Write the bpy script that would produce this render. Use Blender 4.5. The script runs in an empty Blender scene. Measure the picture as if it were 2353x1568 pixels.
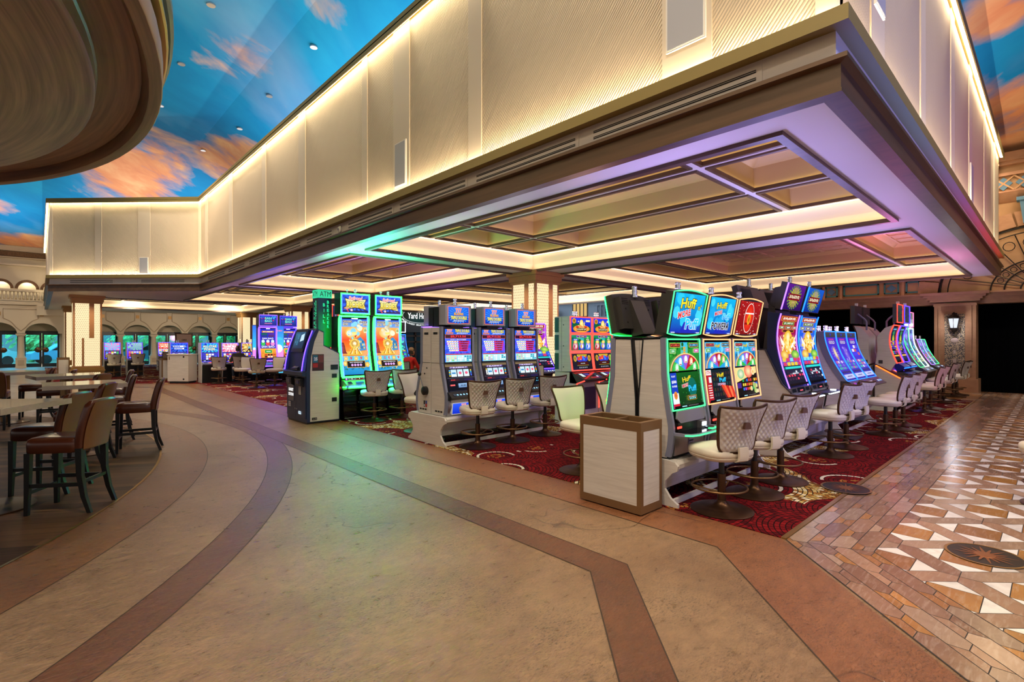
import bpy, bmesh, math, random
from mathutils import Vector, Matrix
R = random.Random(7)
SC = bpy.context.scene
COL = SC.collection
PI = math.pi
sin, cos = math.sin, math.cos

# ---------------------------------------------------------------- colour
def lin(h):
    if isinstance(h, str):
        h = h.lstrip('#'); h = ''.join(x*2 for x in h) if len(h) == 3 else h; c = [int(h[i:i+2], 16)/255 for i in (0, 2, 4)]
        return tuple(((x+.055)/1.055)**2.4 if x > .04045 else x/12.92 for x in c)
    return tuple(h[:3])

# ---------------------------------------------------------------- node helper
class NT:
    def __init__(s, name):
        s.m = bpy.data.materials.new(name); s.m.use_nodes = True
        s.t = s.m.node_tree; s.t.nodes.clear()
        s.out = s.t.nodes.new('ShaderNodeOutputMaterial')
    def n(s, typ, **kw):
        nd = s.t.nodes.new('ShaderNode'+typ)
        for k, v in kw.items(): setattr(nd, k, v)
        return nd
    def put(s, sock, v):
        if v is None: return
        if isinstance(v, bpy.types.NodeSocket): s.t.links.new(v, sock)
        elif isinstance(v, (tuple, list)) and sock.type == 'RGBA': sock.default_value = tuple(v[:3])+(1,)
        elif isinstance(v, str): sock.default_value = lin(v)+(1,)
        else: sock.default_value = v
    def f(s, op, a, b=None, c=None, clamp=False):
        nd = s.n('Math', operation=op, use_clamp=clamp)
        for i, v in enumerate((a, b, c)): s.put(nd.inputs[i], v)
        return nd.outputs[0]
    def pos(s, obj=True):
        return s.n('TexCoord').outputs['Object'] if obj else s.n('NewGeometry').outputs['Position']
    def sep(s, v):
        nd = s.n('SeparateXYZ'); s.put(nd.inputs[0], v); return nd.outputs
    def comb(s, x, y, z=0.):
        nd = s.n('CombineXYZ')
        for i, v in enumerate((x, y, z)): s.put(nd.inputs[i], v)
        return nd.outputs[0]
    def map(s, v, scale=(1, 1, 1), rot=(0, 0, 0), loc=(0, 0, 0)):
        nd = s.n('Mapping'); s.put(nd.inputs['Vector'], v)
        nd.inputs['Scale'].default_value = scale; nd.inputs['Rotation'].default_value = rot; nd.inputs['Location'].default_value = loc
        return nd.outputs[0]
    def noise(s, v, scale, detail=4, rough=.55, dist=0., col=False):
        nd = s.n('TexNoise'); s.put(nd.inputs['Vector'], v)
        nd.inputs['Scale'].default_value = scale; nd.inputs['Detail'].default_value = detail
        nd.inputs['Roughness'].default_value = rough; nd.inputs['Distortion'].default_value = dist
        return nd.outputs['Color' if col else 'Fac']
    def ramp(s, fac, stops, interp='LINEAR'):
        nd = s.n('ValToRGB'); s.put(nd.inputs[0], fac); cr = nd.color_ramp; cr.interpolation = interp
        while len(cr.elements) < len(stops): cr.elements.new(.5)
        for e, (p, c) in zip(cr.elements, stops): e.position = p; e.color = lin(c)+(1,)
        return nd.outputs[0]
    def mix(s, fac, a, b, mode='MIX'):
        nd = s.n('Mix', data_type='RGBA', blend_type=mode); nd.clamp_result = False
        s.put(nd.inputs[0], fac); s.put(nd.inputs[6], a); s.put(nd.inputs[7], b)
        return nd.outputs[2]
    def attr(s, name):
        return s.n('Attribute', attribute_name=name).outputs['Color']
    def bump(s, h, strength=.3, dist=.01):
        nd = s.n('Bump'); s.put(nd.inputs['Height'], h)
        nd.inputs['Strength'].default_value = strength; nd.inputs['Distance'].default_value = dist
        return nd.outputs[0]
    def bsdf(s, color, rough=.5, metal=0., bump=None, emit=None, estr=0., spec=.5, coat=0., trans=0., ior=None):
        nd = s.n('BsdfPrincipled'); I = nd.inputs
        s.put(I['Base Color'], color); s.put(I['Roughness'], rough); s.put(I['Metallic'], metal)
        I['Specular IOR Level'].default_value = spec; I['Coat Weight'].default_value = coat; I['Coat Roughness'].default_value = .22 if coat > .5 else .1
        if trans: I['Transmission Weight'].default_value = trans
        if ior: I['IOR'].default_value = ior
        if bump is not None: s.put(I['Normal'], bump)
        if emit is not None: s.put(I['Emission Color'], emit); s.put(I['Emission Strength'], estr)
        s.t.links.new(nd.outputs[0], s.out.inputs[0]); return s.m

def M_plain(name, c, rough=.5, metal=0., **k):
    return NT(name).bsdf(c, rough, metal, **k)
def M_emit(name, c, strength, sampled=True):
    n = NT(name); e = n.n('Emission'); n.put(e.inputs[0], c); e.inputs[1].default_value = strength
    n.t.links.new(e.outputs[0], n.out.inputs[0])
    if not sampled: n.m.cycles.emission_sampling = 'NONE'
    return n.m

# ---------------------------------------------------------------- mesh builder
class MB:
    """collects shapes and links them as ONE mesh object"""
    def __init__(s):
        s.bm = bmesh.new(); s.mi = 0; s.X = Matrix.Identity(4); s.cl = None; s.c = (1, 1, 1)
    def usecol(s):
        s.cl = s.bm.loops.layers.float_color.new('Col'); return s
    def at(s, x=0, y=0, z=0, rz=0, ry=0, rx=0):
        s.X = Matrix.Translation((x, y, z)) @ Matrix.Rotation(rz, 4, 'Z') @ Matrix.Rotation(ry, 4, 'Y') @ Matrix.Rotation(rx, 4, 'X'); return s
    def mat(s, i): s.mi = i; return s
    def v(s, p): return s.bm.verts.new(s.X @ Vector(p))
    def face(s, vs):
        try: f = s.bm.faces.new(vs)
        except ValueError: return None
        f.material_index = s.mi
        if s.cl is not None:
            for l in f.loops: l[s.cl] = tuple(s.c)+(1,)
        return f
    def poly(s, pts): return s.face([s.v(p) for p in pts])
    def box(s, x0, x1, y0, y1, z0, z1):
        p = [s.v((x, y, z)) for z in (z0, z1) for x, y in ((x0, y0), (x1, y0), (x1, y1), (x0, y1))]
        for q in ((3, 2, 1, 0), (4, 5, 6, 7), (0, 1, 5, 4), (1, 2, 6, 5), (2, 3, 7, 6), (3, 0, 4, 7)): s.face([p[i] for i in q])
        return s
    def cbox(s, cx, cy, cz, w, d, h): return s.box(cx-w/2, cx+w/2, cy-d/2, cy+d/2, cz-h/2, cz+h/2)
    def prism(s, pts, axis, a, b):
        """2D polygon pushed along axis from a to b; 'x': pts=(y,z); 'y': pts=(x,z); 'z': pts=(x,y)"""
        mk = {'x': lambda p, t: (t, p[0], p[1]), 'y': lambda p, t: (p[0], t, p[1]), 'z': lambda p, t: (p[0], p[1], t)}[axis]
        A = [s.v(mk(p, a)) for p in pts]; B = [s.v(mk(p, b)) for p in pts]; n = len(pts)
        s.face(A[::-1]); s.face(B)
        for i in range(n): s.face([A[i], A[(i+1) % n], B[(i+1) % n], B[i]])
        return s
    def sweep(s, rings, closed=True, caps=True, loop=False):
        V = [[s.v(p) for p in r] for r in rings]; n = len(V[0]); m = len(V)
        for i in range(m if loop else m-1):
            a, b = V[i], V[(i+1) % m]
            for j in range(n if closed else n-1): s.face([a[j], a[(j+1) % n], b[(j+1) % n], b[j]])
        if caps and not loop and closed: s.face(V[0][::-1]); s.face(V[-1])
        return s
    def tube(s, pts, r, n=8, loop=False, flat=1.):
        pts = [Vector(p) for p in pts]; m = len(pts); rings = []; up = None
        for i, p in enumerate(pts):
            a = pts[(i-1) % m] if (loop or i > 0) else p; b = pts[(i+1) % m] if (loop or i < m-1) else p
            t = (b-a).normalized()
            if up is None:
                up = t.orthogonal().normalized()
            up = (up - t*up.dot(t)); up = up.normalized() if up.length > 1e-6 else t.orthogonal().normalized()
            w = t.cross(up); rr = r[i] if isinstance(r, (list, tuple)) else r
            rings.append([p + up*rr*cos(2*PI*k/n) + w*rr*flat*sin(2*PI*k/n) for k in range(n)])
        return s.sweep(rings, loop=loop)
    def lathe(s, prof, n=24, c=(0, 0, 0)):
        rings = [[(c[0]+r*cos(2*PI*k/n), c[1]+r*sin(2*PI*k/n), c[2]+z) for k in range(n)] for r, z in prof]
        return s.sweep(rings)
    def grid(s, fn, nu, nv, wrap=False):
        V = [[s.v(fn(i/nu, j/nv)) for j in range(nv+1)] for i in range(nu+1)]
        for i in range(nu):
            for j in range(nv): s.face([V[i][j], V[i+1][j], V[i+1][j+1], V[i][j+1]])
        return s
    def cyl(s, p, q, r, n=12): return s.tube([p, q], r, n)
    def ball(s, c, r, n=12, sq=(1, 1, 1)):
        rings = []
        for i in range(1, n):
            a = PI*i/n
            rings.append([(c[0]+r*sq[0]*sin(a)*cos(2*PI*k/n), c[1]+r*sq[1]*sin(a)*sin(2*PI*k/n), c[2]+r*sq[2]*cos(a)) for k in range(n)])
        return s.sweep(rings[::-1])
    def build(s, name, mats, parent=None, smooth=None, bevel=0, seg=2, mods=None, **props):
        bm = s.bm
        if bevel:
            es = [e for e in bm.edges if len(e.link_faces) == 2 and e.calc_face_angle(0) > .6]
            if es: bmesh.ops.bevel(bm, geom=es, offset=bevel, segments=seg, profile=.5, affect='EDGES', clamp_overlap=True)
            smooth = smooth or 40
        bmesh.ops.recalc_face_normals(bm, faces=bm.faces)
        me = bpy.data.meshes.new(name); 
        if smooth:
            for f in bm.faces: f.smooth = True
        bm.to_mesh(me); bm.free()
        if smooth: me.set_sharp_from_angle(angle=math.radians(smooth))
        for m in (mats if isinstance(mats, (list, tuple)) else [mats]): me.materials.append(m)
        o = bpy.data.objects.new(name, me); COL.objects.link(o)
        if parent is not None: o.parent = parent
        for k, v in props.items(): o[k] = v
        return o

def tag(o, label, cat, group=None):
    o['label'] = label; o['category'] = cat
    if group: o['group'] = group
    return o
def root(name, label, cat, loc=(0, 0, 0), rz=0, group=None):
    o = bpy.data.objects.new(name, None); COL.objects.link(o); o.empty_display_size = .1
    o.location = loc; o.rotation_euler = (0, 0, rz); return tag(o, label, cat, group)
def kids(o): return KIDS.get(o.name, [])
KIDS = {}
def struct(o):
    o['kind'] = 'structure'; return o
def copy_tree(o, loc, rz, label, parent=None, group=None, children=None):
    c = o.copy(); COL.objects.link(c)
    if parent is None:
        c.location = loc; c.rotation_euler = (0, 0, rz); c['label'] = label
        if group: c['group'] = group
    else: c.parent = parent
    for ch in children[o.name] if children else []: copy_tree(ch, None, None, None, c, None, children)
    return c
def child_map():
    d = {o.name: [] for o in bpy.data.objects}
    for o in bpy.data.objects:
        if o.parent: d[o.parent.name].append(o)
    return d

# ---------------------------------------------------------------- flat artwork on screens and signs
_TXT = {}
def text_mesh(body, fat=0.):
    k = (body, fat)
    if k not in _TXT:
        cu = bpy.data.curves.new('lettering', 'FONT'); cu.body = body; cu.offset = fat; cu.resolution_u = 2; cu.size = 1
        ob = bpy.data.objects.new('lettering', cu); COL.objects.link(ob)
        dg = bpy.context.evaluated_depsgraph_get(); me = ob.evaluated_get(dg).to_mesh()
        vs = [tuple(v.co[:2]) for v in me.vertices]; fs = [tuple(p.vertices) for p in me.polygons]
        ob.evaluated_get(dg).to_mesh_clear(); bpy.data.objects.remove(ob); bpy.data.curves.remove(cu)
        _TXT[k] = (vs, fs)
    return _TXT[k]

class Art:
    """coloured flat shapes in (u,v) metres, laid onto a surface by a mapping; later shapes lie on top"""
    def __init__(s, w, h): s.w, s.h, s.items, s.L = w, h, [], 0
    def add(s, polys, cols): s.items.append((polys, cols, s.L)); s.L += 1; return s
    def rect(s, x0, y0, x1, y1, c, c2=None):
        q = [(x0*s.w, y0*s.h), (x1*s.w, y0*s.h), (x1*s.w, y1*s.h), (x0*s.w, y1*s.h)]
        a, b = lin(c), lin(c2 or c); return s.add([q], [[a, a, b, b]])
    def frame(s, x0, y0, x1, y1, c, t=.006):
        t1, t2 = t/s.w, t/s.h
        q = []
        for r in ((x0, y0, x1, y0+t2), (x0, y1-t2, x1, y1), (x0, y0+t2, x0+t1, y1-t2), (x1-t1, y0+t2, x1, y1-t2)):
            q.append([(r[0]*s.w, r[1]*s.h), (r[2]*s.w, r[1]*s.h), (r[2]*s.w, r[3]*s.h), (r[0]*s.w, r[3]*s.h)])
        return s.add(q, [[lin(c)]*4]*4)
    def poly(s, pts, c):
        return s.add([[(x*s.w, y*s.h) for x, y in pts]], [[lin(c)]*len(pts)])
    def disc(s, x, y, r, c, ry=None, n=18, a0=0, a1=2*PI, c2=None):
        ry = r if ry is None else ry
        full = abs(a1-a0-2*PI) < 1e-6
        P = [(x*s.w+r*s.w*cos(a0+(a1-a0)*i/n), y*s.h+ry*s.w*sin(a0+(a1-a0)*i/n)) for i in range(n if full else n+1)]
        ctr = (x*s.w, y*s.h); a, b = lin(c2 or c), lin(c); qs = []
        for i in range(len(P)-(0 if full else 1)): qs.append([ctr, P[i], P[(i+1) % len(P)]])
        return s.add(qs, [[a, b, b]]*len(qs))
    def burst(s, x, y, r, c, n=16, ry=None):
        ry = ry or r; qs = []
        for i in range(n):
            a = 2*PI*i/n; b = a+PI/n
            qs.append([(x*s.w, y*s.h), (x*s.w+r*s.w*cos(a), y*s.h+ry*s.w*sin(a)), (x*s.w+r*s.w*cos(b), y*s.h+ry*s.w*sin(b))])
        cl = []
        for q in qs:
            q[1:] = [(min(max(p[0], 0), s.w), min(max(p[1], 0), s.h)) for p in q[1:]]
        return s.add(qs, [[lin(c)]*3]*len(qs))
    def text(s, body, x, y, width, c, height=None, fat=0., c2=None, ang=0, maxh=None, arc=0., shear=0.):
        """centred at x,y (0..1) and fitted to width (fraction of w); c2 colours the top of the letters"""
        vs, fs = text_mesh(body, fat)
        xs = [v[0] for v in vs]; ys = [v[1] for v in vs]; x0, x1, y0, y1 = min(xs), max(xs), min(ys), max(ys)
        sx = width*s.w/(x1-x0); sy = sx if height is None else height*s.h/(y1-y0)
        ca, sa = cos(ang), sin(ang); P = []; t = []
        for a, b in vs:
            p = (a-(x0+x1)/2)*sx; q = (b-(y0+y1)/2)*sy
            if arc: q += arc*s.h*(1-(2*p/(width*s.w))**2)
            p += shear*q
            P.append((x*s.w+p*ca-q*sa, y*s.h+p*sa+q*ca)); t.append((b-y0)/(y1-y0))
        A, B = lin(c), lin(c2 or c)
        return s.add([[P[i] for i in f] for f in fs], [[tuple(A[k]+(B[k]-A[k])*t[i] for k in range(3)) for i in f] for f in fs])
    def logo(s, body, x, y, width, c, edge='#101010', height=None, c2=None, ang=0, arc=0., fat=.03, shear=0.):
        s.text(body, x, y, width*1.04, edge, None if height is None else height*1.12, fat+.045, None, ang, arc=arc, shear=shear)
        return s.text(body, x, y, width, c, height, fat, c2, ang, arc=arc, shear=shear)
    def cells(s, x0, y0, x1, y1, nx, ny, pal, gap=.12, rnd=None, shape='rect'):
        rnd = rnd or R; qs, cs = [], []
        for i in range(nx):
            for j in range(ny):
                a = x0+(x1-x0)*(i+gap)/nx; b = x0+(x1-x0)*(i+1-gap)/nx; c = y0+(y1-y0)*(j+gap)/ny; d = y0+(y1-y0)*(j+1-gap)/ny
                col = lin(rnd.choice(pal))
                if shape == 'rect': q = [(a, c), (b, c), (b, d), (a, d)]
                else:
                    m, n2 = (a+b)/2, (c+d)/2
                    q = [(m+(b-m)*cos(k*PI/4), n2+(d-n2)*sin(k*PI/4)) for k in range(8)]
                qs.append([(p[0]*s.w, p[1]*s.h) for p in q]); cs.append([col]*len(q))
        return s.add(qs, cs)
    def spots(s, n, pal, r0, r1, box=(0, 0, 1, 1), rnd=None):
        rnd = rnd or R; qs, cs = [], []
        for _ in range(n):
            r = rnd.uniform(r0, r1)*s.w; x = rnd.uniform(box[0], box[2])*s.w; y = rnd.uniform(box[1], box[3])*s.h; c = lin(rnd.choice(pal))
            x = min(max(x, r), s.w-r); y = min(max(y, r), s.h-r)
            qs.append([(x+r*cos(k*PI/4), y+r*sin(k*PI/4)) for k in range(8)]); cs.append([c]*8)
        return s.add(qs, cs)
    def lay(s, name, fn, mat, parent, cut=0, eps=.0006, **props):
        """fn(u,v,off) with u in -w/2..w/2, v in 0..h, off = lift off the surface"""
        bm = bmesh.new(); cl = bm.loops.layers.float_color.new('Col')
        for polys, cols, L in s.items:
            for q, c in zip(polys, cols):
                try: f = bm.faces.new([bm.verts.new((x-s.w/2, y, L*eps)) for x, y in q])
                except ValueError: continue
                if f.normal.z < 0 or (f.normal_update() or f.normal.z < 0): f.normal_flip()
                if len(f.loops) == len(c):
                    vmap = {}
                    for l in f.loops:
                        p = l.vert.co
                        k = min(range(len(q)), key=lambda i: (q[i][0]-s.w/2-p.x)**2+(q[i][1]-p.y)**2)
                        l[cl] = tuple(c[k])+(1,)
        for i in range(1, cut):
            bmesh.ops.bisect_plane(bm, geom=bm.verts[:]+bm.edges[:]+bm.faces[:], plane_co=(0, s.h*i/cut, 0), plane_no=(0, 1, 0), dist=1e-6)
        for v in bm.verts: v.co = Vector(fn(v.co.x, v.co.y, v.co.z))
        me = bpy.data.meshes.new(name); bm.to_mesh(me); bm.free(); me.materials.append(mat)
        o = bpy.data.objects.new(name, me); COL.objects.link(o)
        if parent is not None: o.parent = parent
        for k, v in props.items(): o[k] = v
        return o
def flat(p, t, n, base=.002):
    """mapping for a flat screen: p = bottom centre, t = upward direction along it; u runs along +x, n = outward normal"""
    p, t, n = Vector(p), Vector(t).normalized(), Vector(n).normalized()
    ux = t.cross(n)
    return lambda u, v, o: p + ux*u + t*v + n*(base+o)
def flatyz(x, y0, z0, y1, z1, base=.002):
    """screen whose profile runs (y0,z0)->(y1,z1), facing -y; returns (mapping, length)"""
    d = Vector((0, y1-y0, z1-z0)); n = Vector((0, -(z1-z0), y1-y0)).normalized()
    return flat((x, y0, z0), d, n, base), d.length
def profile_map(x, prof, base=.003):
    """curved screen facing -y following the (y,z) points"""
    P = [Vector((0, a, b)) for a, b in prof]; S = [0]
    for a, b in zip(P, P[1:]): S.append(S[-1]+(b-a).length)
    def at(v):
        v = min(max(v, 0), S[-1]-1e-6)
        for i in range(len(S)-1):
            if v <= S[i+1]: break
        k = (v-S[i])/(S[i+1]-S[i]); d = (P[i+1]-P[i]).normalized()
        return P[i].lerp(P[i+1], k), Vector((0, -d.z, d.y))
    def fn(u, v, o):
        p, n = at(v); return Vector((x+u, 0, 0))+p+n*(base+o)
    return fn, S[-1]
def smooth_prof(pts, n=6):
    """Catmull-Rom through the points"""
    out = []; P = [pts[0]]+list(pts)+[pts[-1]]
    for i in range(1, len(P)-2):
        for k in range(n):
            t = k/n; q = []
            for c in (0, 1):
                a, b, d, e = P[i-1][c], P[i][c], P[i+1][c], P[i+2][c]
                q.append(.5*((2*b)+(-a+d)*t+(2*a-5*b+4*d-e)*t*t+(-a+3*b-3*d+e)*t**3))
            out.append(tuple(q))
    return out+[pts[-1]]
# ================================================================ materials
def m_stone(name, c1, c2, dark='#2a1a10', rough=.27, bumpd=.004):
    n = NT(name); p = n.pos(False)
    big = n.noise(p, .9, 5, .6, .6); fine = n.noise(n.map(p, (1, 1.6, 1)), 9, 6, .65, .4)
    col = n.mix(n.ramp(big, [(.3, '#000000'), (.7, '#ffffff')]), c1, c2)
    col = n.mix(n.ramp(fine, [(.3, '#000000'), (.75, '#ffffff')]), n.mix(.42, col, dark), col)
    pits = n.noise(n.map(p, (14, 22, 10)), 2.2, 4, .7)
    spk = n.noise(n.map(p, (26, 60, 20), (0, 0, .8)), 1.6, 5, .75, .6); patch = n.ramp(n.noise(p, 1.7, 4, .6), [(.4, '#000000'), (.62, '#ffffff')])
    col = n.mix(n.f('MULTIPLY', n.f('MULTIPLY', n.ramp(spk, [(.5, '#000000'), (.66, '#ffffff')]), n.f('MULTIPLY_ADD', patch, .7, .25)), .9), col, dark)
    col = n.mix(n.f('MULTIPLY', n.ramp(spk, [(.28, '#ffffff'), (.42, '#000000')]), .22), col, '#d8c0a4')
    col = n.mix(n.f('MULTIPLY', n.ramp(pits, [(.66, '#000000'), (.74, '#ffffff')]), .25), col, dark)
    # long cracks and trowel lines
    wv = n.noise(n.map(p, (.5, .5, .5)), 1.3, 3, .5, .8)
    crack = n.f('ABSOLUTE', n.f('SUBTRACT', wv, .5)); cm = n.ramp(crack, [(0., '#ffffff'), (.006, '#000000')])
    gate = n.ramp(n.noise(p, .55, 2), [(.5, '#000000'), (.6, '#ffffff')])
    cm = n.f('MULTIPLY', cm, gate)
    col = n.mix(n.f('MULTIPLY', cm, .6), col, dark)
    rel = n.noise(n.map(p, (3.0, 9.0, 3.0), (0, 0, .8)), 3.2, 6, .62, .7)
    h = n.f('ADD', n.f('MULTIPLY', rel, 1.), n.f('ADD', n.f('MULTIPLY', spk, .5), n.f('MULTIPLY', cm, -.5)))
    rg = n.f('MULTIPLY_ADD', fine, .18, rough-.06)
    b_ = n.bump(h, 1., bumpd*2.1); m = n.bsdf(col, rg, bump=b_, spec=.42, coat=.5); n.t.links.new(b_, [x for x in n.t.nodes if x.type == 'BSDF_PRINCIPLED'][0].inputs['Coat Normal']); return m
stone_tan = m_stone('stone_tan', '#956f4e', '#b8936d')
stone_warm = m_stone('stone_warm', '#875020', '#a06935')
stone_brown = m_stone('stone_brown', '#6d3d1e', '#87522d')
stone_orange = m_stone('stone_orange', '#965a32', '#ac7046')

def m_wood(name, c1, c2, axis='x', scale=1., rough=.4, plank=None):
    n = NT(name); p = n.pos(plank is None)
    st = {'x': (1.2, 26, 26), 'y': (26, 1.2, 26), 'z': (26, 26, 1.2)}[axis]
    v = n.map(p, tuple(a*scale for a in st))
    g = n.noise(v, 1., 5, .6, .3)
    col = n.mix(n.ramp(g, [(.3, '#000000'), (.7, '#ffffff')]), c1, c2)
    b = g
    if plank:
        # plank rows laid on a diagonal of the floor
        q = n.map(p, (1, 1, 1), (0, 0, plank)); X, Y, Z = n.sep(q)
        row = n.f('FLOOR', n.f('DIVIDE', Y, .14)); off = n.f('FRACT', n.f('MULTIPLY', n.f('SINE', n.f('MULTIPLY', row, 12.99)), 43758.5))
        cell = n.f('FLOOR', n.f('ADD', n.f('DIVIDE', X, 1.2), n.f('MULTIPLY', off, 3)))
        wn = n.n('TexWhiteNoise', noise_dimensions='2D'); n.put(wn.inputs['Vector'], n.comb(row, cell))
        gg = n.noise(n.map(q, (1.5, 30, 1)), 1.3, 5, .6, .3)
        col = n.mix(n.f('MULTIPLY_ADD', n.f('ADD', n.f('MULTIPLY', gg, .6), n.f('MULTIPLY', wn.outputs['Value'], .45)), 2., -.5, True), c1, c2)
        e = n.f('LESS_THAN', n.f('FRACT', n.f('DIVIDE', Y, .14)), .05); col = n.mix(n.f('MULTIPLY', e, .8), col, '#150d08')
        return n.bsdf(col, .5, bump=n.bump(n.f('SUBTRACT', gg, e), .15, .003), spec=.22)
    return n.bsdf(col, rough, bump=n.bump(b, .06, .002))
oak_pale = m_wood('oak_pale_laminate', '#c9c2ba', '#dcd6ce', 'y', 2.2, .42)
oak_pale_x = m_wood('oak_pale_laminate_across', '#c9c2ba', '#dcd6ce', 'x', 2.2, .42)
wood_crown_y = m_wood('walnut_crown_along', '#4a3524', '#664a34', 'y', .35, .38)
wood_crown_x = m_wood('walnut_crown_across', '#4a3524', '#664a34', 'x', .35, .38)
wood_floor = m_wood('dining_plank_floor', '#2c1b10', '#6b4a30', plank=.55)
def m_rings():
    n = NT('overhead_wood_rings'); X, Y, Z = n.sep(n.pos(False))
    d = n.f('SQRT', n.f('ADD', n.f('POWER', n.f('SUBTRACT', X, OVX), 2.), n.f('POWER', n.f('SUBTRACT', Y, OVY), 2.)))
    w = n.noise(n.comb(n.f('MULTIPLY', d, 11.), n.f('MULTIPLY', X, .35), n.f('MULTIPLY', Y, .35)), 1.6, 5, .55)
    g = n.noise(n.comb(n.f('MULTIPLY', d, 40.), n.f('MULTIPLY', X, .6), n.f('MULTIPLY', Y, .6)), 1.5, 4, .6)
    col = n.mix(n.ramp(n.f('ADD', n.f('MULTIPLY', w, .75), n.f('MULTIPLY', g, .25)), [(.36, '#000000'), (.64, '#ffffff')]), '#7a573c', '#b0825c')
    return n.bsdf(col, .42)
OVX, OVY, OVR, OVZ = -7.6, 8.15, 8.72, 4.5
overhead_wood = m_rings()

bronze = M_plain('satin_bronze', '#8a6a47', .38, .85)
bronze_dark = M_plain('dark_bronze', '#5b4230', .38, .9)
bronze_paint = M_plain('bronze_painted_frame', '#bd8654', .5, 0.)
gold_paint = M_plain('column_gold_paint', '#b58a4c', .45, .25)
brass = M_plain('brass_edge', '#b89050', .3, .9)
cream_leather = NT('cream_leather'); _p = cream_leather.pos(); cream_leather = cream_leather.bsdf('#e2d8c4', .42, bump=cream_leather.bump(cream_leather.noise(_p, 220, 3), .08, .001))
quilt_fabric = M_plain('quilted_vinyl', '#cfc8c0', .5)
leather_brown = NT('brown_leather'); _p = leather_brown.pos(); leather_brown = leather_brown.bsdf(leather_brown.mix(leather_brown.noise(_p, 3.5, 4), '#3f1b0e', '#66331c'), .3, bump=leather_brown.bump(leather_brown.noise(_p, 130, 3), .1, .001), coat=.2)
leather_tan_back = NT('tan_leather'); _p = leather_tan_back.pos(); leather_tan_back = leather_tan_back.bsdf(leather_tan_back.mix(leather_tan_back.noise(_p, 3., 4), '#6b4322', '#8c5c35'), .33, bump=leather_tan_back.bump(leather_tan_back.noise(_p, 130, 3), .1, .001), coat=.15)
black_wood = M_plain('black_stained_wood', '#0d0d0c', .35)
black_plastic = M_plain('black_plastic', '#17171a', .38)
charcoal = M_plain('charcoal_plastic', '#3a3733', .42)
gunmetal = M_plain('gunmetal_trim', '#8388a0', .4, .1)
grey_plate = M_plain('grey_plate', '#85838f', .4, .1)
silver = M_plain('silver_metal', '#b9b8bd', .28, .9)
chrome = M_plain('chrome', '#d8d8dc', .12, 1.)
navy = M_plain('navy_panel', '#283659', .4, .1)
glass_dark = M_plain('dark_glass', '#050608', .08)
white_paint = M_plain('white_paint', '#e9e4dc', .55)
cream_wall = M_plain('cream_plaster', '#cdbfa6', .7)
cream_trim = M_plain('cream_moulding', '#b3a188', .6)
soffit_paint = M_plain('soffit_paint', '#d9d0c6', .5)
cove_paint = M_plain('cove_paint', '#e6d8c0', .65)
coffer_paint = M_plain('coffer_paint', '#c9ac78', .65)
cap_paint = M_plain('cap_bronze_paint', '#8d7c46', .5, .1)
fascia_paint = M_plain('fascia_paint', '#c9c0b8', .55)
slot_dark = M_plain('vent_slot', '#0b0a0a', .8)
grout = M_plain('grout', '#2c231d', .6)
joint = M_plain('floor_joint', '#3b2a1d', .6)
screen_mat = NT('lit_screen'); screen_mat = screen_mat.bsdf((.004, .004, .005), .12, emit=screen_mat.attr('Col'), estr=1.15); screen_mat.cycles.emission_sampling = 'NONE'
print_mat = NT('printed_panel'); print_mat = print_mat.bsdf(print_mat.attr('Col'), .4)
def led(name, c, s): return M_emit(name, c, s, True)
led_green = led('led_green', (.2, 40., .6), 1.)
led_mint = led('led_mint', (.3, .9, 85.), 1.)
led_green_soft = led('led_green_soft', (.15, 2.6, .6), 1.)
led_warm = led('led_warm', (2.2, .85, .35), 1.)
led_white = led('led_white', (1., .86, .62), 14.)
led_purple = led('led_purple', (.8, .3, 16.), 1.)
led_blue = led('led_blue', (.05, .5, 4.), 1.)
led_deepblue = led('led_deepblue', (.3, .14, 8.), 1.)
led_red = led('led_red', (4., .16, .1), 1.)
led_orange = led('led_orange', (4., .45, .05), 1.)
led_pink = led('led_pink', (3., .45, .95), 1.)
led_magenta = led('led_magenta', (.9, .4, 3.5), 1.)
lamp_white = led('lamp_white', (.75, .88, 1.), 12.)
cove_led = led('cove_led', (1., .80, .54), 8.5)
coffer_fill = led('coffer_fill', (1., .78, .48), 3.2)  # added fill, hidden on top of the coffer trims
wall_led = led('wall_led', (1., .78, .46), 46.)
ledge_led = led('ledge_led', (1., .80, .52), 150.)
led_teal = led('led_teal', (.12, 12., .85), 1.)
led_fin = led('led_fin', (1., .4, 26.), 1.)
def m_lattice():
    # gold lattice over a backlit panel: a light box with a printed hexagon grille
    n = NT('column_lattice'); X, Y, Z = n.sep(n.pos())
    h = n.f('ADD', X, Y)
    u = n.f('MULTIPLY', h, 15.); v = n.f('MULTIPLY', Z, 13.)
    row = n.f('FLOOR', v); uo = n.f('FRACT', n.f('ADD', u, n.f('MULTIPLY', row, .5)))
    vo = n.f('FRACT', v)
    a = n.f('MULTIPLY', n.f('SUBTRACT', uo, .5), 1.0); b = n.f('SUBTRACT', vo, .5)
    d = n.f('SQRT', n.f('ADD', n.f('MULTIPLY', a, a), n.f('MULTIPLY', b, b)))
    k = n.f('LESS_THAN', d, .18)
    k2 = n.f('SUBTRACT', 1., n.f('LESS_THAN', n.f('ABSOLUTE', n.f('SUBTRACT', d, .42)), .03))
    em = n.mix(k, n.mix(k2, '#cfae70', '#f6e6b8'), '#8f7040')
    return n.bsdf('#4a3a20', .5, emit=em, estr=1.15)
lattice = m_lattice()

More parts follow.
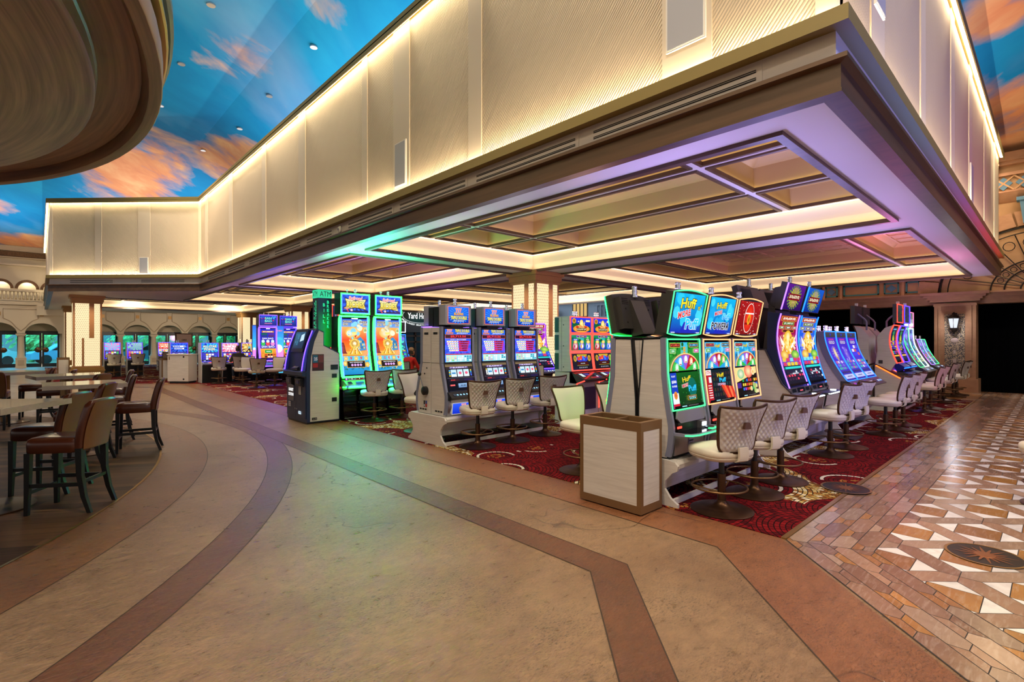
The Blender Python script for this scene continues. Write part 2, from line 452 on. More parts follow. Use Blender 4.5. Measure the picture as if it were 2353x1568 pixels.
def m_rib(name, ax, ay, az):
    n = NT(name); X, Y, Z = n.sep(n.pos(False))
    t = n.f('ADD', n.f('ADD', n.f('MULTIPLY', X, ax), n.f('MULTIPLY', Y, ay)), n.f('MULTIPLY', Z, az))
    t2 = n.f('ADD', t, n.f('MULTIPLY', n.noise(n.comb(n.f('MULTIPLY', t, 3.), 0., 0.), 1., 2), .06))
    fine = n.noise(n.comb(n.f('MULTIPLY', t, 60.), 0., 0.), 1., 3, .7)
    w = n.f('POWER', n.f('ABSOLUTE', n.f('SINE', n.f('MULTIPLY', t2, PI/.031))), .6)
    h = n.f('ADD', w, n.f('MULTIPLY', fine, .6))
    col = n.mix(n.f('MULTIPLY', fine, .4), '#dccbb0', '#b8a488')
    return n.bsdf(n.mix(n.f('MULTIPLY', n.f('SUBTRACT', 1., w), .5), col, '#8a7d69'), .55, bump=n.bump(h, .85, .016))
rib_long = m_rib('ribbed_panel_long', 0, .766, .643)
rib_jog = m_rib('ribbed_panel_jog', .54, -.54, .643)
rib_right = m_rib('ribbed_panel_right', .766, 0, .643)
stile_mat = M_plain('panel_stile', '#d8cab4', .5)

def m_carpet():
    n = NT('casino_carpet'); p = n.pos(False)
    vo = n.n('TexVoronoi', voronoi_dimensions='2D'); n.put(vo.inputs['Vector'], n.map(p, (1, 1, 0))); vo.inputs['Scale'].default_value = .95; vo.inputs['Randomness'].default_value = .75
    C = vo.outputs['Position']
    sb = n.n('VectorMath', operation='SUBTRACT'); n.put(sb.inputs[0], n.map(p, (1, 1, 0))); n.put(sb.inputs[1], C)
    X, Y, Z = n.sep(sb.outputs[0])
    d = n.f('SQRT', n.f('ADD', n.f('MULTIPLY', X, X), n.f('MULTIPLY', Y, Y))); a = n.f('ARCTAN2', Y, X)
    rw = .045
    v = n.f('DIVIDE', d, rw); ring = n.f('FLOOR', v); vf = n.f('FRACT', v)
    cnt = n.f('FLOOR', n.f('ADD', n.f('MULTIPLY', ring, 4.2), 4.))
    u = n.f('ADD', n.f('MULTIPLY', n.f('DIVIDE', a, 2*PI), cnt), n.f('MULTIPLY', ring, .37)); cell = n.f('FLOOR', u); uf = n.f('FRACT', u)
    wn = n.n('TexWhiteNoise', noise_dimensions='3D'); n.put(wn.inputs['Vector'], n.comb(ring, cell, n.sep(C)[0])); rnd = wn.outputs['Value']
    wc = n.n('TexWhiteNoise', noise_dimensions='2D'); n.put(wc.inputs['Vector'], C); cr = wc.outputs['Value']
    rad = n.f('MULTIPLY_ADD', cr, .16, .34)
    red = n.ramp(rnd, [(0, '#4a0b10'), (.3, '#761017'), (.75, '#8a161b'), (1, '#560e12')])
    gold = n.ramp(rnd, [(0, '#c9a55a'), (.2, '#8a5a2a'), (.35, '#efe3c0'), (.6, '#d8bd78'), (.8, '#a9702f'), (1, '#f2ead6')], 'CONSTANT')
    col = n.mix(n.f('GREATER_THAN', d, rad), red, n.mix(n.f('GREATER_THAN', n.noise(n.map(p, (1, 1, 1), (0, 0, 0), (5.3, 2.1, 0)), .5, 1), .54), red, gold))
    # pale dashes on one ring, on part of the turn, and an ochre eye
    dash = n.f('MULTIPLY', n.f('COMPARE', ring, n.f('FLOOR', n.f('MULTIPLY_ADD', cr, 3., 5.)), .6), n.f('GREATER_THAN', n.f('SINE', n.f('ADD', a, n.f('MULTIPLY', cr, 40.))), -.1))
    col = n.mix(dash, col, '#efe6d2')
    eye = n.f('MULTIPLY', n.f('LESS_THAN', d, .12), n.f('GREATER_THAN', rnd, .6)); col = n.mix(eye, col, '#b5793a')
    line = n.f('MAXIMUM', n.f('LESS_THAN', vf, .2), n.f('MULTIPLY', n.f('LESS_THAN', uf, .13), n.f('GREATER_THAN', d, .08)))
    col = n.mix(line, col, '#160708')
    fz = n.noise(p, 260, 2)
    return n.bsdf(n.mix(n.f('MULTIPLY', fz, .35), col, '#200a0a'), .95, bump=n.bump(fz, .3, .004), spec=.1)
carpet_mat = m_carpet()

def m_tile():
    n = NT('travertine_tile'); p = n.pos(False); c = n.attr('Col')
    g = n.noise(n.map(p, (1, 1, 1)), 7, 7, .65, .8); s = n.noise(n.map(p, (6, 40, 1), (0, 0, .6)), 1., 4, .6, .5)
    col = n.mix(n.f('MULTIPLY', n.ramp(g, [(.35, '#000000'), (.7, '#ffffff')]), .45), n.mix(.4, c, (.1, .05, .03), 'MULTIPLY'), c)
    col = n.mix(n.f('MULTIPLY', n.ramp(g, [(.3, '#ffffff'), (.55, '#000000')]), .4), c, n.mix(.55, c, '#4a3020'))
    col = n.mix(n.f('MULTIPLY', n.ramp(s, [(.5, '#000000'), (.8, '#ffffff')]), .2), col, '#efe0d0')
    return n.bsdf(col, n.f('MULTIPLY_ADD', g, .15, .14), bump=n.bump(g, .12, .002))
tile_mat = m_tile()

def m_sky():
    n = NT('painted_sky'); p = n.pos(False); X, Y, Z = n.sep(p)
    q = n.map(p, (1, 1, 1.6), (0, 0, -.75))
    st = n.map(q, (.16, .42, .3))
    c1 = n.noise(st, 1.1, 7, .58, .7); c2 = n.noise(n.map(q, (.35, .8, .6)), 1.2, 6, .58, .5)
    low = n.noise(n.map(p, (1, 1, 1)), .11, 2, .5)
    def blob(x, y, rx, ry, rot=0.):
        a = n.map(n.comb(n.f('SUBTRACT', X, x), n.f('SUBTRACT', Y, y)), (1/rx, 1/ry, 1), (0, 0, 0))
        a2, b2, _ = n.sep(a)
        return n.f('SUBTRACT', 1., n.f('ADD', n.f('MULTIPLY', a2, a2), n.f('MULTIPLY', b2, b2)), clamp=True)
    acc = None
    for b in SKYBLOBS:
        k = blob(*b[:4]); k = n.f('MULTIPLY', k, b[4]); acc = k if acc is None else n.f('MAXIMUM', acc, k)
    blue = n.ramp(n.f('ADD', n.f('MULTIPLY', low, .7), n.f('MULTIPLY', c2, .3)), [(.3, '#08629f'), (.5, '#0b7bb8'), (.7, '#1b97cb')])
    f = n.f('ADD', n.f('MULTIPLY', c1, .62), n.f('MULTIPLY', c2, .38))
    cl = n.f('ADD', n.f('SUBTRACT', f, .62), n.f('MULTIPLY', acc, .34))
    m = n.ramp(cl, [(0., '#000000'), (.16, '#ffffff')])
    warm = n.ramp(n.f('ADD', n.f('MULTIPLY', c2, .7), n.f('MULTIPLY', c1, .3)), [(.3, '#bb6b45'), (.5, '#d68d58'), (.65, '#e0aa74'), (.8, '#d8b49c')])
    haze = n.mix(n.f('MULTIPLY', n.ramp(n.noise(st, .7, 4, .5, .5), [(.48, '#000000'), (.72, '#ffffff')]), .35), blue, '#8fa6cc')
    return n.bsdf(n.mix(n.f('MULTIPLY', m, .92), haze, warm), .8, spec=.1)
SKYBLOBS = [(3.2, 30, 3.2, 6.5, 1.), (6.6, 25, 2.2, 4.2, .95), (-4.6, 37.5, 4.2, 3., 1.), (5.4, 12.2, 1.0, 1.6, .55), (-3.5, 41.4, 9, 1.5, 1.),
            (18.6, 1.0, 2.6, 2., 1.1), (14.6, .9, 1.3, .9, .8), (22, .6, 2.5, 2, 1.1), (4.2, 16.5, 1.4, 2.0, .45)]
sky_mat = m_sky()
# ================================================================ camera
cam = bpy.data.cameras.new('camera'); cam.lens = 36*1168/2353; cam.sensor_width = 36; cam.clip_end = 200
co = bpy.data.objects.new('camera', cam); COL.objects.link(co)
co.location = (0, 0, 1.6); co.rotation_euler = (PI/2, 0, -math.radians(42.95)); SC.camera = co
SC.view_settings.view_transform = 'Standard'; SC.view_settings.look = 'None'; SC.view_settings.gamma = 1; SC.view_settings.use_curve_mapping = False
SC.view_settings.exposure = 0.0

# ================================================================ floor
CXF, CYF = -7.1, 10.0
RW, R2, R3, R4 = 8.47, 9.03, 9.75, 10.04
def annulus(name, r0, r1, z, mat, th=0.):
    m = MB()
    if r0 <= 0:
        m.poly([(CXF+r1*cos(2*PI*i/180), CYF+r1*sin(2*PI*i/180), z) for i in range(180)])
    else:
        m.grid(lambda u, v: (CXF+(r0+(r1-r0)*v)*cos(2*PI*u), CYF+(r0+(r1-r0)*v)*sin(2*PI*u), z), 180, 1)
    return struct(m.build(name, mat))
m = MB(); m.box(-40, 40, -25, 60, -.2, 0); struct(m.build('floor', stone_tan))
annulus('floor_ring_warm', RW, R2, .001, stone_warm)
annulus('floor_ring_brown', R3, R4, .001, stone_brown)
annulus('floor_dining_planks', 0, RW, .002, wood_floor)
annulus('trim_1', RW-.012, RW+.012, .005, brass)
m = MB()
for r in (R2, R3, R4):
    m.grid(lambda u, v: (CXF+(r-.004+.008*v)*cos(2*PI*u), CYF+(r-.004+.008*v)*sin(2*PI*u), .0017), 180, 1)
struct(m.build('floor_ring_joints', joint))
def fline(a, yb):   # the line a metres out on the long side, bending at both ends
    return [(a-40*.7071, yb-40*.7071), (a, yb), (a, 21.9-.414*(4.4-a)), (a-9, 21.9-.414*(4.4-a)+9), (a-9, 60)]
YB = {4.4: 1.53, 3.85: 1.8, 3.08: 2.1, 2.8: 2.21}
def fband(name, a, b, z, mat):
    A, B = fline(a, YB[a]), fline(b, YB[b]); m = MB()
    for i in range(4): m.poly([A[i]+(z,), A[i+1]+(z,), B[i+1]+(z,), B[i]+(z,)])
    return struct(m.build(name, mat))
fband('floor_band_brown', 2.8, 3.08, .0022, stone_brown)
fband('floor_band_orange', 3.85, 4.4, .0022, stone_orange)
m = MB()
for a in (2.8, 3.08, 3.85):
    A = fline(a, YB[a])
    for p, q in zip(A, A[1:]):
        d = (Vector(q)-Vector(p)).normalized(); n = Vector((-d.y, d.x))*.004
        m.poly([(p[0]+n.x, p[1]+n.y, .003), (q[0]+n.x, q[1]+n.y, .003), (q[0]-n.x, q[1]-n.y, .003), (p[0]-n.x, p[1]-n.y, .003)])
struct(m.build('floor_band_joints', joint))
# carpet
m = MB(); m.prism([(4.4, 1.53), (18.3, 1.53), (18.3, 41.6), (.25, 41.6), (.25, 26.05), (4.4, 21.9)], 'z', -.01, .008)
struct(m.build('floor_carpet', carpet_mat))
m = MB(); m.box(4.4, 18.3, 1.49, 1.53, -.01, .012); m.box(18.28, 18.32, 1.49, 12, -.01, .012); m.build('trim_2', brass, bevel=.003)['kind'] = 'structure'
# stone tiles on the right: hexagon border and star field
D7 = math.sqrt(.5)
def clip(poly, a, b, c):      # keep a*x+b*y<=c
    out = []
    for i in range(len(poly)):
        p, q = poly[i], poly[(i+1) % len(poly)]; dp, dq = a*p[0]+b*p[1]-c, a*q[0]+b*q[1]-c
        if dp <= 0: out.append(p)
        if dp*dq < 0:
            t = dp/(dp-dq); out.append((p[0]+(q[0]-p[0])*t, p[1]+(q[1]-p[1])*t))
    return out
def shrink(poly, g=.0028):
    n = len(poly)
    A = sum(poly[i][0]*poly[(i+1) % n][1]-poly[(i+1) % n][0]*poly[i][1] for i in range(n))/2
    if abs(A) < 4e-4: return None
    if A < 0: poly = poly[::-1]
    out = poly
    for i in range(n):
        p, q = poly[i], poly[(i+1) % n]; dx, dy = q[0]-p[0], q[1]-p[1]; L = math.hypot(dx, dy)
        if L < 1e-5: continue
        nx, ny = dy/L, -dx/L
        out = clip(out, nx, ny, nx*p[0]+ny*p[1]-g)
        if len(out) < 3: return None
    return out
tm = MB().usecol(); TR = random.Random(3)
def tile(poly, pal):
    poly = shrink(poly)
    if not poly: return
    c = lin(TR.choice(pal)); k = TR.uniform(.85, 1.12); tm.c = tuple(min(x*k, 1) for x in c)
    tm.poly([(x, y, .0034) for x, y in poly])
WHITE = ['#efeae6', '#e6dfdc', '#f4f0ec']; OCHRE = ['#a4733a', '#9a6838', '#b07c42', '#96683e']; BROWN = ['#93715b', '#886752', '#a07d66', '#ae917b', '#856450', '#9b806c']
WB, MXc = .54, 4.4+.54*math.tan(PI/8)
s_, h_ = .39, .14
ex, ey = 1.53, 4.4
def infield(P):   # field: inside the border on both sides
    P = clip(P, 0, 1, 1.488-WB)
    return clip(P, -D7, D7, (-4.4+1.49)*D7-WB-.002) if len(P) > 2 else P
ox, oy = 5.345, .845
for i in range(-14, 44):
    for j in range(-9, 3):
        X0, Y0 = ox+i*s_, oy+j*s_
        if (i+j) % 2 == 0:
            for P, pal in (([(-h_, -h_), (h_, -h_), (h_, h_), (-h_, h_)], OCHRE), ([(h_, -h_), (2*h_, 0), (h_, h_)], WHITE), ([(-h_, h_), (-2*h_, 0), (-h_, -h_)], WHITE), ([(-h_, h_), (h_, h_), (0, 2*h_)], WHITE), ([(-h_, -h_), (0, -2*h_), (h_, -h_)], WHITE)):
                P = infield([(X0+a, Y0+b) for a, b in P])
                if len(P) > 2: tile(P, pal)
        else:
            for sx, sy in ((1, 1), (1, -1)):
                # strip from this crossing to the next one, diagonal
                P = [(0, 0), (s_-2*h_, 0), (s_, sy*2*h_), (s_, sy*s_), (2*h_, sy*s_), (0, sy*(s_-2*h_))]
                P = infield([(X0+a*sx, Y0+b) for a, b in P])
                if len(P) > 2: tile(P, BROWN)
def border(to_xy, lo, hi, side):
    per = .585; w = WB/4
    for r in range(4):
        v0, v1 = r*w, (r+1)*w; vm = (v0+v1)/2
        for k in range(int(lo/per)-1, int(hi/per)+2):
            u = k*per+(.29 if r % 2 else 0)
            for P, pal in (([(u, vm), (u+.06, v0), (u+.40, v0), (u+.46, vm), (u+.40, v1), (u+.06, v1)], BROWN),
                           ([(u+.40, v0), (u+.46, vm), (u+per, vm), (u+per+.06, v0)], OCHRE+BROWN), ([(u+.46, vm), (u+per, vm), (u+per+.06, v1), (u+.40, v1)], OCHRE+BROWN)):
                # mitre
                P = clip(P, -1, math.tan(PI/8), 0) if side > 0 else clip(P, 1, math.tan(PI/8), 0)
                if len(P) > 2: tile([to_xy(*q) for q in P], pal)
border(lambda u, v: (4.4+u, 1.49-v), 0, 17, 1)
border(lambda u, v: (4.4+u*D7+v*D7, 1.49+u*D7-v*D7), -11, 0, -1)
for i in range(0, 14):       # tiles past the end of the carpet
    for j in range(0, 12):
        tile([(18.34+i*.3, 1.5+j*.3), (18.64+i*.3, 1.5+j*.3), (18.64+i*.3, 1.8+j*.3), (18.34+i*.3, 1.8+j*.3)], BROWN+OCHRE)
struct(tm.build('floor_tiles', tile_mat))
m = MB(); m.poly([(4.4, 1.5, .0028), (-22, -24.9, .0028), (24, -24.9, .0028), (24, 5.2, .0028), (18.3, 5.2, .0028), (18.3, 1.5, .0028)]); struct(m.build('floor_tile_grout', grout))

# ================================================================ sky ceiling
def zc(t): return 10-2.9*t**.85
m = MB()
c0 = [(5, -25), (5, 26.3), (-3, 34.3), (-45, 34.3)]; c1 = [(24, -25), (24, 42.8), (-3, 42.8), (-45, 42.8)]
m.poly([(5, -25, 10), (5, 26.3, 10), (-3, 34.3, 10), (-45, 34.3, 10), (-45, -25, 10)])
for i in range(3):
    m.grid(lambda u, v: tuple(Vector((*c0[i], 0)).lerp(Vector((*c0[i+1], 0)), u).lerp(Vector((*c1[i], 0)).lerp(Vector((*c1[i+1], 0)), u), v))[:2]+(zc(v),), 16 if i != 1 else 8, 14)
struct(m.build('ceiling', sky_mat, smooth=25))

# ================================================================ canopy
def cpath(d): return [(20.3, 1.17-d), (4.48-d, 1.17-d), (4.48-d, 21.95-.414*d), (.31-d, 26.12-.414*d), (.31-d, 41.4)]
def canopy_sweep(name, prof, mat, seg=(0, 4), **k):
    """closed profile of (outward offset, z) pushed along the canopy edge"""
    P = [cpath(d) for d, z in prof]
    m = MB(); m.sweep([[(P[i][j][0], P[i][j][1], prof[i][1]) for i in range(len(prof))] for j in range(seg[0], seg[1]+1)])
    return struct(m.build(name, mat, **k))
ZT = 6.9
# walls and stiles
long_st = [(21.35, 20.96), (18.15, 17.75), (14.84, 14.52), (12.17, 11.75), (8.96, 8.75), (7.8, 7.28), (5.71, 5.42), (2.64, 2.14)]
right_st = [(5.54, 6.06), (7.99, 8.32), (10.6, 11.0), (13.01, 13.51), (15.92, 16.2), (18.6, 19.0)]
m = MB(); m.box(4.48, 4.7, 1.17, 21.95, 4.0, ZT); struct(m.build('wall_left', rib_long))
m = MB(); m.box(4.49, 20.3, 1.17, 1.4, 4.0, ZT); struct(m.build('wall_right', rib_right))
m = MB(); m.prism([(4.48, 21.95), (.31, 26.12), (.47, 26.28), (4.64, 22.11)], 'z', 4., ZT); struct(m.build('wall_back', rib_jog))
m = MB(); m.box(.31, .5, 26.12, 41.4, 4., ZT); struct(m.build('wall_far_left', stile_mat))
m = MB(); m.box(20.1, 20.3, 1.4, 41.4, 3.52, ZT); struct(m.build('wall_far_right', stile_mat))
m = MB(); m.prism([(20.3, 1.17), (4.48, 1.17), (4.48, 21.95), (.31, 26.12), (.31, 41.4), (20.3, 41.4)], 'z', ZT+.0, ZT+.06); struct(m.build('ceiling_canopy_blocker', cap_paint))  # unseen lid added so light does not leak through the canopy
nt = 3
def stile(bx):
    global nt
    m = MB(); bx(m); o = m.build('trim_%d' % nt, stile_mat, bevel=.004); struct(o); nt += 1; return o
for b, a in long_st: stile(lambda m: m.box(4.465, 4.5, a, b, 4.02, ZT))
stile(lambda m: m.box(4.465, 4.56, 1.155, 1.3, 4.02, ZT))
for a, b in right_st: stile(lambda m: m.box(a, b, 1.155, 1.2, 4.02, ZT))
for t0, t1 in ((.30, .345), (.585, .665), (0, .02), (.98, 1.)):       # from the left end along the angled face
    def q(t, d): return (.31+(4.17)*t-d*D7, 26.12-4.17*t-d*D7)
    stile(lambda m: m.prism([q(t0, .015), q(t1, .015), q(t1, -.02), q(t0, -.02)], 'z', 4.02, ZT))
canopy_sweep('trim_20', [(-.06, 6.9), (.12, 6.9), (.12, 7.0), (-.06, 7.0)], cap_paint)
canopy_sweep('trim_21', [(.10, 6.82), (.12, 6.82), (.12, 6.92), (.10, 6.92)], cap_paint)
canopy_sweep('trim_22', [(0., 3.98), (.12, 3.98), (.12, 4.1), (.10, 4.1), (.10, 4.02), (0., 4.02)], cap_paint)
canopy_sweep('trim_23', [(-.1, 3.7), (.01, 3.7), (.01, 3.99), (-.1, 3.99)], fascia_paint)
canopy_sweep('trim_24', [(-.1, 3.5), (.055, 3.5), (.055, 3.70), (.075, 3.705), (.11, 3.715), (.11, 3.75), (-.1, 3.75)], wood_crown_x, seg=(0, 1))
canopy_sweep('trim_25', [(-.1, 3.5), (.055, 3.5), (.055, 3.70), (.075, 3.705), (.11, 3.715), (.11, 3.75), (-.1, 3.75)], wood_crown_y, seg=(1, 4))
canopy_sweep('trim_26', [(-.05, 3.485), (.062, 3.485), (.062, 3.515), (-.05, 3.515)], wood_crown_y)
for nm, lab, z, up, sg in (('cove_light', 'long LED strip washing the canopy wall from under its top cap', 6.893, -1, 0), ('cove_light', 'long LED strip hidden in the ledge at the foot of the canopy wall', 4.03, 1, 0)):
    m = MB(); a, b = (.035, .095) if up < 0 else (.03, .06)
    A, B = cpath(a), cpath(b)
    for j in range(4): m.poly([A[j]+(z,), A[j+1]+(z,), B[j+1]+(z,), B[j]+(z,)][::up])
    tag(m.build(nm, wall_led if up < 0 else ledge_led), lab, 'light strip')
n = NT('fascia_glow'); X, Y, Z = n.sep(n.pos(False)); e = n.n('Emission')
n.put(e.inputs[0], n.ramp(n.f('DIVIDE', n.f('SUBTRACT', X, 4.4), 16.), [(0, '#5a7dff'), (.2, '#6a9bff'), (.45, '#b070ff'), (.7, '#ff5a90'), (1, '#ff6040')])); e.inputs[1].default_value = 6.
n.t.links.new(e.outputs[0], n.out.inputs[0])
m = MB(); m.box(4.48, 20.25, 1.13, 1.158, 3.752, 3.79); tag(m.build('fascia_glow_line', n.m), 'thin blue to pink glow standing for coloured light on the right fascia', 'light strip')  # glowing strip stands in for coloured light falling on the fascia
# vents along the long side and the angled side
def vent(loc, rz, L, label):
    t = root('air_vent', label, 'vent', loc, rz, 'slot vents along the canopy fascia')
    m = MB(); m.box(-L/2, L/2, -.004, .006, -.075, .075); m.build('frame', fascia_paint, t, bevel=.002)
    for z in (-.035, .03):
        m = MB(); m.box(-L/2+.03, L/2-.05, -.007, .004, z-.013, z+.013); m.build('slot', slot_dark, t)
        m = MB(); m.box(-L/2+.03, L/2-.05, -.0085, -.006, z-.002, z+.002); m.build('blade', fascia_paint, t)
vy = [(1.7, 3.51), (3.69, 5.55), (5.73, 7.6), (7.79, 9.55), (10.26, 11.67), (12.0, 13.8), (14.2, 16.0), (16.4, 18.2), (18.6, 20.9)]
names = ['nearest the canopy corner', 'second from the canopy corner', 'third from the canopy corner', 'fourth from the canopy corner', 'fifth from the corner', 'sixth from the canopy corner', 'seventh from the canopy corner', 'eighth from the canopy corner', 'last before the angled bend']
for (a, b), l in zip(vy, names): vent((4.468, (a+b)/2, 3.865), -PI/2, b-a, 'slotted air vent in the long canopy fascia, '+l)
for t, l in ((.72, 'left one on the short angled fascia'), (.25, 'right one on the short angled fascia')):
    vent((4.48-4.17*t-.012*D7, 21.95+4.17*t-.012*D7, 3.865), -PI/4-0*PI, 1.75, 'slotted air vent, '+l)
t = root('round_sensor', 'small round white sensor on the fascia between two vents', 'sensor', (4.468, 9.9, 3.86), -PI/2)
m = MB(); m.at(rx=PI/2).lathe([(.0, 0), (.07, 0), (.07, .02), (.05, .04), (0, .045)], 20); m.build('body', white_paint, t, smooth=40)
m = MB(); m.at(rx=PI/2).lathe([(.0, .04), (.025, .04), (.02, .06), (0, .062)], 14); m.build('lens', silver, t, smooth=40)
def speaker_panel(loc, rz, w, h, label):
    t = root('wall_speaker', label, 'speaker panel', loc, rz, 'flush panels in the canopy wall')
    m = MB(); m.box(-w/2, w/2, -.016, .004, -h/2, h/2); m.box(-w/2+.012, w/2-.012, -.02, -.002, -h/2+.012, h/2-.012); m.build('frame', white_paint, t, bevel=.003)
    m = MB(); m.box(-w/2+.02, w/2-.02, -.023, -.018, -h/2+.02, h/2-.02); m.build('grille', M_plain('speaker_cloth', '#aeb0b8', .7), t)
speaker_panel((4.463, 2.39, 4.98), -PI/2, .40, 1.2, 'tall pale speaker panel in the wide stile nearest the canopy corner')
speaker_panel((4.463, 7.54, 4.58), -PI/2, .36, .75, 'speaker panel low on the canopy wall left of the long ribbed panels')
speaker_panel((.31+4.17*.625-.018*D7, 26.12-4.17*.625-.018*D7, 4.45), -PI/4, .34, .62, 'small speaker panel low on the short angled canopy wall')
speaker_panel((5.8, 1.152, 5.2), 0, .36, 1.0, 'speaker panel in the stile right of the canopy corner')
speaker_panel((13.26, 1.152, 4.58), 0, .36, .9, 'speaker panel far along the right side of the canopy wall')

# soffit and coffers
XS = [4.43, 4.95, 9.85, 10.75, 19.8, 20.3]; YS = [1.12, 1.72, 9.75, 10.45, 18.8, 19.5, 27.8, 28.6, 36.9, 41.4]
cof = []
m = MB()
for i in range(5):
    for j in range(9):
        if i in (1, 3) and j in (1, 3, 5, 7):
            x0 = 1.95 if (i == 1 and j == 7) else XS[i]
            cof.append((x0, XS[i+1], YS[j], YS[j+1])); continue
        if j == 7 and i == 0: continue
        m.poly([(XS[i], YS[j], 3.51), (XS[i], YS[j+1], 3.51), (XS[i+1], YS[j+1], 3.51), (XS[i+1], YS[j], 3.51)])
m.poly([(4.43, 21.95, 3.51), (.26, 26.12, 3.51), (.26, 28.6, 3.51), (4.43, 28.6, 3.51)])
m.poly([(.26, 28.6, 3.51), (.26, 41.4, 3.51), (1.95, 41.4, 3.51), (1.95, 28.6, 3.51)]); m.poly([(1.95, 36.9, 3.51), (1.95, 41.4, 3.51), (4.43, 41.4, 3.51), (4.43, 36.9, 3.51)])
struct(m.build('ceiling_soffit', soffit_paint))
ornate = NT('pressed_ceiling_panel'); _v = ornate.n('TexVoronoi', feature='F1'); ornate.put(_v.inputs['Vector'], ornate.pos(False)); _v.inputs['Scale'].default_value = 9
ornate = ornate.bsdf('#cdb084', .6, bump=ornate.bump(_v.outputs['Distance'], .6, .03))
def frame(m, x0, x1, y0, y1, w, z0, z1):      # ring of four bars inside the rectangle
    m.box(x0, x1, y0, y0+w, z0, z1); m.box(x0, x1, y1-w, y1, z0, z1); m.box(x0, x0+w, y0+w, y1-w, z0, z1); m.box(x1-w, x1, y0+w, y1-w, z0, z1)
def slopeframe(m, a, b):   # a,b = (x0,x1,y0,y1,z)
    c = lambda r: [(r[0], r[2], r[4]), (r[1], r[2], r[4]), (r[1], r[3], r[4]), (r[0], r[3], r[4])]
    A, B = c(a), c(b)
    for k in range(4): m.poly([A[k], A[(k+1) % 4], B[(k+1) % 4], B[k]])
for ci, (x0, x1, y0, y1) in enumerate(cof):
    zl, zu, zt = 3.51, 3.95, 4.42
    m = MB(); frame(m, x0-.02, x1+.02, y0-.02, y1+.02, .085, 3.47, 3.535); struct(m.build('trim_coffer', wood_crown_y, bevel=.008))
    o, g = .26, .10                                   # cove pocket: wide at the bottom, narrower above
    m = MB(); slopeframe(m, (x0, x1, y0, y1, 3.532), (x0-o, x1+o, y0-o, y1+o, 3.532))
    slopeframe(m, (x0-o, x1+o, y0-o, y1+o, 3.532), (x0-o*.62, x1+o*.62, y0-o*.62, y1+o*.62, 3.72))
    slopeframe(m, (x0-o*.62, x1+o*.62, y0-o*.62, y1+o*.62, 3.72), (x0-g, x1+g, y0-g, y1+g, zu)); struct(m.build('ceiling_cove', cove_paint))
    m = MB()
    slopeframe(m, (x0-.07, x1+.07, y0-.07, y1+.07, 3.540), (x0-.12, x1+.12, y0-.12, y1+.12, 3.540))
    slopeframe(m, (x0-.05, x1+.05, y0-.05, y1+.05, zu-.012), (x0-.075, x1+.075, y0-.075, y1+.075, zu-.012))
    tag(m.build('cove_light', cove_led), 'LED strips round the ceiling coffer '+['nearest the canopy corner', 'over the train machines', 'third along the left side', 'fourth along the left side', 'on the right side nearest the aisle', 'on the right side behind the centre column', 'third back on the right side', 'farthest back on the right side'][ci], 'light strip')
    ins = 1.6; xs = [x0-g, x0+ins-.07, x0+ins+.07, x1-ins-.07, x1-ins+.07, x1+g]; ys = [y0-g, y0+ins-.07, y0+ins+.07, y1-ins-.07, y1-ins+.07, y1+g]
    e = .08
    xs2 = [(x0+e, xs[1]), (xs[2], xs[3]), (xs[4], x1-e)]; ys2 = [(y0+e, ys[1]), (ys[2], ys[3]), (ys[4], y1-e)]
    mb, mt, mc, mp, ml = MB(), MB(), MB(), MB(), MB()
    frame(mb, x0-g, x1+g, y0-g, y1+g, g+e, zu, zu+.04)
    for a in (x0+ins, x1-ins): mb.box(a-.07, a+.07, y0+e, y1-e, zu, zu+.04)
    for b in (y0+ins, y1-ins):
        for a0, a1 in xs2: mb.box(a0, a1, b-.07, b+.07, zu, zu+.04)
    for a0, a1 in xs2:
        for b0, b1 in ys2:
            frame(mt, a0-.012, a1+.012, b0-.012, b1+.012, .05, zu-.025, zu+.03)
            slopeframe(mc, (a0, a1, b0, b1, zu+.03), (a0, a1, b0, b1, zt-.12))
            slopeframe(mc, (a0, a1, b0, b1, zt-.12), (a0+.05, a1-.05, b0+.05, b1-.05, zt-.09))
            slopeframe(mc, (a0+.05, a1-.05, b0+.05, b1-.05, zt-.09), (a0+.13, a1-.13, b0+.13, b1-.13, zt-.03))
            slopeframe(mc, (a0+.13, a1-.13, b0+.13, b1-.13, zt-.03), (a0+.13, a1-.13, b0+.13, b1-.13, zt))
            slopeframe(ml, (a0+.004, a1-.004, b0+.004, b1-.004, zu+.032), (a0+.03, a1-.03, b0+.03, b1-.03, zu+.032))  # added glowing ledge, lights the coffer from inside
            nx = max(1, round((a1-a0)/.75)); ny = max(1, round((b1-b0)/.75))
            for i in range(nx):
                for j in range(ny):
                    p0, p1 = a0+.13+(a1-a0-.26)*i/nx, a0+.13+(a1-a0-.26)*(i+1)/nx; q0, q1 = b0+.13+(b1-b0-.26)*j/ny, b0+.13+(b1-b0-.26)*(j+1)/ny
                    mp.poly([(p0, q0, zt), (p0, q1, zt), (p1, q1, zt), (p1, q0, zt)])
                    frame(mp, p0, p1, q0, q1, .05, zt-.03, zt-.001)
    struct(mb.build('ceiling_coffer_beams', soffit_paint, bevel=.006)); struct(mt.build('trim_coffer_grid', wood_crown_y, bevel=.006))
    struct(mc.build('ceiling_coffer_sides', coffer_paint)); struct(ml.build('trim_coffer_light', coffer_fill)); struct(mp.build('ceiling_coffer_panels', ornate))

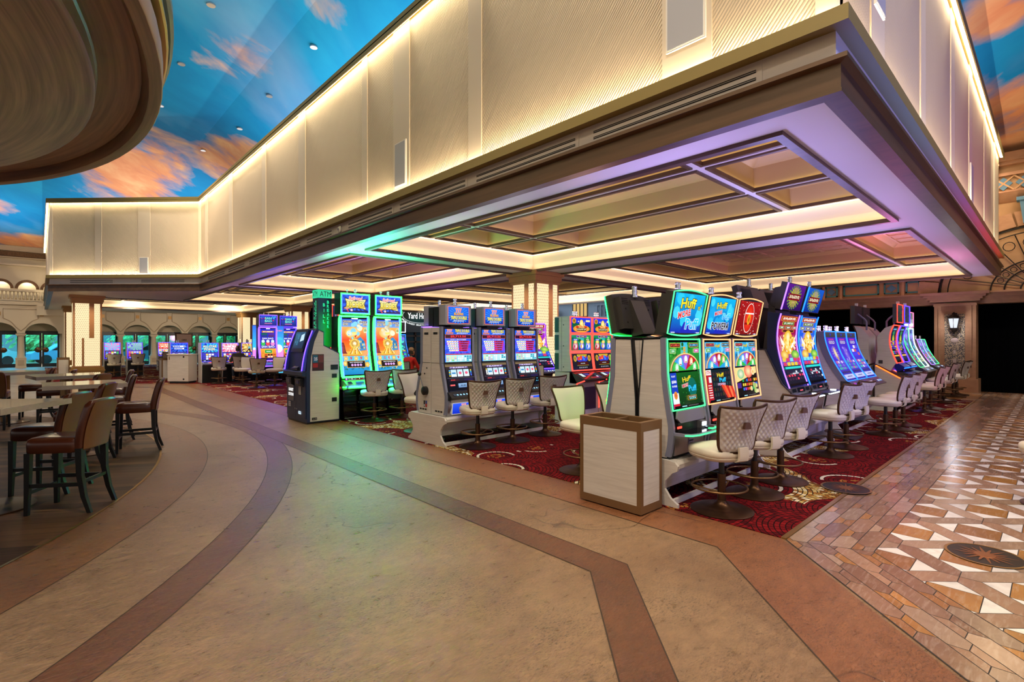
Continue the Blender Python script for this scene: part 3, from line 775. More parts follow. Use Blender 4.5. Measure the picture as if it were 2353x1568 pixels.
# columns
def column(x, y, label, w=.94):
    t = root('column', label, 'column', (x, y, 0), 0, 'lattice columns under the canopy'); h = w/2
    m = MB(); m.box(-h-.07, h+.07, -h-.07, h+.07, 0, .34); m.build('plinth', gold_paint, t, bevel=.01)
    for rz in range(4):
        m = MB(); m.at(rz=rz*PI/2).box(-h+.06, h-.06, -h-.078, -h-.06, .06, .28); m.build('plinth_panel', lattice, t)
    m = MB(); m.box(-h-.1, h+.1, -h-.1, h+.1, .34, .40); m.box(-h-.06, h+.06, -h-.06, h+.06, .40, .50); m.build('base_moulding', gold_paint, t, bevel=.012)
    m = MB(); m.box(-h+.012, h-.012, -h+.012, h-.012, .5, 3.2); m.build('shaft', bronze_paint, t)
    for sx in (-1, 1):
        for sy in (-1, 1):
            m = MB(); m.box(sx*h-.05*sx-.0, sx*h, sy*h-.05*sy, sy*h, .5, 3.2) if False else m.cbox(sx*(h-.03), sy*(h-.03), 1.85, .06, .06, 2.7); m.build('corner_post', bronze_paint, t, bevel=.004)
    for rz in range(4):
        m = MB(); m.at(rz=rz*PI/2)
        a, b = -h+.065, h-.065; W = b-a
        u1, u2, l1, l2 = a+W*.56, a+W*.76, a+W*.27, a+W*.36; zm = 1.72
        m.box(a, u1, -h-.004, -h+.014, zm, 3.17); m.box(u2, b, -h-.004, -h+.014, zm, 3.17); m.box(a, l1, -h-.004, -h+.014, .55, zm); m.box(l2, b, -h-.004, -h+.014, .55, zm); m.box(u1, u2, -h-.004, -h+.014, zm-.06, zm) if False else None
        m.build('lattice_panel', lattice, t)
        m = MB(); m.at(rz=rz*PI/2).box(u1, u2, -h-.012, -h+.01, zm, 3.2); m.box(l1, l2, -h-.012, -h+.01, .5, zm); m.build('band', bronze_paint, t, bevel=.003)
    m = MB(); m.box(-h-.03, h+.03, -h-.03, h+.03, 3.18, 3.25); m.box(-h-.06, h+.06, -h-.06, h+.06, 3.25, 3.40); m.box(-h-.11, h+.11, -h-.11, h+.11, 3.40, 3.508); m.build('capital', gold_paint, t, bevel=.012)
column(10.3, 10.1, 'tall lit lattice column in the middle, rising behind the three reel machines')
column(1.5, 28.2, 'lit lattice column on the left, under the angled end of the canopy')
column(1.5, 37.3, 'lit lattice column half hidden behind the left column')
column(10.3, 28.2, 'lit lattice column behind the bill breaker sign')
column(10.3, 37.3, 'lit lattice column far back beside the pink and blue machine')

# round overhead canopy, upper left
def ovl(name, prof, mat, lab=None, **k):
    m = MB(); m.lathe(prof, 120, (OVX, OVY, OVZ)); return struct(m.build(name, mat, smooth=30, **k))
r = OVR
ovl('ceiling_round_soffit', [(0.02, -.02), (r-.66, -.02), (r-.62, 0), (r-.62, .17), (r-.60, .19), (r-.2, .10), (r-.17, .02), (r-.13, -.03), (r-.1, -.04), (r-.01, -.04), (r, -.02), (r, .2), (r-.02, .23), (.02, .3)], overhead_wood)
ovl('trim_round_fascia', [(r-.3, .22), (r-.09, .22), (r-.09, .47), (r-.3, .47)], fascia_paint)
ovl('trim_round_lip', [(r-.05, .34), (r+.03, .34), (r+.05, .36), (r+.05, .39), (r-.05, .39)], brass)
ovl('trim_round_cap', [(r-.3, .46), (r+.07, .46), (r+.1, .5), (r+.1, .60), (r+.07, .62), (r-.3, .62)], M_plain('round_cap_paint', '#6f6a55', .45))
ovl('wall_round_drum', [(r-.45, .6), (r-.12, .6), (r-.12, 2.6), (r-.45, 2.6)], stile_mat)
ovl('trim_round_top', [(r-.45, 2.6), (r+.1, 2.6), (r+.1, 2.72), (r-.45, 2.72)], cap_paint)
for i in range(10):
    a = -.95+i*.22; m = MB(); m.at(OVX+(r-.1)*cos(a), OVY+(r-.1)*sin(a), OVZ, a).box(-.02, .03, -.03, .03, .62, 2.6); struct(m.build('trim_round_stile', bronze_paint))
m = MB()
m.grid(lambda u, v: (OVX+(r-.06+.07*v)*cos(2*PI*u), OVY+(r-.06+.07*v)*sin(2*PI*u), OVZ+.63), 120, 1); m.grid(lambda u, v: (OVX+(r-.06+.07*v)*cos(2*PI*u), OVY+(r-.06+.07*v)*sin(2*PI*u), OVZ+2.59), 120, 1)
tag(m.build('cove_light', wall_led), 'LED strips washing the drum of the round overhead canopy', 'light strip')
t = root('ceiling_downlight', 'small brown downlight in the round wooden soffit', 'downlight', (-.52, 6.25, OVZ-.02))
m = MB(); m.lathe([(.035, -.012), (.06, -.012), (.062, 0), (.035, 0)], 20); m.build('trim_ring', bronze, t); m = MB(); m.lathe([(0, -.004), (.036, -.004), (.036, .0)], 16); m.build('lens', bronze_dark, t)
# ================================================================ far wall with arcade and doors (left, behind)
YW = 42.0
cols = [-4.5, -2.65, -.78, 1.05]; cols2 = [2.1, 3.93, 5.75, 7.55, 9.4, 11.2, 13.0]
def arch_bay(m, xa, xb, y0, y1, zs, rise, ztop, pier=.17):
    a, b = xa+pier, xb-pier; n = 14; c = (a+b)/2; w = (b-a)/2
    arc = [(c-w*cos(PI*k/n), zs+rise*sin(PI*k/n)) for k in range(n+1)]
    # wall over the arch in slices, and the pier-wide strips
    pts = [(xa, zs)]+arc+[(xb, zs), (xb, ztop), (xa, ztop)]
    m.prism(pts, 'y', y0, y1)
m = MB()
for L in (cols, cols2):
    for a, b in zip(L, L[1:]): arch_bay(m, a, b, YW, YW+.35, 2.06, .62, 3.75)
m.box(1.05, 2.1, YW, YW+.35, 0, 3.75); m.box(13.0, 24, YW, YW+.35, 0, 3.75); m.box(-45, -4.5, YW, YW+.35, 0, 7.2)
m.box(13.3, 15., YW-.5, YW, 2.75, 3.75); m.box(13.6, 14.8, YW-.4, YW, 0, 2.75); m.box(-.1, 2.1, YW-.25, YW, 3.15, 3.75); m.box(-4.5, 24, YW-.12, YW+.3, 3.75, 3.95)
struct(m.build('wall_arcade', cream_wall))
def moulded(m, pts, r=.03): m.tube([(p[0], YW-.012, p[1]) for p in pts], r, 6, loop=True)
m = MB()
for L in (cols, cols2):
    for a, b in zip(L, L[1:]):
        c0 = (a+b)/2
        for (xa, xb, sgn) in ((a-(b-a)/2+.16, a+(b-a)/2-.16, 0),):
            w = (b-a)/2-.16
            pts = [(a-w, 3.5), (a+w, 3.5), (a+w, 2.95), (a+w-.06, 2.92)]+[(a+.12+(w-.2)*(1-k/6), 2.28+.6*sin(PI/2*(1-k/6))) for k in range(1, 6)]+[(a, 2.2)]
            pts += [(2*a-x, z) for x, z in pts[::-1][1:-2]]
            moulded(m, pts)
struct(m.build('trim_arcade', cream_trim, smooth=40))
m = MB()
for x in [(a+b)/2 for L in (cols, cols2) for a, b in zip(L, L[1:])]: m.box(x-.09, x+.09, YW-.05, YW, 3.1, 3.32)
struct(m.build('trim_arcade_keystones', gold_paint, bevel=.01))
def ped_column(x, label):
    t = root('arcade_column', label, 'column', (x, YW+.17, 0), 0, 'arcade columns by the doors')
    m = MB(); m.cbox(0, 0, .3, .46, .46, .5); m.cbox(0, 0, .025, .5, .5, .05); m.cbox(0, 0, .575, .5, .5, .05); m.build('pedestal', cream_wall, t, bevel=.01)
    m = MB(); m.box(-.14, .14, -.245, -.22, .15, .46); m.build('pedestal_panel', cream_trim, t, bevel=.008)
    m = MB(); m.lathe([(.2, .6), (.2, .66), (.165, .72), (.16, .9), (.14, 1.86), (.15, 1.88), (.15, 1.9)], 16); m.build('shaft', cream_wall, t, smooth=50)
    m = MB(); m.cbox(0, 0, 1.93, .36, .36, .07); m.cbox(0, 0, 2.0, .46, .46, .07); m.build('capital', cream_wall, t, bevel=.01)
for x, l in zip([-2.65, -.78, 3.93, 5.75, 7.55, 9.4, 11.2], ['first on the far left', 'between the two blue glass door pairs', 'left of the casino sign, behind the tan chairs', 'second right of the lattice column', 'just left of the framed sign', 'just right of the framed sign', 'farthest right of the arcade']):
    ped_column(x, 'cream arcade column on a square pedestal, '+l)
# entrance doors behind the arcade
glass = NT('blue_glass'); _t = glass.n('BsdfTransparent'); glass.put(_t.inputs[0], (.08, .62, .95)); _g = glass.n('BsdfGlossy'); _g.inputs['Roughness'].default_value = .05
_m = glass.n('MixShader'); _m.inputs[0].default_value = .06; glass.t.links.new(_t.outputs[0], _m.inputs[1]); glass.t.links.new(_g.outputs[0], _m.inputs[2]); glass.t.links.new(_m.outputs[0], glass.out.inputs[0]); glass = glass.m
YD = YW+.9
m = MB(); m.box(-12, 16, YD, YD+.15, 2.2, 4.2); struct(m.build('wall_over_doors', cream_trim))
m = MB(); m.box(.95, 2.15, YW+.35, YD, 0, 3.); m.box(-12, 16, YW+.3, YD+.1, 2.75, 2.9); struct(m.build('wall_entry', cream_wall))
door_frame = M_plain('door_frame_dark', '#0a1520', .35)
nd = 1
for L in (cols, cols2):
    for a, b in zip(L, L[1:]):
        d = root('door_%d' % nd, 'pair of dark framed glass entrance doors in arcade bay %d from the left' % nd, 'door', ((a+b)/2, YD, 0)); d['kind'] = 'structure'; nd += 1
        w = (b-a)/2
        m = MB(); m.box(-w, -w+.09, 0, .1, 0, 2.2); m.box(w-.09, w, 0, .1, 0, 2.2); m.box(-w, w, 0, .1, 2.08, 2.22); m.build('frame', door_frame, d)
        for s in (-1, 1):
            x0, x1 = (s*(w-.09), s*.01) if s < 0 else (.01, w-.09)
            m = MB(); frame2 = [(x0, x0+.1, 0, 2.08), (x1-.1, x1, 0, 2.08), (x0+.1, x1-.1, 0, .22), (x0+.1, x1-.1, 1.98, 2.08)]
            for q in frame2: m.box(q[0], q[1], .02, .07, q[2], q[3])
            m.build('leaf', door_frame, d)
            m = MB(); m.poly([(x0+.1, .045, .22), (x1-.1, .045, .22), (x1-.1, .045, 1.98), (x0+.1, .045, 1.98)]); m.build('pane', glass, d)
            m = MB(); m.at(s*.17, .0, 1.05, 0, 0, PI/2).lathe([(0, 0), (.15, 0), (.16, .02), (.1, .05), (0, .06)], 18); m.build('handle', bronze_dark, d, smooth=40)
# upper gallery with balustrade and two lit niches
m = MB()
m.box(-45, 24, YW+.5, YW+.8, 6.2, 7.15); m.box(-45, 24, YW+.2, YW+.8, 6.1, 6.2)
for i in range(-6, 8):
    x = -.52+i*1.12; arch_bay(m, x-.56, x+.56, YW+.5, YW+.8, 4.75, .40, 6.2, .16)
m.box(-45, 24, YW+1.3, YW+1.4, 3.9, 6.3); m.box(-45, 24, YW, YW+1.4, 3.92, 3.98)
struct(m.build('wall_gallery', cream_wall))
m = MB(); m.box(-45, 24, YW+.15, YW+.8, 6.95, 7.25); m.box(-45, 24, YW+.3, YW+.8, 6.55, 6.62); struct(m.build('trim_gallery_cornice', cream_trim, bevel=.02))
brick_m = NT('brick_arch'); _b = brick_m.n('TexBrick'); brick_m.put(_b.inputs['Vector'], brick_m.map(brick_m.pos(False), (6, 6, 2), (PI/2, 0, 0))); _b.inputs['Color1'].default_value = lin('#6b4128')+(1,); _b.inputs['Color2'].default_value = lin('#3f2618')+(1,); _b.inputs['Mortar'].default_value = lin('#a5895f')+(1,); _b.inputs['Scale'].default_value = 3
brick_m = brick_m.bsdf(_b.outputs['Color'], .8)
m = MB()
for i in range(-60, 60): m.box(-.52+i*.12-.04, -.52+i*.12+.04, YW+.25, YW+.5, 6.66, 6.92)
m.box(-45, 24, YW+.32, YW+.5, 6.64, 6.94); struct(m.build('trim_gallery_dentils', brick_m))
m = MB()
for i in range(-3, 3):
    x = -.52+i*1.12; n_ = 14
    m.sweep([[(x-(.40+e)*cos(PI*k/n_), YW+.44+f, 4.75+(.40+e)*sin(PI*k/n_)) for e, f in ((0, 0), (.14, 0), (.14, .06), (0, .06))] for k in range(n_+1)])
struct(m.build('trim_gallery_arches', brick_m))
m = MB(); m.box(-45, 24, YW, YW+.3, 4.55, 4.68); m.box(-45, 24, YW, YW+.3, 3.95, 4.05); struct(m.build('trim_balustrade_rails', cream_wall, bevel=.01))
bal = MB(); bal.lathe([(.05, 0), (.05, .05), (.03, .08), (.065, .2), (.055, .28), (.028, .38), (.05, .44), (.05, .5)], 10)
bal0 = bal.build('baluster', cream_wall, smooth=50); tag(bal0, 'cream vase shaped baluster in the gallery rail, upper left', 'baluster', 'gallery balusters')
bal0.location = (-1.9, YW+.15, 4.05)
for i in range(1, 14):
    o = bal0.copy(); COL.objects.link(o); o.location.x = -1.9+i*.165
# exterior seen through the doors
m = MB(); m.box(-25, 30, YD+.2, YD+30, -.2, -.02); struct(m.build('ground_outside', M_plain('outside_paving', '#8fa0a8', .8)))
leaf = NT('hedge_leaves'); leaf = leaf.bsdf(leaf.mix(leaf.ramp(leaf.noise(leaf.pos(), 6, 5, .7), [(.35, '#000000'), (.65, '#ffffff')]), '#1d4a20', '#79a84a'), .7)
def bush(loc, r, label, seed, sq=1.):
    rr = random.Random(seed); m = MB()
    for _ in range(120):
        u, v = rr.uniform(-1, 1), rr.uniform(0, 2*PI); q = math.sqrt(1-u*u); d = r*rr.uniform(.55, 1)
        p = (d*q*cos(v), d*q*sin(v), r*sq+d*u*sq); a, b = rr.uniform(0, 6), r*rr.uniform(.1, .2)
        m.poly([(p[0]+b*cos(a+k*PI/2), p[1]+b*sin(a+k*PI/2)*.6, p[2]+b*sin(a+k*PI/2+1)) for k in range(4)])
    m.ball((0, 0, r*sq), r*.6, 10, (1, 1, sq))
    o = m.build('bush', leaf); o.location = (loc[0], loc[1], loc[2]-.12); tag(o, label, 'bush', 'greenery outside the doors')
for i, (x, y, r_, s2) in enumerate([(-3, YD+9, 1.2, 1.2), (-.2, YD+11, 1.5, 1.2), (2.8, YD+11, 1.0, 1.6), (5.0, YD+7.8, 1.1, 1.4), (6.8, YD+7.2, 1.2, 1.3), (9.3, YD+7, 1.2, 1.4), (12, YD+7, 1.3, 1.4), (-5.5, YD+10, 1.4, 1.3)]):
    bush((x, y, 0), r_, 'sunlit green bush outside, seen through the door glass, number %s from the left' % ['third', 'fourth', 'fifth', 'sixth', 'seventh', 'eighth', 'ninth', 'first'][i] if i != 7 else 'sunlit green bush outside, farthest left through the door glass', i+1, s2)
def car(loc, rz, c, label):
    t = root('car', label, 'car', loc, rz); m = MB()
    m.prism([(-2.1, .3), (-2.1, .7), (-1.9, .85), (-1.1, .92), (-.5, 1.4), (.8, 1.42), (1.5, .95), (2.0, .85), (2.1, .6), (2.1, .3)], 'y', -.8, .8); m.build('body', M_plain('car_paint', c, .2, .3), t, bevel=.08, seg=3)
    m = MB(); m.prism([(-1., .95), (-.45, 1.33), (.75, 1.35), (1.3, .95)], 'y', -.81, .81); m.build('windows', glass_dark, t)
    for sx in (-1.3, 1.3):
        for sy in (-.72, .72):
            m = MB(); m.at(sx, sy, .32, 0, 0, PI/2).lathe([(0, -.1), (.3, -.1), (.32, -.05), (.32, .05), (.3, .1), (0, .1)], 16); m.build('wheel', black_plastic, t, smooth=40)
car((-3.0, YD+4.0, 0), .4, '#d8dde2', 'pale car parked outside the left pair of doors'); car((1.5, YD+6.6, 0), .2, '#8fa6c0', 'blue grey car parked behind the pale one outside')
car((6.4, YD+2.4, 0), -.2, '#9fb4c8', 'silver blue car seen through the middle doors')

# ================================================================ right end wall (X=21.3)
XW = 21.3
wall_stone = NT('warm_sandstone'); _p = wall_stone.pos(False); wall_stone = wall_stone.bsdf(wall_stone.mix(wall_stone.noise(_p, 1.6, 6, .6), '#96704a', '#c2996c'), .7)
wall_stone2 = NT('pink_sandstone'); _p = wall_stone2.pos(False); wall_stone2 = wall_stone2.bsdf(wall_stone2.mix(wall_stone2.noise(wall_stone2.map(_p, (1, 3, 6)), 1.6, 6, .6), '#8d6347', '#b88a66'), .7)
teal = M_plain('teal_paint', '#2f6f72', .55); slate = M_plain('slate_blue_paint', '#4a6f86', .6); iron = M_plain('wrought_iron', '#1c1511', .5, .5)
curtain = NT('black_curtain'); _p = curtain.pos(False); _c = curtain.noise(curtain.map(_p, (9, 9, .05)), 1., 2); curtain = curtain.bsdf('#020305', .95, bump=curtain.bump(_c, .8, .08), spec=.05)
m = MB(); m.box(XW+.5, XW+.6, -14, 12, 0, 2.95); struct(m.build('wall_black_curtain', curtain))
m = MB(); m.box(XW, XW+.5, -14, 10.5, 3.1, 7.2); m.box(XW, XW+.5, 9.7, 11, 0, 3.1); struct(m.build('wall_end', wall_stone))
m = MB()
for k, (d, z0, z1) in enumerate([(.02, 2.76, 2.84), (.06, 2.84, 2.90), (.10, 2.90, 2.95), (.16, 2.95, 3.02), (.22, 3.02, 3.07), (.30, 3.07, 3.12)]): m.box(XW-d, XW+.5, -14, 10.5, z0, z1)
struct(m.build('trim_entablature', wall_stone2, bevel=.008))
m = MB(); m.box(XW-.18, XW+.5, 1.72, 2.72, .0, 2.8); m.box(XW-.24, XW+.5, 1.66, 2.78, 0, .42); struct(m.build('wall_pilaster', wall_stone2, bevel=.012))
m = MB()
for k, (d, z0, z1) in enumerate([(.22, 2.70, 2.78), (.30, 2.84, 2.90), (.36, 2.90, 2.97), (.44, 2.97, 3.04), (.52, 3.04, 3.12)]): m.box(XW-d, XW, 1.72-d+.2, 2.72+d-.2, z0, z1)
m.box(XW-.20, XW-.17, 1.82, 1.88, .5, 2.7); m.box(XW-.20, XW-.17, 2.56, 2.62, .5, 2.7)
struct(m.build('trim_pilaster_head', wall_stone2, bevel=.008))
mosaic = NT('pilaster_mosaic'); _v = mosaic.n('TexVoronoi'); mosaic.put(_v.inputs['Vector'], mosaic.pos(False)); _v.inputs['Scale'].default_value = 38
mosaic = mosaic.bsdf(mosaic.mix(mosaic.ramp(_v.outputs['Distance'], [(.42, '#000000'), (.62, '#ffffff')]), '#2e333c', '#b59c7a'), .5)
m = MB(); m.box(XW-.195, XW-.17, 1.98, 2.46, .3, 2.45); struct(m.build('trim_pilaster_mosaic', mosaic))
m = MB()
for z in (.7, 1., 1.5, 1.8, 2.1): m.box(XW-.202, XW-.19, 2.0, 2.44, z, z+.012)
m.at(XW-.2, 2.22, 1.62, 0, 0, 0).ball((0, 0, 0), .1, 12, (.2, 1, .8)); m.at().box(XW-.21, XW-.19, 2.19, 2.25, 1.2, 1.31); m.box(XW-.21, XW-.19, 2.18, 2.26, .92, 1.04)
struct(m.build('trim_pilaster_medallions', M_plain('medallion_stone', '#b7a095', .6)))
# lantern
t = root('wall_lantern', 'black wrought iron lantern glowing on the stone pilaster', 'lantern', (XW-.34, 2.22, 2.0))
def hexr(m, z0, r0, z1, r1): m.sweep([[(rr*cos(PI/3*k), rr*sin(PI/3*k), z) for k in range(6)] for z, rr in ((z0, r0), (z1, r1))])
m = MB(); hexr(m, .33, .17, .40, .10); hexr(m, .40, .10, .45, .04); hexr(m, .30, .165, .335, .18); m.ball((0, 0, .48), .025, 8); m.build('cap', iron, t)
m = MB()
for k in range(6): m.cyl((.15*cos(PI/3*k), .15*sin(PI/3*k), .31), (.095*cos(PI/3*k), .095*sin(PI/3*k), .0), .009, 5)
m.build('cage', iron, t)
m = MB(); hexr(m, -.02, .10, .01, .115); hexr(m, -.1, .055, -.02, .1); hexr(m, -.17, .015, -.1, .055); m.cyl((0, 0, -.05), (.18, 0, -.05), .012, 6); m.cyl((0, 0, .44), (.18, 0, .44), .012, 6); m.box(.13, .17, -.06, .06, -.1, .48); m.build('bracket', iron, t)
m = MB(); hexr(m, .01, .088, .30, .142); m.build('glass_shade', M_emit('lantern_glass', (.8, .86, 1.), 1.1), t)
m = MB(); m.ball((0, 0, .14), .035, 8, (1, 1, 1.8)); m.build('bulb', lamp_white, t)
# frieze above the entablature
m = MB()
for y in (3.0, 3.55, 5.35, 5.9, 7.6, 8.15): m.box(XW-.06, XW, y-.04, y+.04, 3.12, 3.62)
m.box(XW-.08, XW, 2.4, 10.5, 3.62, 3.72); struct(m.build('trim_frieze_pilasters', wall_stone2))
def fpanel(y0, y1, dia):
    m = MB()
    for q in ((y0, y1, 3.2, 3.245), (y0, y1, 3.535, 3.58), (y0, y0+.045, 3.2, 3.58), (y1-.045, y1, 3.2, 3.58)): m.box(XW-.05, XW, q[0], q[1], q[2], q[3])
    struct(m.build('trim_frieze_frame', teal, bevel=.006))
    if dia:
        c = (y0+y1)/2; m = MB(); m.prism([(c-.14, 3.39), (c, 3.27), (c+.14, 3.39), (c, 3.51)], 'x', XW-.045, XW); struct(m.build('trim_frieze_diamond', slate, bevel=.006))
for y0, y1, d in ((3.1, 3.48, 0), (3.66, 4.08, 1), (4.22, 5.28, 0), (5.46, 5.86, 1), (5.98, 7.5, 0), (7.7, 8.1, 1), (8.25, 9.6, 0)): fpanel(y0, y1, d)
m = MB(); m.at(XW-.02, 2.72, 3.38, 0, -PI/2).lathe([(.05, 0), (.05, .02), (.12, .03), (.13, .02), (.13, 0)], 20); m.lathe([(0, 0), (.035, .02), (0, .03)], 12); struct(m.build('trim_frieze_roundel', wall_stone2, smooth=40))
# arched fan window above the right opening
yc, zc0 = .35, 3.14
m = MB()
for r_, w_ in ((2.25, .03), (2.05, .015), (1.05, .02), (.75, .02), (.4, .02)):
    m.tube([(XW-.06, yc+r_*cos(PI*k/40), zc0+r_*.82*sin(PI*k/40)) for k in range(41)], w_, 6)
for k in range(1, 12):
    a = PI*k/12; m.tube([(XW-.06, yc+.4*cos(a), zc0+.33*sin(a)), (XW-.06, yc+2.05*cos(a), zc0+1.68*sin(a))], .014, 5)
    a2 = a+PI/24; c_ = (yc+1.7*cos(a2), zc0+1.39*sin(a2)); m.tube([(XW-.06, c_[0]+.13*cos(q), c_[1]+.13*sin(q)) for q in [2*PI*i/12 for i in range(12)]], .012, 5, loop=True)
    m.tube([(XW-.06, yc+.9*cos(a2)+.07*cos(q), zc0+.74*sin(a2)+.07*sin(q)) for q in [2*PI*i/10 for i in range(10)]], .01, 5, loop=True)
tag(m.build('window_grille', iron, smooth=50), 'black wrought iron fan grille over the right opening', 'grille')
m = MB()
for k in range(16):
    a, b = PI*k/16, PI*(k+1)/16-.02
    m.sweep([[(XW-f, yc+(2.3+e)*cos(q), zc0+(1.9+e*.85)*sin(q)) for e, f in ((0, .1), (.5, .14), (.5, 0), (0, 0))] for q in (a, b)])
struct(m.build('trim_arch_voussoirs', wall_stone2, bevel=.01))
m = MB(); m.prism([(yc-.28, 5.75), (yc+.42, 5.75), (yc+.34, 5.05), (yc-.2, 5.05)], 'x', XW-.3, XW); m.box(XW-.36, XW, yc-.34, yc+.48, 5.72, 5.82); struct(m.build('trim_keystone', slate, bevel=.02))
m = MB(); m.at(XW-.32, yc+.07, 5.4).ball((0, 0, 0), .16, 12, (.35, 1, 1))
for k in range(8): m.ball((0, .2*cos(PI*k/4), .2*sin(PI*k/4)), .06, 8, (.5, 1, 1))
struct(m.build('trim_keystone_rosette', slate, smooth=60))
m = MB(); m.box(XW-.12, XW, -14, 2.2, 6.02, 6.1); m.box(XW-.12, XW, -14, 2.2, 6.55, 6.64)
m.box(XW-.3, XW, -14, 10.5, 6.95, 7.2); m.box(XW-.22, XW, -14, 10.5, 6.85, 6.95)
m.prism([(XW-.3, 6.02), (XW, 6.02), (XW, 5.75), (XW-.08, 5.78)], 'y', yc-.9, yc+1.) ; struct(m.build('trim_end_cornice', wall_stone2, bevel=.012))
m = MB()
for i in range(-6, 5):
    y = .2+i*.46; m.prism([(y-.2, 6.32), (y, 6.12), (y+.2, 6.32), (y, 6.52)], 'x', XW-.06, XW)
struct(m.build('trim_blue_diamonds', slate, bevel=.008))
m = MB()
for i in range(-8, 6):
    y = .2+i*.46
    for a, b in (((y-.23, 6.12), (y+.23, 6.54)), ((y-.23, 6.54), (y+.23, 6.12))): m.tube([(XW-.05, a[0], a[1]), (XW-.05, b[0], b[1])], .03, 4)
struct(m.build('trim_diamond_lattice', wall_stone))
m = MB()
for y in (-.7, .3, 1.3): m.box(XW-.26, XW, y-.07, y+.07, 6.62, 6.9); m.box(XW-.3, XW, y-.1, y+.1, 6.84, 6.9)
struct(m.build('trim_end_brackets', wall_stone2, bevel=.02))

# ================================================================ centre back: restaurant front and facade
dark_front = M_plain('charcoal_shopfront', '#2c3238', .6); blue_stone = M_plain('blue_grey_stone', '#76889a', .7)
m = MB(); m.box(11.5, XW, 30., 30.3, 2.2, 3.75); m.box(11.5, 12, 30, 30.3, 0, 3.75); struct(m.build('wall_restaurant', dark_front))
m = MB(); m.box(12, XW, 30.25, 30.3, 0, 2.2); struct(m.build('window_1', M_plain('restaurant_glass', '#0d2a33', .1)))
m = MB()
for x in (13, 14.5, 16, 17.5, 19., 20.5): m.box(x-.06, x+.06, 30.15, 30.25, 0, 2.2)
for z in (1.5, 1.9): m.box(12, XW, 30.15, 30.25, z, z+.09)
struct(m.build('trim_restaurant_mullions', M_plain('brown_beam', '#3a2a20', .5)))
t = root('restaurant_sign', 'oval dark sign with white letters reading Yard House', 'sign', (19.2, 29.98, 3.33))
m = MB(); m.at(rx=PI/2).lathe([(0, 0), (1, 0), (1, .06), (0, .06)], 48)
for v in m.bm.verts: v.co.x *= 1.36; v.co.z *= .5
m.build('board', M_plain('sign_board', '#11383c', .4), t)
m = MB(); m.tube([(1.36*cos(2*PI*k/60), -.07, .5*sin(2*PI*k/60)) for k in range(60)], .02, 6, loop=True); m.build('rim', M_emit('sign_rim', (.75, .85, .85), .7, False), t)
A = Art(3.9, 1.5)
A.text('Yard House', .5, .49, .50, '#ffffff', .27, .02)
def around(A, body, a0, a1, rx, ry, h, inv=False):
    n = len(body)
    for i, ch in enumerate(body):
        if ch == ' ': continue
        a = a0+(a1-a0)*i/(n-1); A.text(ch, .5+rx*cos(a)/3.9, .49+ry*sin(a)/1.5, .026 if ch not in '.I•\'' else .01, '#e8f0ee', .075, .02, ang=math.atan2((ry*cos(a)), -rx*sin(a))+(0 if inv else PI))
around(A, 'GREAT FOOD • CLASSIC ROCK', PI*.86, PI*.14, 1.5, .62, .085)
around(A, "WORLD'S LARGEST SELECTION OF DRAFT BEER", PI*1.12, PI*1.88, 1.5, .62, .085, True)
A.lay('lettering', flat((0, -.065, -.75), (0, 0, 1), (0, -1, 0)), screen_mat, t)
# lit facade with windows and hedge, seen past the centre column
m = MB(); m.box(XW, XW+.3, 10.9, 30, 0, 7.); struct(m.build('wall_facade', blue_stone))
lit = M_emit('lit_window', (.95, .62, .22), .8); lit2 = M_emit('lit_window_pale', (.93, .95, .88), .85)
mull = M_plain('window_bars', '#2a2018', .6)
def fwin(n_, y0, y1, z0, z1, mat, ny, nz):
    w_ = root('window_%d' % n_, 'window', 'window', (XW-.02, 0, 0)); w_['kind'] = 'structure'
    m = MB(); m.box(0, .02, y0, y1, z0, z1); m.build('pane', mat, w_)
    m = MB()
    for i in range(ny+1): m.box(-.012, .0, y0+(y1-y0)*i/ny-.03, y0+(y1-y0)*i/ny+.03, z0, z1)
    for i in range(nz+1): m.box(-.012, .0, y0-.03, y1+.03, z0+(z1-z0)*i/nz-.025, z0+(z1-z0)*i/nz+.025)
    m.build('bars', mull, w_)
fwin(2, 26.3, 29.2, 2.9, 6, lit2, 4, 5); fwin(3, 22.8, 25.4, 2.9, 6, lit2, 4, 5); fwin(4, 17.0, 18.0, 2.9, 4.6, lit, 4, 2); fwin(5, 13.2, 15.2, 3.2, 3.5, lit, 3, 1)
for i, (y, z) in enumerate([(25.9, 3.15), (27.2, 3.1), (28.6, 3.2), (29.4, 3.25), (19.2, 3.1)]):
    bush((XW-.62, y, z-.25), .48, 'green window box bush on the facade, '+['left of the pale windows', 'under the far pale window', 'at the left corner of the facade', 'at the corner beside the restaurant sign', 'right of the centre column'][i], 40+i, .7)
m = MB(); m.box(XW-.4, XW, 12, 17., 2.75, 2.85); m.box(XW-.35, XW-.1, 12, 16.4, 3.42, 3.52); m.box(XW-.5, XW, 16.6, 18.3, 2.55, 2.75); m.box(XW-.15, XW, 18.5, 30, 2.6, 2.75); struct(m.build('trim_facade_ledges', blue_stone, bevel=.02))
b1 = MB(); b1.lathe([(.06, 0), (.06, .05), (.035, .09), (.075, .22), (.06, .32), (.035, .44), (.06, .5), (.06, .57)], 10)
b1 = b1.build('baluster', blue_stone, smooth=50); tag(b1, 'blue grey vase shaped baluster on the facade right of the centre column', 'baluster', 'facade balusters'); b1.location = (XW-.22, 16.2, 2.85)
for i in range(1, 17):
    o = b1.copy(); COL.objects.link(o); o.location.y = 16.2-.24*i
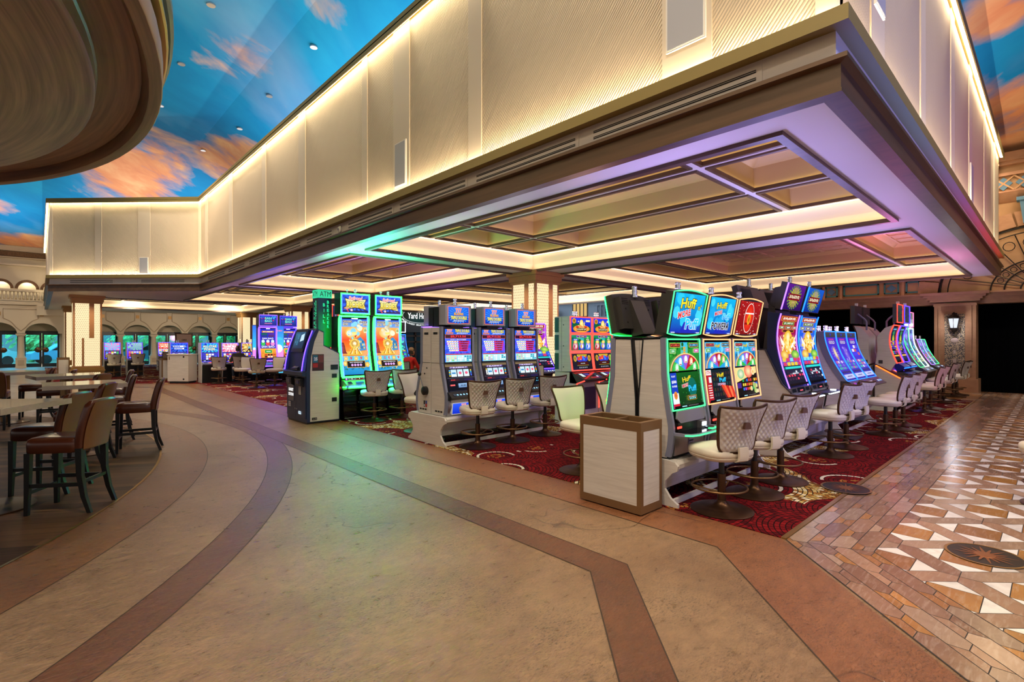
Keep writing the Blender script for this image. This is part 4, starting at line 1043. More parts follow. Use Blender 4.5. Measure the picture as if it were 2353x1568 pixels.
# ================================================================ slot chairs
def make_chair():
    t = root('slot_chair', 'x', 'chair')
    m = MB(); m.lathe([(.001, 0), (.28, 0), (.282, .008), (.27, .014), (.18, .028), (.08, .05), (.042, .085), (.042, .1)], 40); m.build('base_plate', bronze_dark, t, smooth=50)
    m = MB(); m.cyl((0, 0, .05), (0, 0, .345), .037, 20); m.build('post', bronze_dark, t, smooth=50)
    m = MB(); m.cyl((0, 0, .33), (0, 0, .5), .026, 16); m.build('gas_cylinder', black_plastic, t, smooth=50)
    m = MB(); m.tube([(.245*cos(2*PI*k/36), .03+.245*sin(2*PI*k/36), .215) for k in range(36)], .0095, 8, loop=True)
    for a in (.5, 2.6, 4.7): m.tube([(.03*cos(a), .03*sin(a), .17), (.12*cos(a), .02+.12*sin(a), .185), (.24*cos(a), .03+.24*sin(a), .215)], .009, 6)
    m.build('foot_ring', bronze, t, smooth=60)
    m = MB(); rings = []
    for z, k in ((.495, .80), (.50, .9), (.515, .965), (.53, .985), (.534, .965), (.538, .985), (.56, 1.), (.585, .985), (.602, .93), (.612, .8), (.617, .55), (.619, .2)):
        rings.append([(.255*k*math.copysign(abs(cos(a))**.62, cos(a)), .02+.25*k*math.copysign(abs(sin(a))**.62, sin(a)), z) for a in [2*PI*i/40 for i in range(40)]])
    m.sweep(rings); m.build('seat', cream_leather, t, smooth=50)
    def S(u, v, o):      # surface of the back; u -1..1, v 0..1, o outwards (rear)
        w = .195+.075*v**1.3
        if v < .14: w *= 1-.22*(1-v/.14)**2
        if v > .95: w *= 1-.05*((v-.95)/.05)**2
        y = -.225-.13*v**1.7+.075*u*u*(.5+.5*v)-o
        return (u*w, y, .585+.415*v+.018*u*u*v)
    m = MB(); m.grid(lambda a, b: S((2*a-1)*.97, .02+.96*b, -.05+.035*abs(2*a-1)**4+.02*(2*b-1)**6), 14, 16); m.build('backrest', cream_leather, t, smooth=60)
    def Q(a, b):
        u, v = (2*a-1)*.955, .03+.94*b; e = max(0, min(1, 12*min(a, 1-a, b, 1-b)))
        h = abs(sin(PI*(4.5*u+6.5*v)))*abs(sin(PI*(4.5*u-6.5*v)))
        return S(u, v, .006+.015*e*h**.6)
    m = MB(); m.grid(Q, 44, 52); m.build('quilted_back', quilt_fabric, t, smooth=60)
    m = MB(); edge = [(-1+2*i/12, 0) for i in range(12)]+[(1, i/12) for i in range(12)]+[(1-2*i/12, 1) for i in range(12)]+[(-1, 1-i/12) for i in range(12)]
    m.tube([S(u, v, -.002) for u, v in edge], .0125, 6, loop=True); m.build('edge_trim', bronze_dark, t, smooth=60)
    m = MB(); q = S(0, .62, .03); rings = []
    m.prism([(-.035, -.03), (.035, -.03), (.03, .012), (.018, .028), (-.018, .028), (-.03, .012)], 'y', q[1]-.016, q[1]+.016)
    for v in m.bm.verts: v.co.z += q[2]
    m.build('pull_handle', M_CH_handle, t, bevel=.004)
    m = MB(); m.sweep([[(x, y+dy, z) for x, dy in ((-.05, -.012), (.05, -.012), (.05, .012), (-.05, .012))] for y, z in ((-.16, .50), (-.22, .50), (-.265, .52), (-.275, .56), (-.27, .64))]); m.build('bracket', cream_leather, t, bevel=.006)
    return t
M_CH_handle = M_plain('handle_brown', '#5c3d2e', .45)
chair0 = make_chair()
CM = child_map(); _first = [True]
def chair(x, y, rz, label, group=None):
    if _first[0]:
        _first[0] = False; o = chair0; o.location = (x, y, .008); o.rotation_euler = (0, 0, rz); o['label'] = label
    else: o = copy_tree(chair0, (x, y, .008), rz, label, None, None, CM)
    o['group'] = group or 'cream swivel chairs at the slot machines'
    return o

# ================================================================ bar stools and tables
def make_stool():
    t = root('bar_stool', 'x', 'bar stool')
    m = MB(); rings = []
    for z, k in ((.565, .96), (.575, .99), (.65, 1.), (.685, .97), (.70, .88), (.705, .5)):
        rings.append([(.225*k*math.copysign(abs(cos(a))**.35, cos(a)), .02+.23*k*math.copysign(abs(sin(a))**.35, sin(a)), z) for a in [2*PI*i/32 for i in range(32)]])
    m.sweep(rings); m.build('seat', leather_brown, t, smooth=50)
    def S(u, v, o): 
        w = .205+.015*sin(PI*v)
        if v > .9: w *= 1-.13*((v-.9)/.1)**2
        return (u*w, -.205-.10*v**1.5+.018*u*u-o, .58+.47*v-.012*u*u*v)
    def closed(a, b):   # a around the section, b up
        k = a*2*PI; u = math.copysign(abs(cos(k))**.3, cos(k)); o = .042*math.copysign(abs(sin(k))**.5, sin(k))
        return S(u, b, o*(1 if b < .93 else 1-.5*((b-.93)/.07)**2))
    m = MB(); m.grid(lambda a, b: closed(a, b), 32, 14); m.poly([closed(i/32, 1.) for i in range(32)]); m.build('backrest', leather_brown, t, smooth=55)
    m = MB(); m.grid(lambda a, b: S((2*a-1)*.93, .02+.94*b, .0445), 8, 10); m.build('back_panel', leather_tan_back, t, smooth=60)
    for sx in (-1, 1):
        m = MB(); m.sweep([[(sx*x+dx*w, y+dy*w, z) for dx, dy in ((-1, -1), (1, -1), (1, 1), (-1, 1))] for x, y, z, w in ((.19, .21, .57, .024), (.19, .215, .25, .02), (.195, .22, 0, .016))]); m.build('leg', black_wood, t, bevel=.004)
        m = MB(); m.sweep([[(sx*x+dx*w, y+dy*w, z) for dx, dy in ((-1, -1), (1, -1), (1, 1), (-1, 1))] for x, y, z, w in ((.185, -.20, .60, .026), (.185, -.205, .35, .023), (.19, -.24, .15, .02), (.195, -.29, 0, .017))]); m.build('leg', black_wood, t, bevel=.004)
        m = MB(); m.box(sx*.19-.012, sx*.19+.012, -.22, .21, .25, .285); m.build('stretcher', black_wood, t, bevel=.003)
    m = MB(); m.box(-.19, .19, .2, .224, .19, .222); m.build('foot_rail', black_wood, t, bevel=.003)
    m = MB(); m.box(-.19, .19, -.232, -.208, .27, .30); m.build('stretcher', black_wood, t, bevel=.003)
    return t
stool0 = make_stool(); CM2 = child_map(); _fs = [True]
def stool(x, y, fx, fy, label):
    rz = math.atan2(fy, fx)-PI/2
    if _fs[0]:
        _fs[0] = False; o = stool0; o.location = (x, y, .003); o.rotation_euler = (0, 0, rz); o['label'] = label
    else: o = copy_tree(stool0, (x, y, .003), rz, label, None, None, CM2)
    o['group'] = 'brown leather bar stools round the high tables'
quartz = NT('quartz_top'); _p = quartz.pos(False); quartz = quartz.bsdf(quartz.mix(quartz.noise(_p, 6, 7, .65, 1.), '#a8957f', '#d9cfc0'), .08)
def make_table():
    t = root('bar_table', 'x', 'table')
    m = MB(); m.cbox(0, 0, .972, .9, .9, .056); m.build('table_top', quartz, t, bevel=.004)
    m = MB(); m.cyl((0, 0, .02), (0, 0, .945), .07, 24); m.build('column', bronze, t, smooth=50)
    m = MB(); m.lathe([(.001, 0), (.36, 0), (.36, .012), (.34, .016), (.09, .02), (.07, .03), (.001, .03)], 40); m.build('base_plate', bronze_dark, t, smooth=30)
    m = MB(); m.cbox(0, 0, .94, .5, .5, .014); m.build('mount_plate', black_plastic, t)
    return t
table0 = make_table(); CM3 = child_map(); _ft = [True]
def table(x, y, rz, label):
    if _ft[0]:
        _ft[0] = False; o = table0; o.location = (x, y, .003); o.rotation_euler = (0, 0, rz); o['label'] = label
    else: o = copy_tree(table0, (x, y, .003), rz, label, None, None, CM3)
    o['group'] = 'square stone topped high tables'
table(-.37, 6.92, math.atan2(.55, -.83)-PI/2, 'nearest stone topped high table, cut off by the left edge')
table(.48, 9.5, 0, 'second stone topped high table, reflecting the lit column, behind the nearest stools')
table(.34, 12.0, .16, 'third stone topped high table, between the second one and the lit column')
table(-.48, 14.0, .37, 'farthest stone topped high table, before the blue glass doors')
for s in [(.21, 6.46, -.84, .54, 'brown leather bar stool nearest the camera, its tan back turned to us'),
          (.08, 7.38, -.84, .54, 'second bar stool, just left of and behind the nearest one'),
          (1.06, 9.2, -.97, .2, 'bar stool farthest right, on the edge of the plank floor, seen from its side'),
          (.86, 10.42, -.97, .1, 'bar stool just behind the rightmost one, at the second table'),
          (.42, 8.74, -.9, .4, 'bar stool with a violet gleam at the front side of the second table'),
          (.56, 11.22, -.8, .5, 'bar stool with a blue gleam between the second and third tables'),
          (1.02, 12.22, -1., .1, 'bar stool with bright blue shine, right of the third table'),
          (.22, 13.1, -1., .1, 'bar stool behind the third table, back toward the lattice column'),
          (-.05, 14.55, -1., .1, 'bar stool farthest back, at the table before the doors'),
          (-.62, 13.15, .1, 1., 'bar stool with its back to us at the farthest table, at the left edge')]: stool(*s)

# ================================================================ waste bins and host stand
bin_bronze = M_plain('bin_bronze', '#7d5d3c', .42, .2)
def bin_(x0, x1, y0, y1, h, label, opening=True, rz=0):
    w, d = x1-x0, y1-y0
    t = root('waste_bin', label, 'bin', ((x0+x1)/2, (y0+y1)/2, .003), rz)
    f = .045
    m = MB()
    for sx in (-1, 1):
        for sy in (-1, 1): m.cbox(sx*(w/2-f/2), sy*(d/2-f/2), h/2, f-.001, f-.001, h-.171)
    m.box(-w/2, w/2, -d/2, d/2, .012, .085)
    frame(m, -w/2, w/2, -d/2, d/2, f, h-.085, h); m.build('frame', bin_bronze, t, bevel=.004)
    for s in (-1, 1):
        m = MB(); m.box(s*(w/2-.006)-.005, s*(w/2-.006)+.005, -d/2+f, d/2-f, .085, h-.085); m.build('side_panel', oak_pale, t)
        m = MB(); m.box(-w/2+f, w/2-f, s*(d/2-.006)-.005, s*(d/2-.006)+.005, .085, h-.085); m.build('side_panel', oak_pale_x, t)
    m = MB(); m.box(-w/2+f, w/2-f, -d/2+f, d/2-f, h-.11, h-.10); m.build('top_tray', black_plastic, t)
    m = MB(); m.box(-w/2+f, w/2-f, -.012, .012, h-.1, h-.01); m.box(-w/2+f, w/2-f, -d/2+f, -.2, h-.10, h-.03) if d > .6 else None; m.build('divider', bin_bronze, t)
    return t
bin_(4.0, 4.36, 2.58, 3.29, .85, 'pale wood waste bin with bronze frame, large in the foreground')
bin_(3.62, 3.98, 24.6, 25.2, .9, 'pale wood waste bin with bronze frame, far back left of the white host stand')
bin_(.55, .95, 28.2, 28.9, .9, 'pale wood bin just left of the left lattice column')
t = root('host_stand', 'white podium cabinet with two round black holes, at the end of the far slot row', 'podium', (4.0, 22.7, .003), -PI/4)
m = MB(); m.cbox(0, 0, .58, .80, .5, 1.0); m.build('body', oak_pale_x, t, bevel=.01)
m = MB(); m.cbox(0, .02, .04, .72, .42, .08); m.build('plinth', black_plastic, t)
m = MB(); m.cbox(0, 0, 1.095, .84, .54, .03); m.build('top', white_paint, t, bevel=.006)
for z in (.16, 1.0):
    m = MB(); m.at(.22, -.25, z, 0, PI/2*0, PI/2).lathe([(0, -.004), (.032, -.004), (.032, .006), (0, .006)], 16); m.build('cable_port', black_plastic, t)
m = MB(); m.cbox(-.33, -.252, .95, .03, .01, .12); m.build('handle', bronze, t)
# ================================================================ slot machine parts
def candle(t, x, y, z, s=1., n=1):
    for i in range(n):
        m = MB(); m.lathe([(.036*s, 0), (.036*s, .014*s), (.024*s, .016*s), (.024*s, .05*s), (.027*s, .052*s), (.027*s, .058*s), (.024*s, .06*s), (.024*s, .09*s), (.027*s, .092*s), (.027*s, .10*s), (.02*s, .108*s), (0, .11*s)], 14, (x+i*.07*s, y, z)); m.build('candle', chrome, t, smooth=40)
def loop_led(t, x, prof, hw, r, mat, name='led_strip', out=.006):
    """LED tube round a screen: up one side of the (y,z) profile and down the other"""
    pts = [(x-hw, a-out, b) for a, b in prof]+[(x+hw, a-out, b) for a, b in prof[::-1]]
    m = MB(); m.tube(pts, r, 6, loop=True); return m.build(name, mat, t, smooth=60)
def screen(name, t, A, fn, cut=0): return A.lay(name, fn, screen_mat, t, cut)
def deck_buttons(t, x, y, z, w, n, cols, sl=.0):
    A = Art(w, .06)
    for i in range(n): A.rect((i+.12)/n, .15, (i+.88)/n, .85, cols[i % len(cols)])
    A.lay('buttons', lambda u, v, o: Vector((x+u, y-.06+v, z+sl*v+.002+o)), screen_mat, t)
GOLD = ['#ffd84a', '#f2a81d', '#fff3b0']; MIXED = ['#e23b3b', '#2f7de0', '#25b560', '#ffd84a', '#b04de0', '#ff8a2a']

# ---- art
def art_huff_top(kind):
    A = Art(.60, .40)
    if kind < 2:
        A.rect(0, 0, 1, 1, '#0a1fb0', '#12b8f0'); A.spots(14, ['#2fc8f2', '#48d4f6', '#1aa6e8'], .05, .13, (0, .25, 1, 1), random.Random(5+kind)); A.poly([(.3, 0), (.72, 0), (.8, .2), (.6, .32), (.4, .28)], '#1626b8')
        if kind == 0:
            A.logo('Huff', .46, .74, .5, '#e8d21e', '#1a1d58', .26, '#f6ee3a', .0, .03); A.logo("n'", .85, .68, .11, '#d8c81e', '#1a1d38', .13)
            A.logo('MORE', .36, .49, .40, '#d81e2c', '#f4f0ee', .17, '#f04a4a', .18); A.logo('Puff', .66, .24, .42, '#1a9af0', '#dff4ff', .27, '#34d8ff')
        else:
            A.logo('Huff', .46, .78, .40, '#e8d21e', '#1a1d58', .18, '#f6ee3a', .05, .02); A.logo('MORE', .36, .58, .28, '#d81e2c', '#f4f0ee', .11, None, .18); A.logo('Puff', .70, .50, .3, '#1a9af0', '#bfeaff', .17, '#34d8ff'); A.logo('POWER4', .5, .22, .68, '#101626', '#f2f4f8', .2)
    else:
        A.rect(0, 0, 1, 1, '#7d0a10', '#a81a1a'); A.spots(90, ['#f2c9a0', '#ff6a4a', '#ffffff', '#d83a2a'], .004, .014, (0, 0, 1, 1), random.Random(9))
        A.disc(.5, .50, .225, '#f6efe6', .3, 26); A.disc(.5, .50, .21, '#c81812', .285, 26, c2='#ff4a26'); A.rect(.3, .62, .7, .66, '#f8f8f8'); A.rect(.34, .30, .66, .36, '#8a0d0a'); A.disc(.5, .46, .07, '#ffb52a', .11, 14, c2='#7a2a0a')
    A.rect(.02, .0, .14, .03, '#c9d4f0'); A.rect(.86, .0, .98, .03, '#c9d4f0'); return A
def art_huff_mid(kind):
    A = Art(.62, .34); rr = random.Random(20+kind)
    if kind == 0: A.rect(0, 0, 1, 1, '#2f7d1e', '#1f9a3a'); A.rect(.38, .3, .62, 1, '#6fc43a', '#38c0e8'); A.spots(26, ['#1d5f20', '#2c8a2a', '#4bb33a'], .02, .06, (.02, .4, .98, 1), rr); A.cells(.45, .5, .55, .85, 1, 4, ['#e8a02a', '#ffcf4a'])
    else: A.rect(0, 0, 1, 1, '#1a5aa8', '#2aa8e8'); A.spots(12, ['#49c0f0', '#79d4f6'], .03, .07, (0, .5, 1, 1), rr); A.poly([(.05, .3), (.1, .7), (.15, .3)], '#14507a'); A.poly([(.85, .3), (.9, .75), (.95, .3)], '#14507a'); A.logo('Huff', .5, .86, .2, '#e8d21e', '#1a1d58', .12); A.logo('Puff', .54, .74, .18, '#2fd0ff', '#1a1d58', .1)
    for x0, x1, c in ((.02, .36, '#d81e2c' if kind == 0 else '#9a3a5a'), (.66, .98, '#1f5fd8')):
        A.rect(x0, .82, x1, .97, '#d8b04a'); A.rect(x0+.01, .84, x1-.01, .95, '#2a0a10' if c[1] == 'd' else '#0f1c4a'); A.text('$12,888.61' if x0 < .5 else '$1,088.51', (x0+x1)/2, .895, (x1-x0)*.84, '#ff5a4a' if x0 < .5 else '#7fd0ff', .075, .03)
    for k, (x, c) in enumerate(((.1, '#22a84a'), (.9, '#c83aa0'))): A.rect(x-.09, .62, x+.09, .77, '#e8d9b0'); A.rect(x-.08, .635, x+.08, .755, c); A.text('500' if k else '250', x, .695, .1, '#ffffff', .07, .02)
    # wheel of prizes
    A.disc(.5, .02, .5, '#e8cf8a', .33, 28, 0, PI); A.disc(.5, .02, .47, '#b81e2a', .305, 28, 0, PI)
    wc = ['#38b84a', '#b8202a', '#9a5ad0', '#3aa0e0', '#38b84a'] if kind != 1 else ['#2aa0e0', '#38b84a', '#b8202a', '#9a5ad0', '#2aa0e0']
    for k in range(5): A.disc(.5, .02, .46, wc[k], .295, 8, PI*k/5, PI*(k+1)/5)
    for k in range(5):
        a = PI*(k+.5)/5; x, y = .5+.33*cos(a), .02+.21*sin(a)*.62/.34*1.0
        A.disc(x, y, .055, ['#8af0a0', '#ffb02a', '#f6e8ff', '#d8f0ff', '#a0f0b0'][k], .075, 12, c2='#ffffff'); A.rect(x-.05, y-.12, x+.05, y-.06, '#fff4d8'); A.rect(x-.04, y-.11, x+.04, y-.085, '#8a3a4a')
    return A
def art_huff_low(kind):
    A = Art(.62, .37); rr = random.Random(30+kind)
    if kind == 0:
        A.rect(0, 0, 1, 1, '#0c2f12', '#155c1e'); A.spots(60, ['#1c7a2a', '#2a9a3a', '#0f4a18'], .004, .012, (0, .1, 1, 1), rr)
        A.rect(0, 0, .2, 1, '#1c3fc0'); A.text('PLAY', .1, .9, .12, '#fff', .05, .02); A.text('$500', .1, .74, .15, '#fff', .09, .03); A.text('IN FREE', .1, .62, .15, '#fff', .05, .02); A.rect(.0, .12, .2, .42, '#e8eef8'); A.disc(.1, .36, .06, '#e8a02a', .07, 10, c2='#d82a4a'); A.rect(0, 0, .2, .12, '#d8283a')
        A.logo('Huff', .52, .80, .3, '#e8d21e', '#101a40', .15, None, .1); A.logo('MORE', .46, .62, .22, '#d81e2c', '#fff', .1, None, .12); A.disc(.68, .55, .15, '#0f6a5a', .17, 14); A.logo('Puff', .68, .52, .28, '#2fc8ff', '#0a2a40', .18); A.rect(.48, .18, .78, .32, '#c9a03a'); A.rect(.49, .19, .77, .31, '#1a1208'); A.text('SELECT DENOMINATION', .63, .275, .24, '#fff', .03, .02); A.cells(.51, .2, .75, .255, 4, 1, ['#7fe0e0'], .14)
    elif kind == 1:
        A.rect(0, 0, 1, 1, '#1a1a24', '#14242a'); A.cells(.24, .12, .98, .95, 7, 5, ['#2a3a3a', '#3a2a2a', '#20404a', '#3a3a20'], .2, rr); A.rect(0, 0, .2, 1, '#b81e2a'); A.rect(0, .84, .2, 1, '#f4f0ee'); A.text('STN', .1, .92, .16, '#c81e2c', .1, .03); A.rect(.08, .6, .18, .78, '#dfe6f0')
        for k in range(6): A.rect(.03, .5-.075*k, .16, .53-.075*k, '#f2d8d8')
        A.logo('Huff', .55, .82, .28, '#e8d21e', '#101a40', .13); A.logo('Puff', .62, .66, .28, '#2fc8ff', '#0a2a40', .14); A.text('POWER4', .56, .52, .3, '#e8b8e0', .08, .03)
        for k in range(5): A.poly([(.52+.1*k, .50-.02*k), (.6+.1*k, .5-.02*k), (.86+.06*k, .02), (.76+.06*k, .02)], ['#e8402a', '#ff6a3a', '#c8281e', '#ff7a4a', '#d8382a'][k])
    else:
        A.rect(0, 0, 1, 1, '#14120e', '#241a14'); A.poly([(0, .5), (1, .78), (1, 1), (0, 1)], '#f2d890'); A.disc(.6, .85, .2, '#e85a4a', .14, 12, c2='#ffe8b0'); A.disc(.22, .78, .16, '#7ac08a', .1, 12, c2='#f8f0d0'); A.disc(.82, .82, .08, '#fff0c0', .07, 10, c2='#e8a03a')
        A.cells(.24, .18, .98, .62, 8, 3, MIXED+['#2a3a20', '#403020'], .18, rr); A.rect(.0, .3, .18, .48, '#4a2a8a'); A.spots(8, ['#e8d8a0', '#a0c070'], .04, .07, (.62, .1, .98, .4), rr)
    A.rect(0, 0, 1, .06, '#0a0a0c'); A.rect(.24, .015, .4, .045, '#9fd8e0'); A.cells(.45, .02, .8, .04, 12, 1, ['#8a8a8a'], .15); return A
def art_rr_top():
    A = Art(.56, .36); A.rect(0, 0, 1, 1, '#0c1e7a', '#1848d0'); A.burst(.5, .5, .7, '#2a62e8', 18); A.rect(.0, 0, 1, .12, '#0a1440')
    A.poly([(.08, .16), (.5, .26), (.92, .16), (.86, .5), (.93, .82), (.5, .70), (.07, .82), (.14, .5)], '#1a1408'); A.poly([(.10, .20), (.5, .30), (.90, .20), (.84, .5), (.9, .78), (.5, .66), (.1, .78), (.16, .5)], '#f0e6a8')
    A.logo('RICHES', .5, .46, .70, '#e8c81e', '#2a1a04', .36, '#fff48a', fat=.05); A.logo('Railroad', .5, .82, .50, '#e83a4a', '#fff2e8', .2, '#ff8a8a', fat=.02, shear=.2)
    A.spots(9, ['#ff5a2a', '#ffb03a', '#ff3a6a'], .012, .03, (.02, .06, .3, .25), random.Random(3)); A.rect(.3, .08, .38, .2, '#ffd0e0'); return A
def art_rr_main(sd):
    A = Art(.56, 1.16); rr = random.Random(sd)
    A.rect(0, .34, 1, .62, '#ff9a2a', '#ff5a1e'); A.rect(0, .62, 1, .86, '#ff4a22', '#ffb45a'); A.rect(0, .86, 1, 1, '#7aa8e8', '#2a5ad0'); A.rect(0, .30, 1, .42, '#c86a2a', '#ffb85a')
    A.disc(.45, .76, .3, '#ffb84a', .22, 18, c2='#fff6d0'); A.poly([(0, .38), (0, .58), (.08, .58), (.12, .52), (.15, .42), (.2, .38)], '#7a2a2a'); A.poly([(.02, .38), (.02, .56), (.07, .56), (.1, .42)], '#9a3a32')
    A.spots(12, ['#fff4d0', '#e8e0c0', '#c8b890', '#8ad8f0'], .05, .11, (.28, .74, .75, .97), rr)
    # gold locomotive
    A.poly([(.62, .42), (.95, .44), (.9, .60), (.74, .68), (.60, .64)], '#3a90c8'); A.cells(.66, .46, .9, .62, 4, 3, ['#bfe8ff', '#2a6aa0', '#f0d05a'], .15, rr)
    A.disc(.5, .56, .2, '#e8b82a', .2, 20, c2='#fff2a0'); A.disc(.5, .56, .13, '#b8801a', .13, 18, c2='#ffe890'); A.disc(.5, .56, .06, '#fff8d8', .06, 12); A.rect(.43, .66, .57, .74, '#e0a82a', '#fff0a0'); A.rect(.40, .74, .60, .77, '#ffe478'); A.poly([(.52, .64), (.6, .72), (.5, .7)], '#c83a1e'); A.disc(.42, .66, .05, '#2ab0b8', .05, 10, c2='#d8fff8')
    for k in range(9): A.poly([(.46+.012*k, .52), (.472+.012*k, .52), (.24+.068*k, .36), (.20+.068*k, .36)], ['#f6d23a', '#b8841a', '#fff2a8'][k % 3])
    A.poly([(.18, .352), (.78, .352), (.8, .37), (.16, .37)], '#e8c040'); A.spots(26, GOLD, .008, .022, (.3, .4, .72, .68), rr)
    A.poly([(.7, .30), (1, .36), (1, .44), (.86, .42)], '#f0a86a')
    # reels strip
    A.rect(0, .0, 1, .33, '#1488c8', '#3ab8e0')
    for k in range(5):
        A.rect(.02+.195*k, .25, .205+.195*k, .33, '#58c8e8' if k % 2 else '#8adcf0')
        c = rr.choice([0, 1, 2, 0]); x = .112+.195*k
        if c == 0: A.disc(x, .288, .075, '#e8a81e', .075, 14, c2='#fff2a0')
        elif c == 1: A.text(rr.choice('KQJA9'), x, .29, .09, '#d83a5a', .055, .05)
        else: A.disc(x, .288, .08, '#2f9a4a', .06, 12, c2='#f6e070')
    A.disc(.06, .2, .08, '#e8a81e', .1, 12, c2='#fff2a0'); A.disc(.92, .17, .09, '#e8a81e', .1, 12, c2='#ffe88a'); A.spots(20, ['#2a7a4a', '#f0d05a', '#1a6aa0'], .015, .035, (.02, .09, .98, .14), rr)
    A.rect(.12, .12, .84, .245, '#d8a83a'); A.rect(.14, .128, .82, .237, '#15121a'); A.text('SELECT DENOMINATION', .48, .215, .5, '#ffffff', .016, .03)
    for k, tx in enumerate(('1¢', '2¢', '5¢', '10¢')): A.disc(.32+.11*k, .168, .046, '#d89ae8', .046, 14, c2='#f6d8ff'); A.text(tx, .32+.11*k, .168, .045, '#5a1a7a', .014, .03)
    for x0, x1, y, tx in ((.03, .37, .955, '$10,410.09'), (.66, .98, .95, '$718.66'), (.03, .22, .905, '$100'), (.8, .98, .905, '$18')):
        A.rect(x0, y-.02, x1, y+.02, '#f0e8d8'); A.rect(x0+.01, y-.016, x1-.01, y+.016, '#241440'); A.text(tx, (x0+x1)/2, y, (x1-x0)*.8, '#fff4d0', .02, .05)
    A.disc(.9, .80, .08, '#e8d89a', .1, 12, c2='#7a9a5a'); A.rect(.84, .755, .96, .775, '#f0e8b0'); return A
def art_rr_bar():
    A = Art(.56, .07); A.rect(0, 0, 1, 1, '#0a1a3a', '#12306a'); A.disc(.06, .5, .04, '#c84ae0', .04, 12, c2='#f0b0ff')
    for k in range(3): A.rect(.14+.29*k, .25, .4+.29*k, .75, '#d85a3a' if k == 1 else '#c8c8d0'); A.rect(.15+.29*k, .32, .39+.29*k, .68, '#0e1018'); A.text('158'[k], .27+.29*k, .5, .03, '#fff', .26, .04)
    return A
def art_td_top():
    A = Art(.42, .27); A.rect(0, 0, 1, 1, '#e87a5a'); A.rect(.025, .035, .975, .965, '#0a2a9a', '#1a6af0'); A.burst(.5, .5, .48, '#2a86ff', 22, .33); A.logo('777', .5, .76, .28, '#ff5a4a', '#fff0d0', .24); A.logo('BLAZING', .5, .56, .42, '#ff9a1e', '#7a1a0a', .15, '#ffe04a', fat=.03); A.logo('TRIPLE DOUBLE', .5, .34, .74, '#f0e02a', '#1a2a0a', .2, '#fff48a', fat=.04); A.logo('JACKPOT', .5, .15, .5, '#f6f0e0', '#101a40', .1); return A
def art_td_main(sd):
    A = Art(.46, .52); rr = random.Random(sd)
    A.rect(0, 0, 1, 1, '#2448d8', '#2a5af0'); A.burst(.5, .5, 1., '#4a6af8', 20, 1.); A.spots(10, ['#7a3af0', '#5a4af8'], .05, .1, (0, .3, 1, .6), rr)
    A.rect(0, .82, 1, 1, '#1a62e8'); A.logo('777', .18, .93, .2, '#ff5a4a', '#fff0d0', .08); A.logo('BLAZING', .18, .86, .26, '#ff9a1e', '#7a1a0a', .05); A.logo('TRIPLE DOUBLE', .66, .93, .56, '#f0e02a', '#1a2a0a', .09, '#fff48a'); A.text('JACKPOT', .66, .855, .44, '#fff', .035, .03)
    A.rect(0, .70, 1, .815, '#d86a3a'); A.rect(.01, .71, .99, .805, '#3a0a14'); A.text('$5,713.56', .5, .757, .6, '#ff3a3a', .07, .04); A.text('PLAY 1 OR 2 COINS', .5, .665, .6, '#ffe890', .03, .03)
    for k in range(5):
        y = .58-.065*k; e = .02*k; A.rect(.06+e, y, .49, y+.05, '#f4f0e8'); A.rect(.51, y, .92-e, y+.05, '#d81e2a'); A.text(['2400', '1200', '800', '400', '240'][k], .72, y+.025, .3-e*1.5, '#3a060a', .036, .05)
        A.cells(.08+e, y+.008, .47, y+.042, 4, 1, ['#e8a82a', '#5ab04a', '#c83a3a'], .15, rr, 'oct')
    A.rect(0, .215, 1, .245, '#c83a2a'); A.rect(0, .0, 1, .21, '#8ad8e0', '#a8ecf0'); A.cells(.02, .02, .42, .19, 4, 3, ['#f0e0a0', '#f8f4e0', '#e8a8a8', '#9ad070'], .14, rr); A.cells(.45, .02, .68, .19, 3, 3, ['#ffffff', '#cfe8f0'], .1, rr); A.cells(.7, .02, .98, .19, 3, 3, ['#3ab0c8', '#f8f8f8', '#2a90b0'], .12, rr); return A
def art_td_reels(sd):
    A = Art(.47, .44); rr = random.Random(sd)
    A.rect(0, 0, 1, 1, '#0b0d18'); A.rect(0, .9, 1, 1, '#8a7448', '#3a3226'); A.rect(.14, .83, .82, .9, '#5a4a8a'); A.text('7 BLAZING 7', .48, .865, .6, '#e8d8ff', .05, .03); A.rect(.08, .52, .92, .80, '#05060a')
    for k in range(3): A.rect(.17+.23*k, .53, .37+.23*k, .79, '#e8f4ff', '#bfe4ff'); A.rect(.2+.23*k, .63, .34+.23*k, .69, '#3a8ac0') if k == 0 else A.disc(.27+.23*k, .66, .055, '#e85a7a', .05, 10)
    A.cells(.09, .54, .15, .78, 1, 4, ['#e8d24a', '#e83a3a', '#3ab0e8', '#fff'], .1, rr); A.cells(.87, .54, .93, .78, 1, 4, ['#e8d24a', '#3a6ae8', '#3ab0e8', '#ff8a3a'], .1, rr)
    A.rect(.06, .36, .94, .46, '#1a1c2c'); A.rect(.08, .37, .42, .45, '#3a1a20'); A.text('0 0 0', .2, .41, .14, '#ff4a4a', .04, .03); A.rect(.6, .37, .92, .45, '#241a48'); A.rect(.0, .48, 1, .49, '#6a6a74')
    A.rect(.07, .2, .24, .25, '#ff6a6a'); A.rect(.36, .13, .70, .28, '#6a8ab8', '#9ac0e8'); A.text('30.00', .53, .205, .2, '#1a2a4a', .06, .03); A.disc(.86, .28, .02, '#5ad8ff', .02, 8); A.disc(.82, .18, .02, '#5ad8ff', .02, 8); A.disc(.9, .18, .02, '#5ad8ff', .02, 8); A.rect(0, .0, 1, .02, '#30303a'); return A
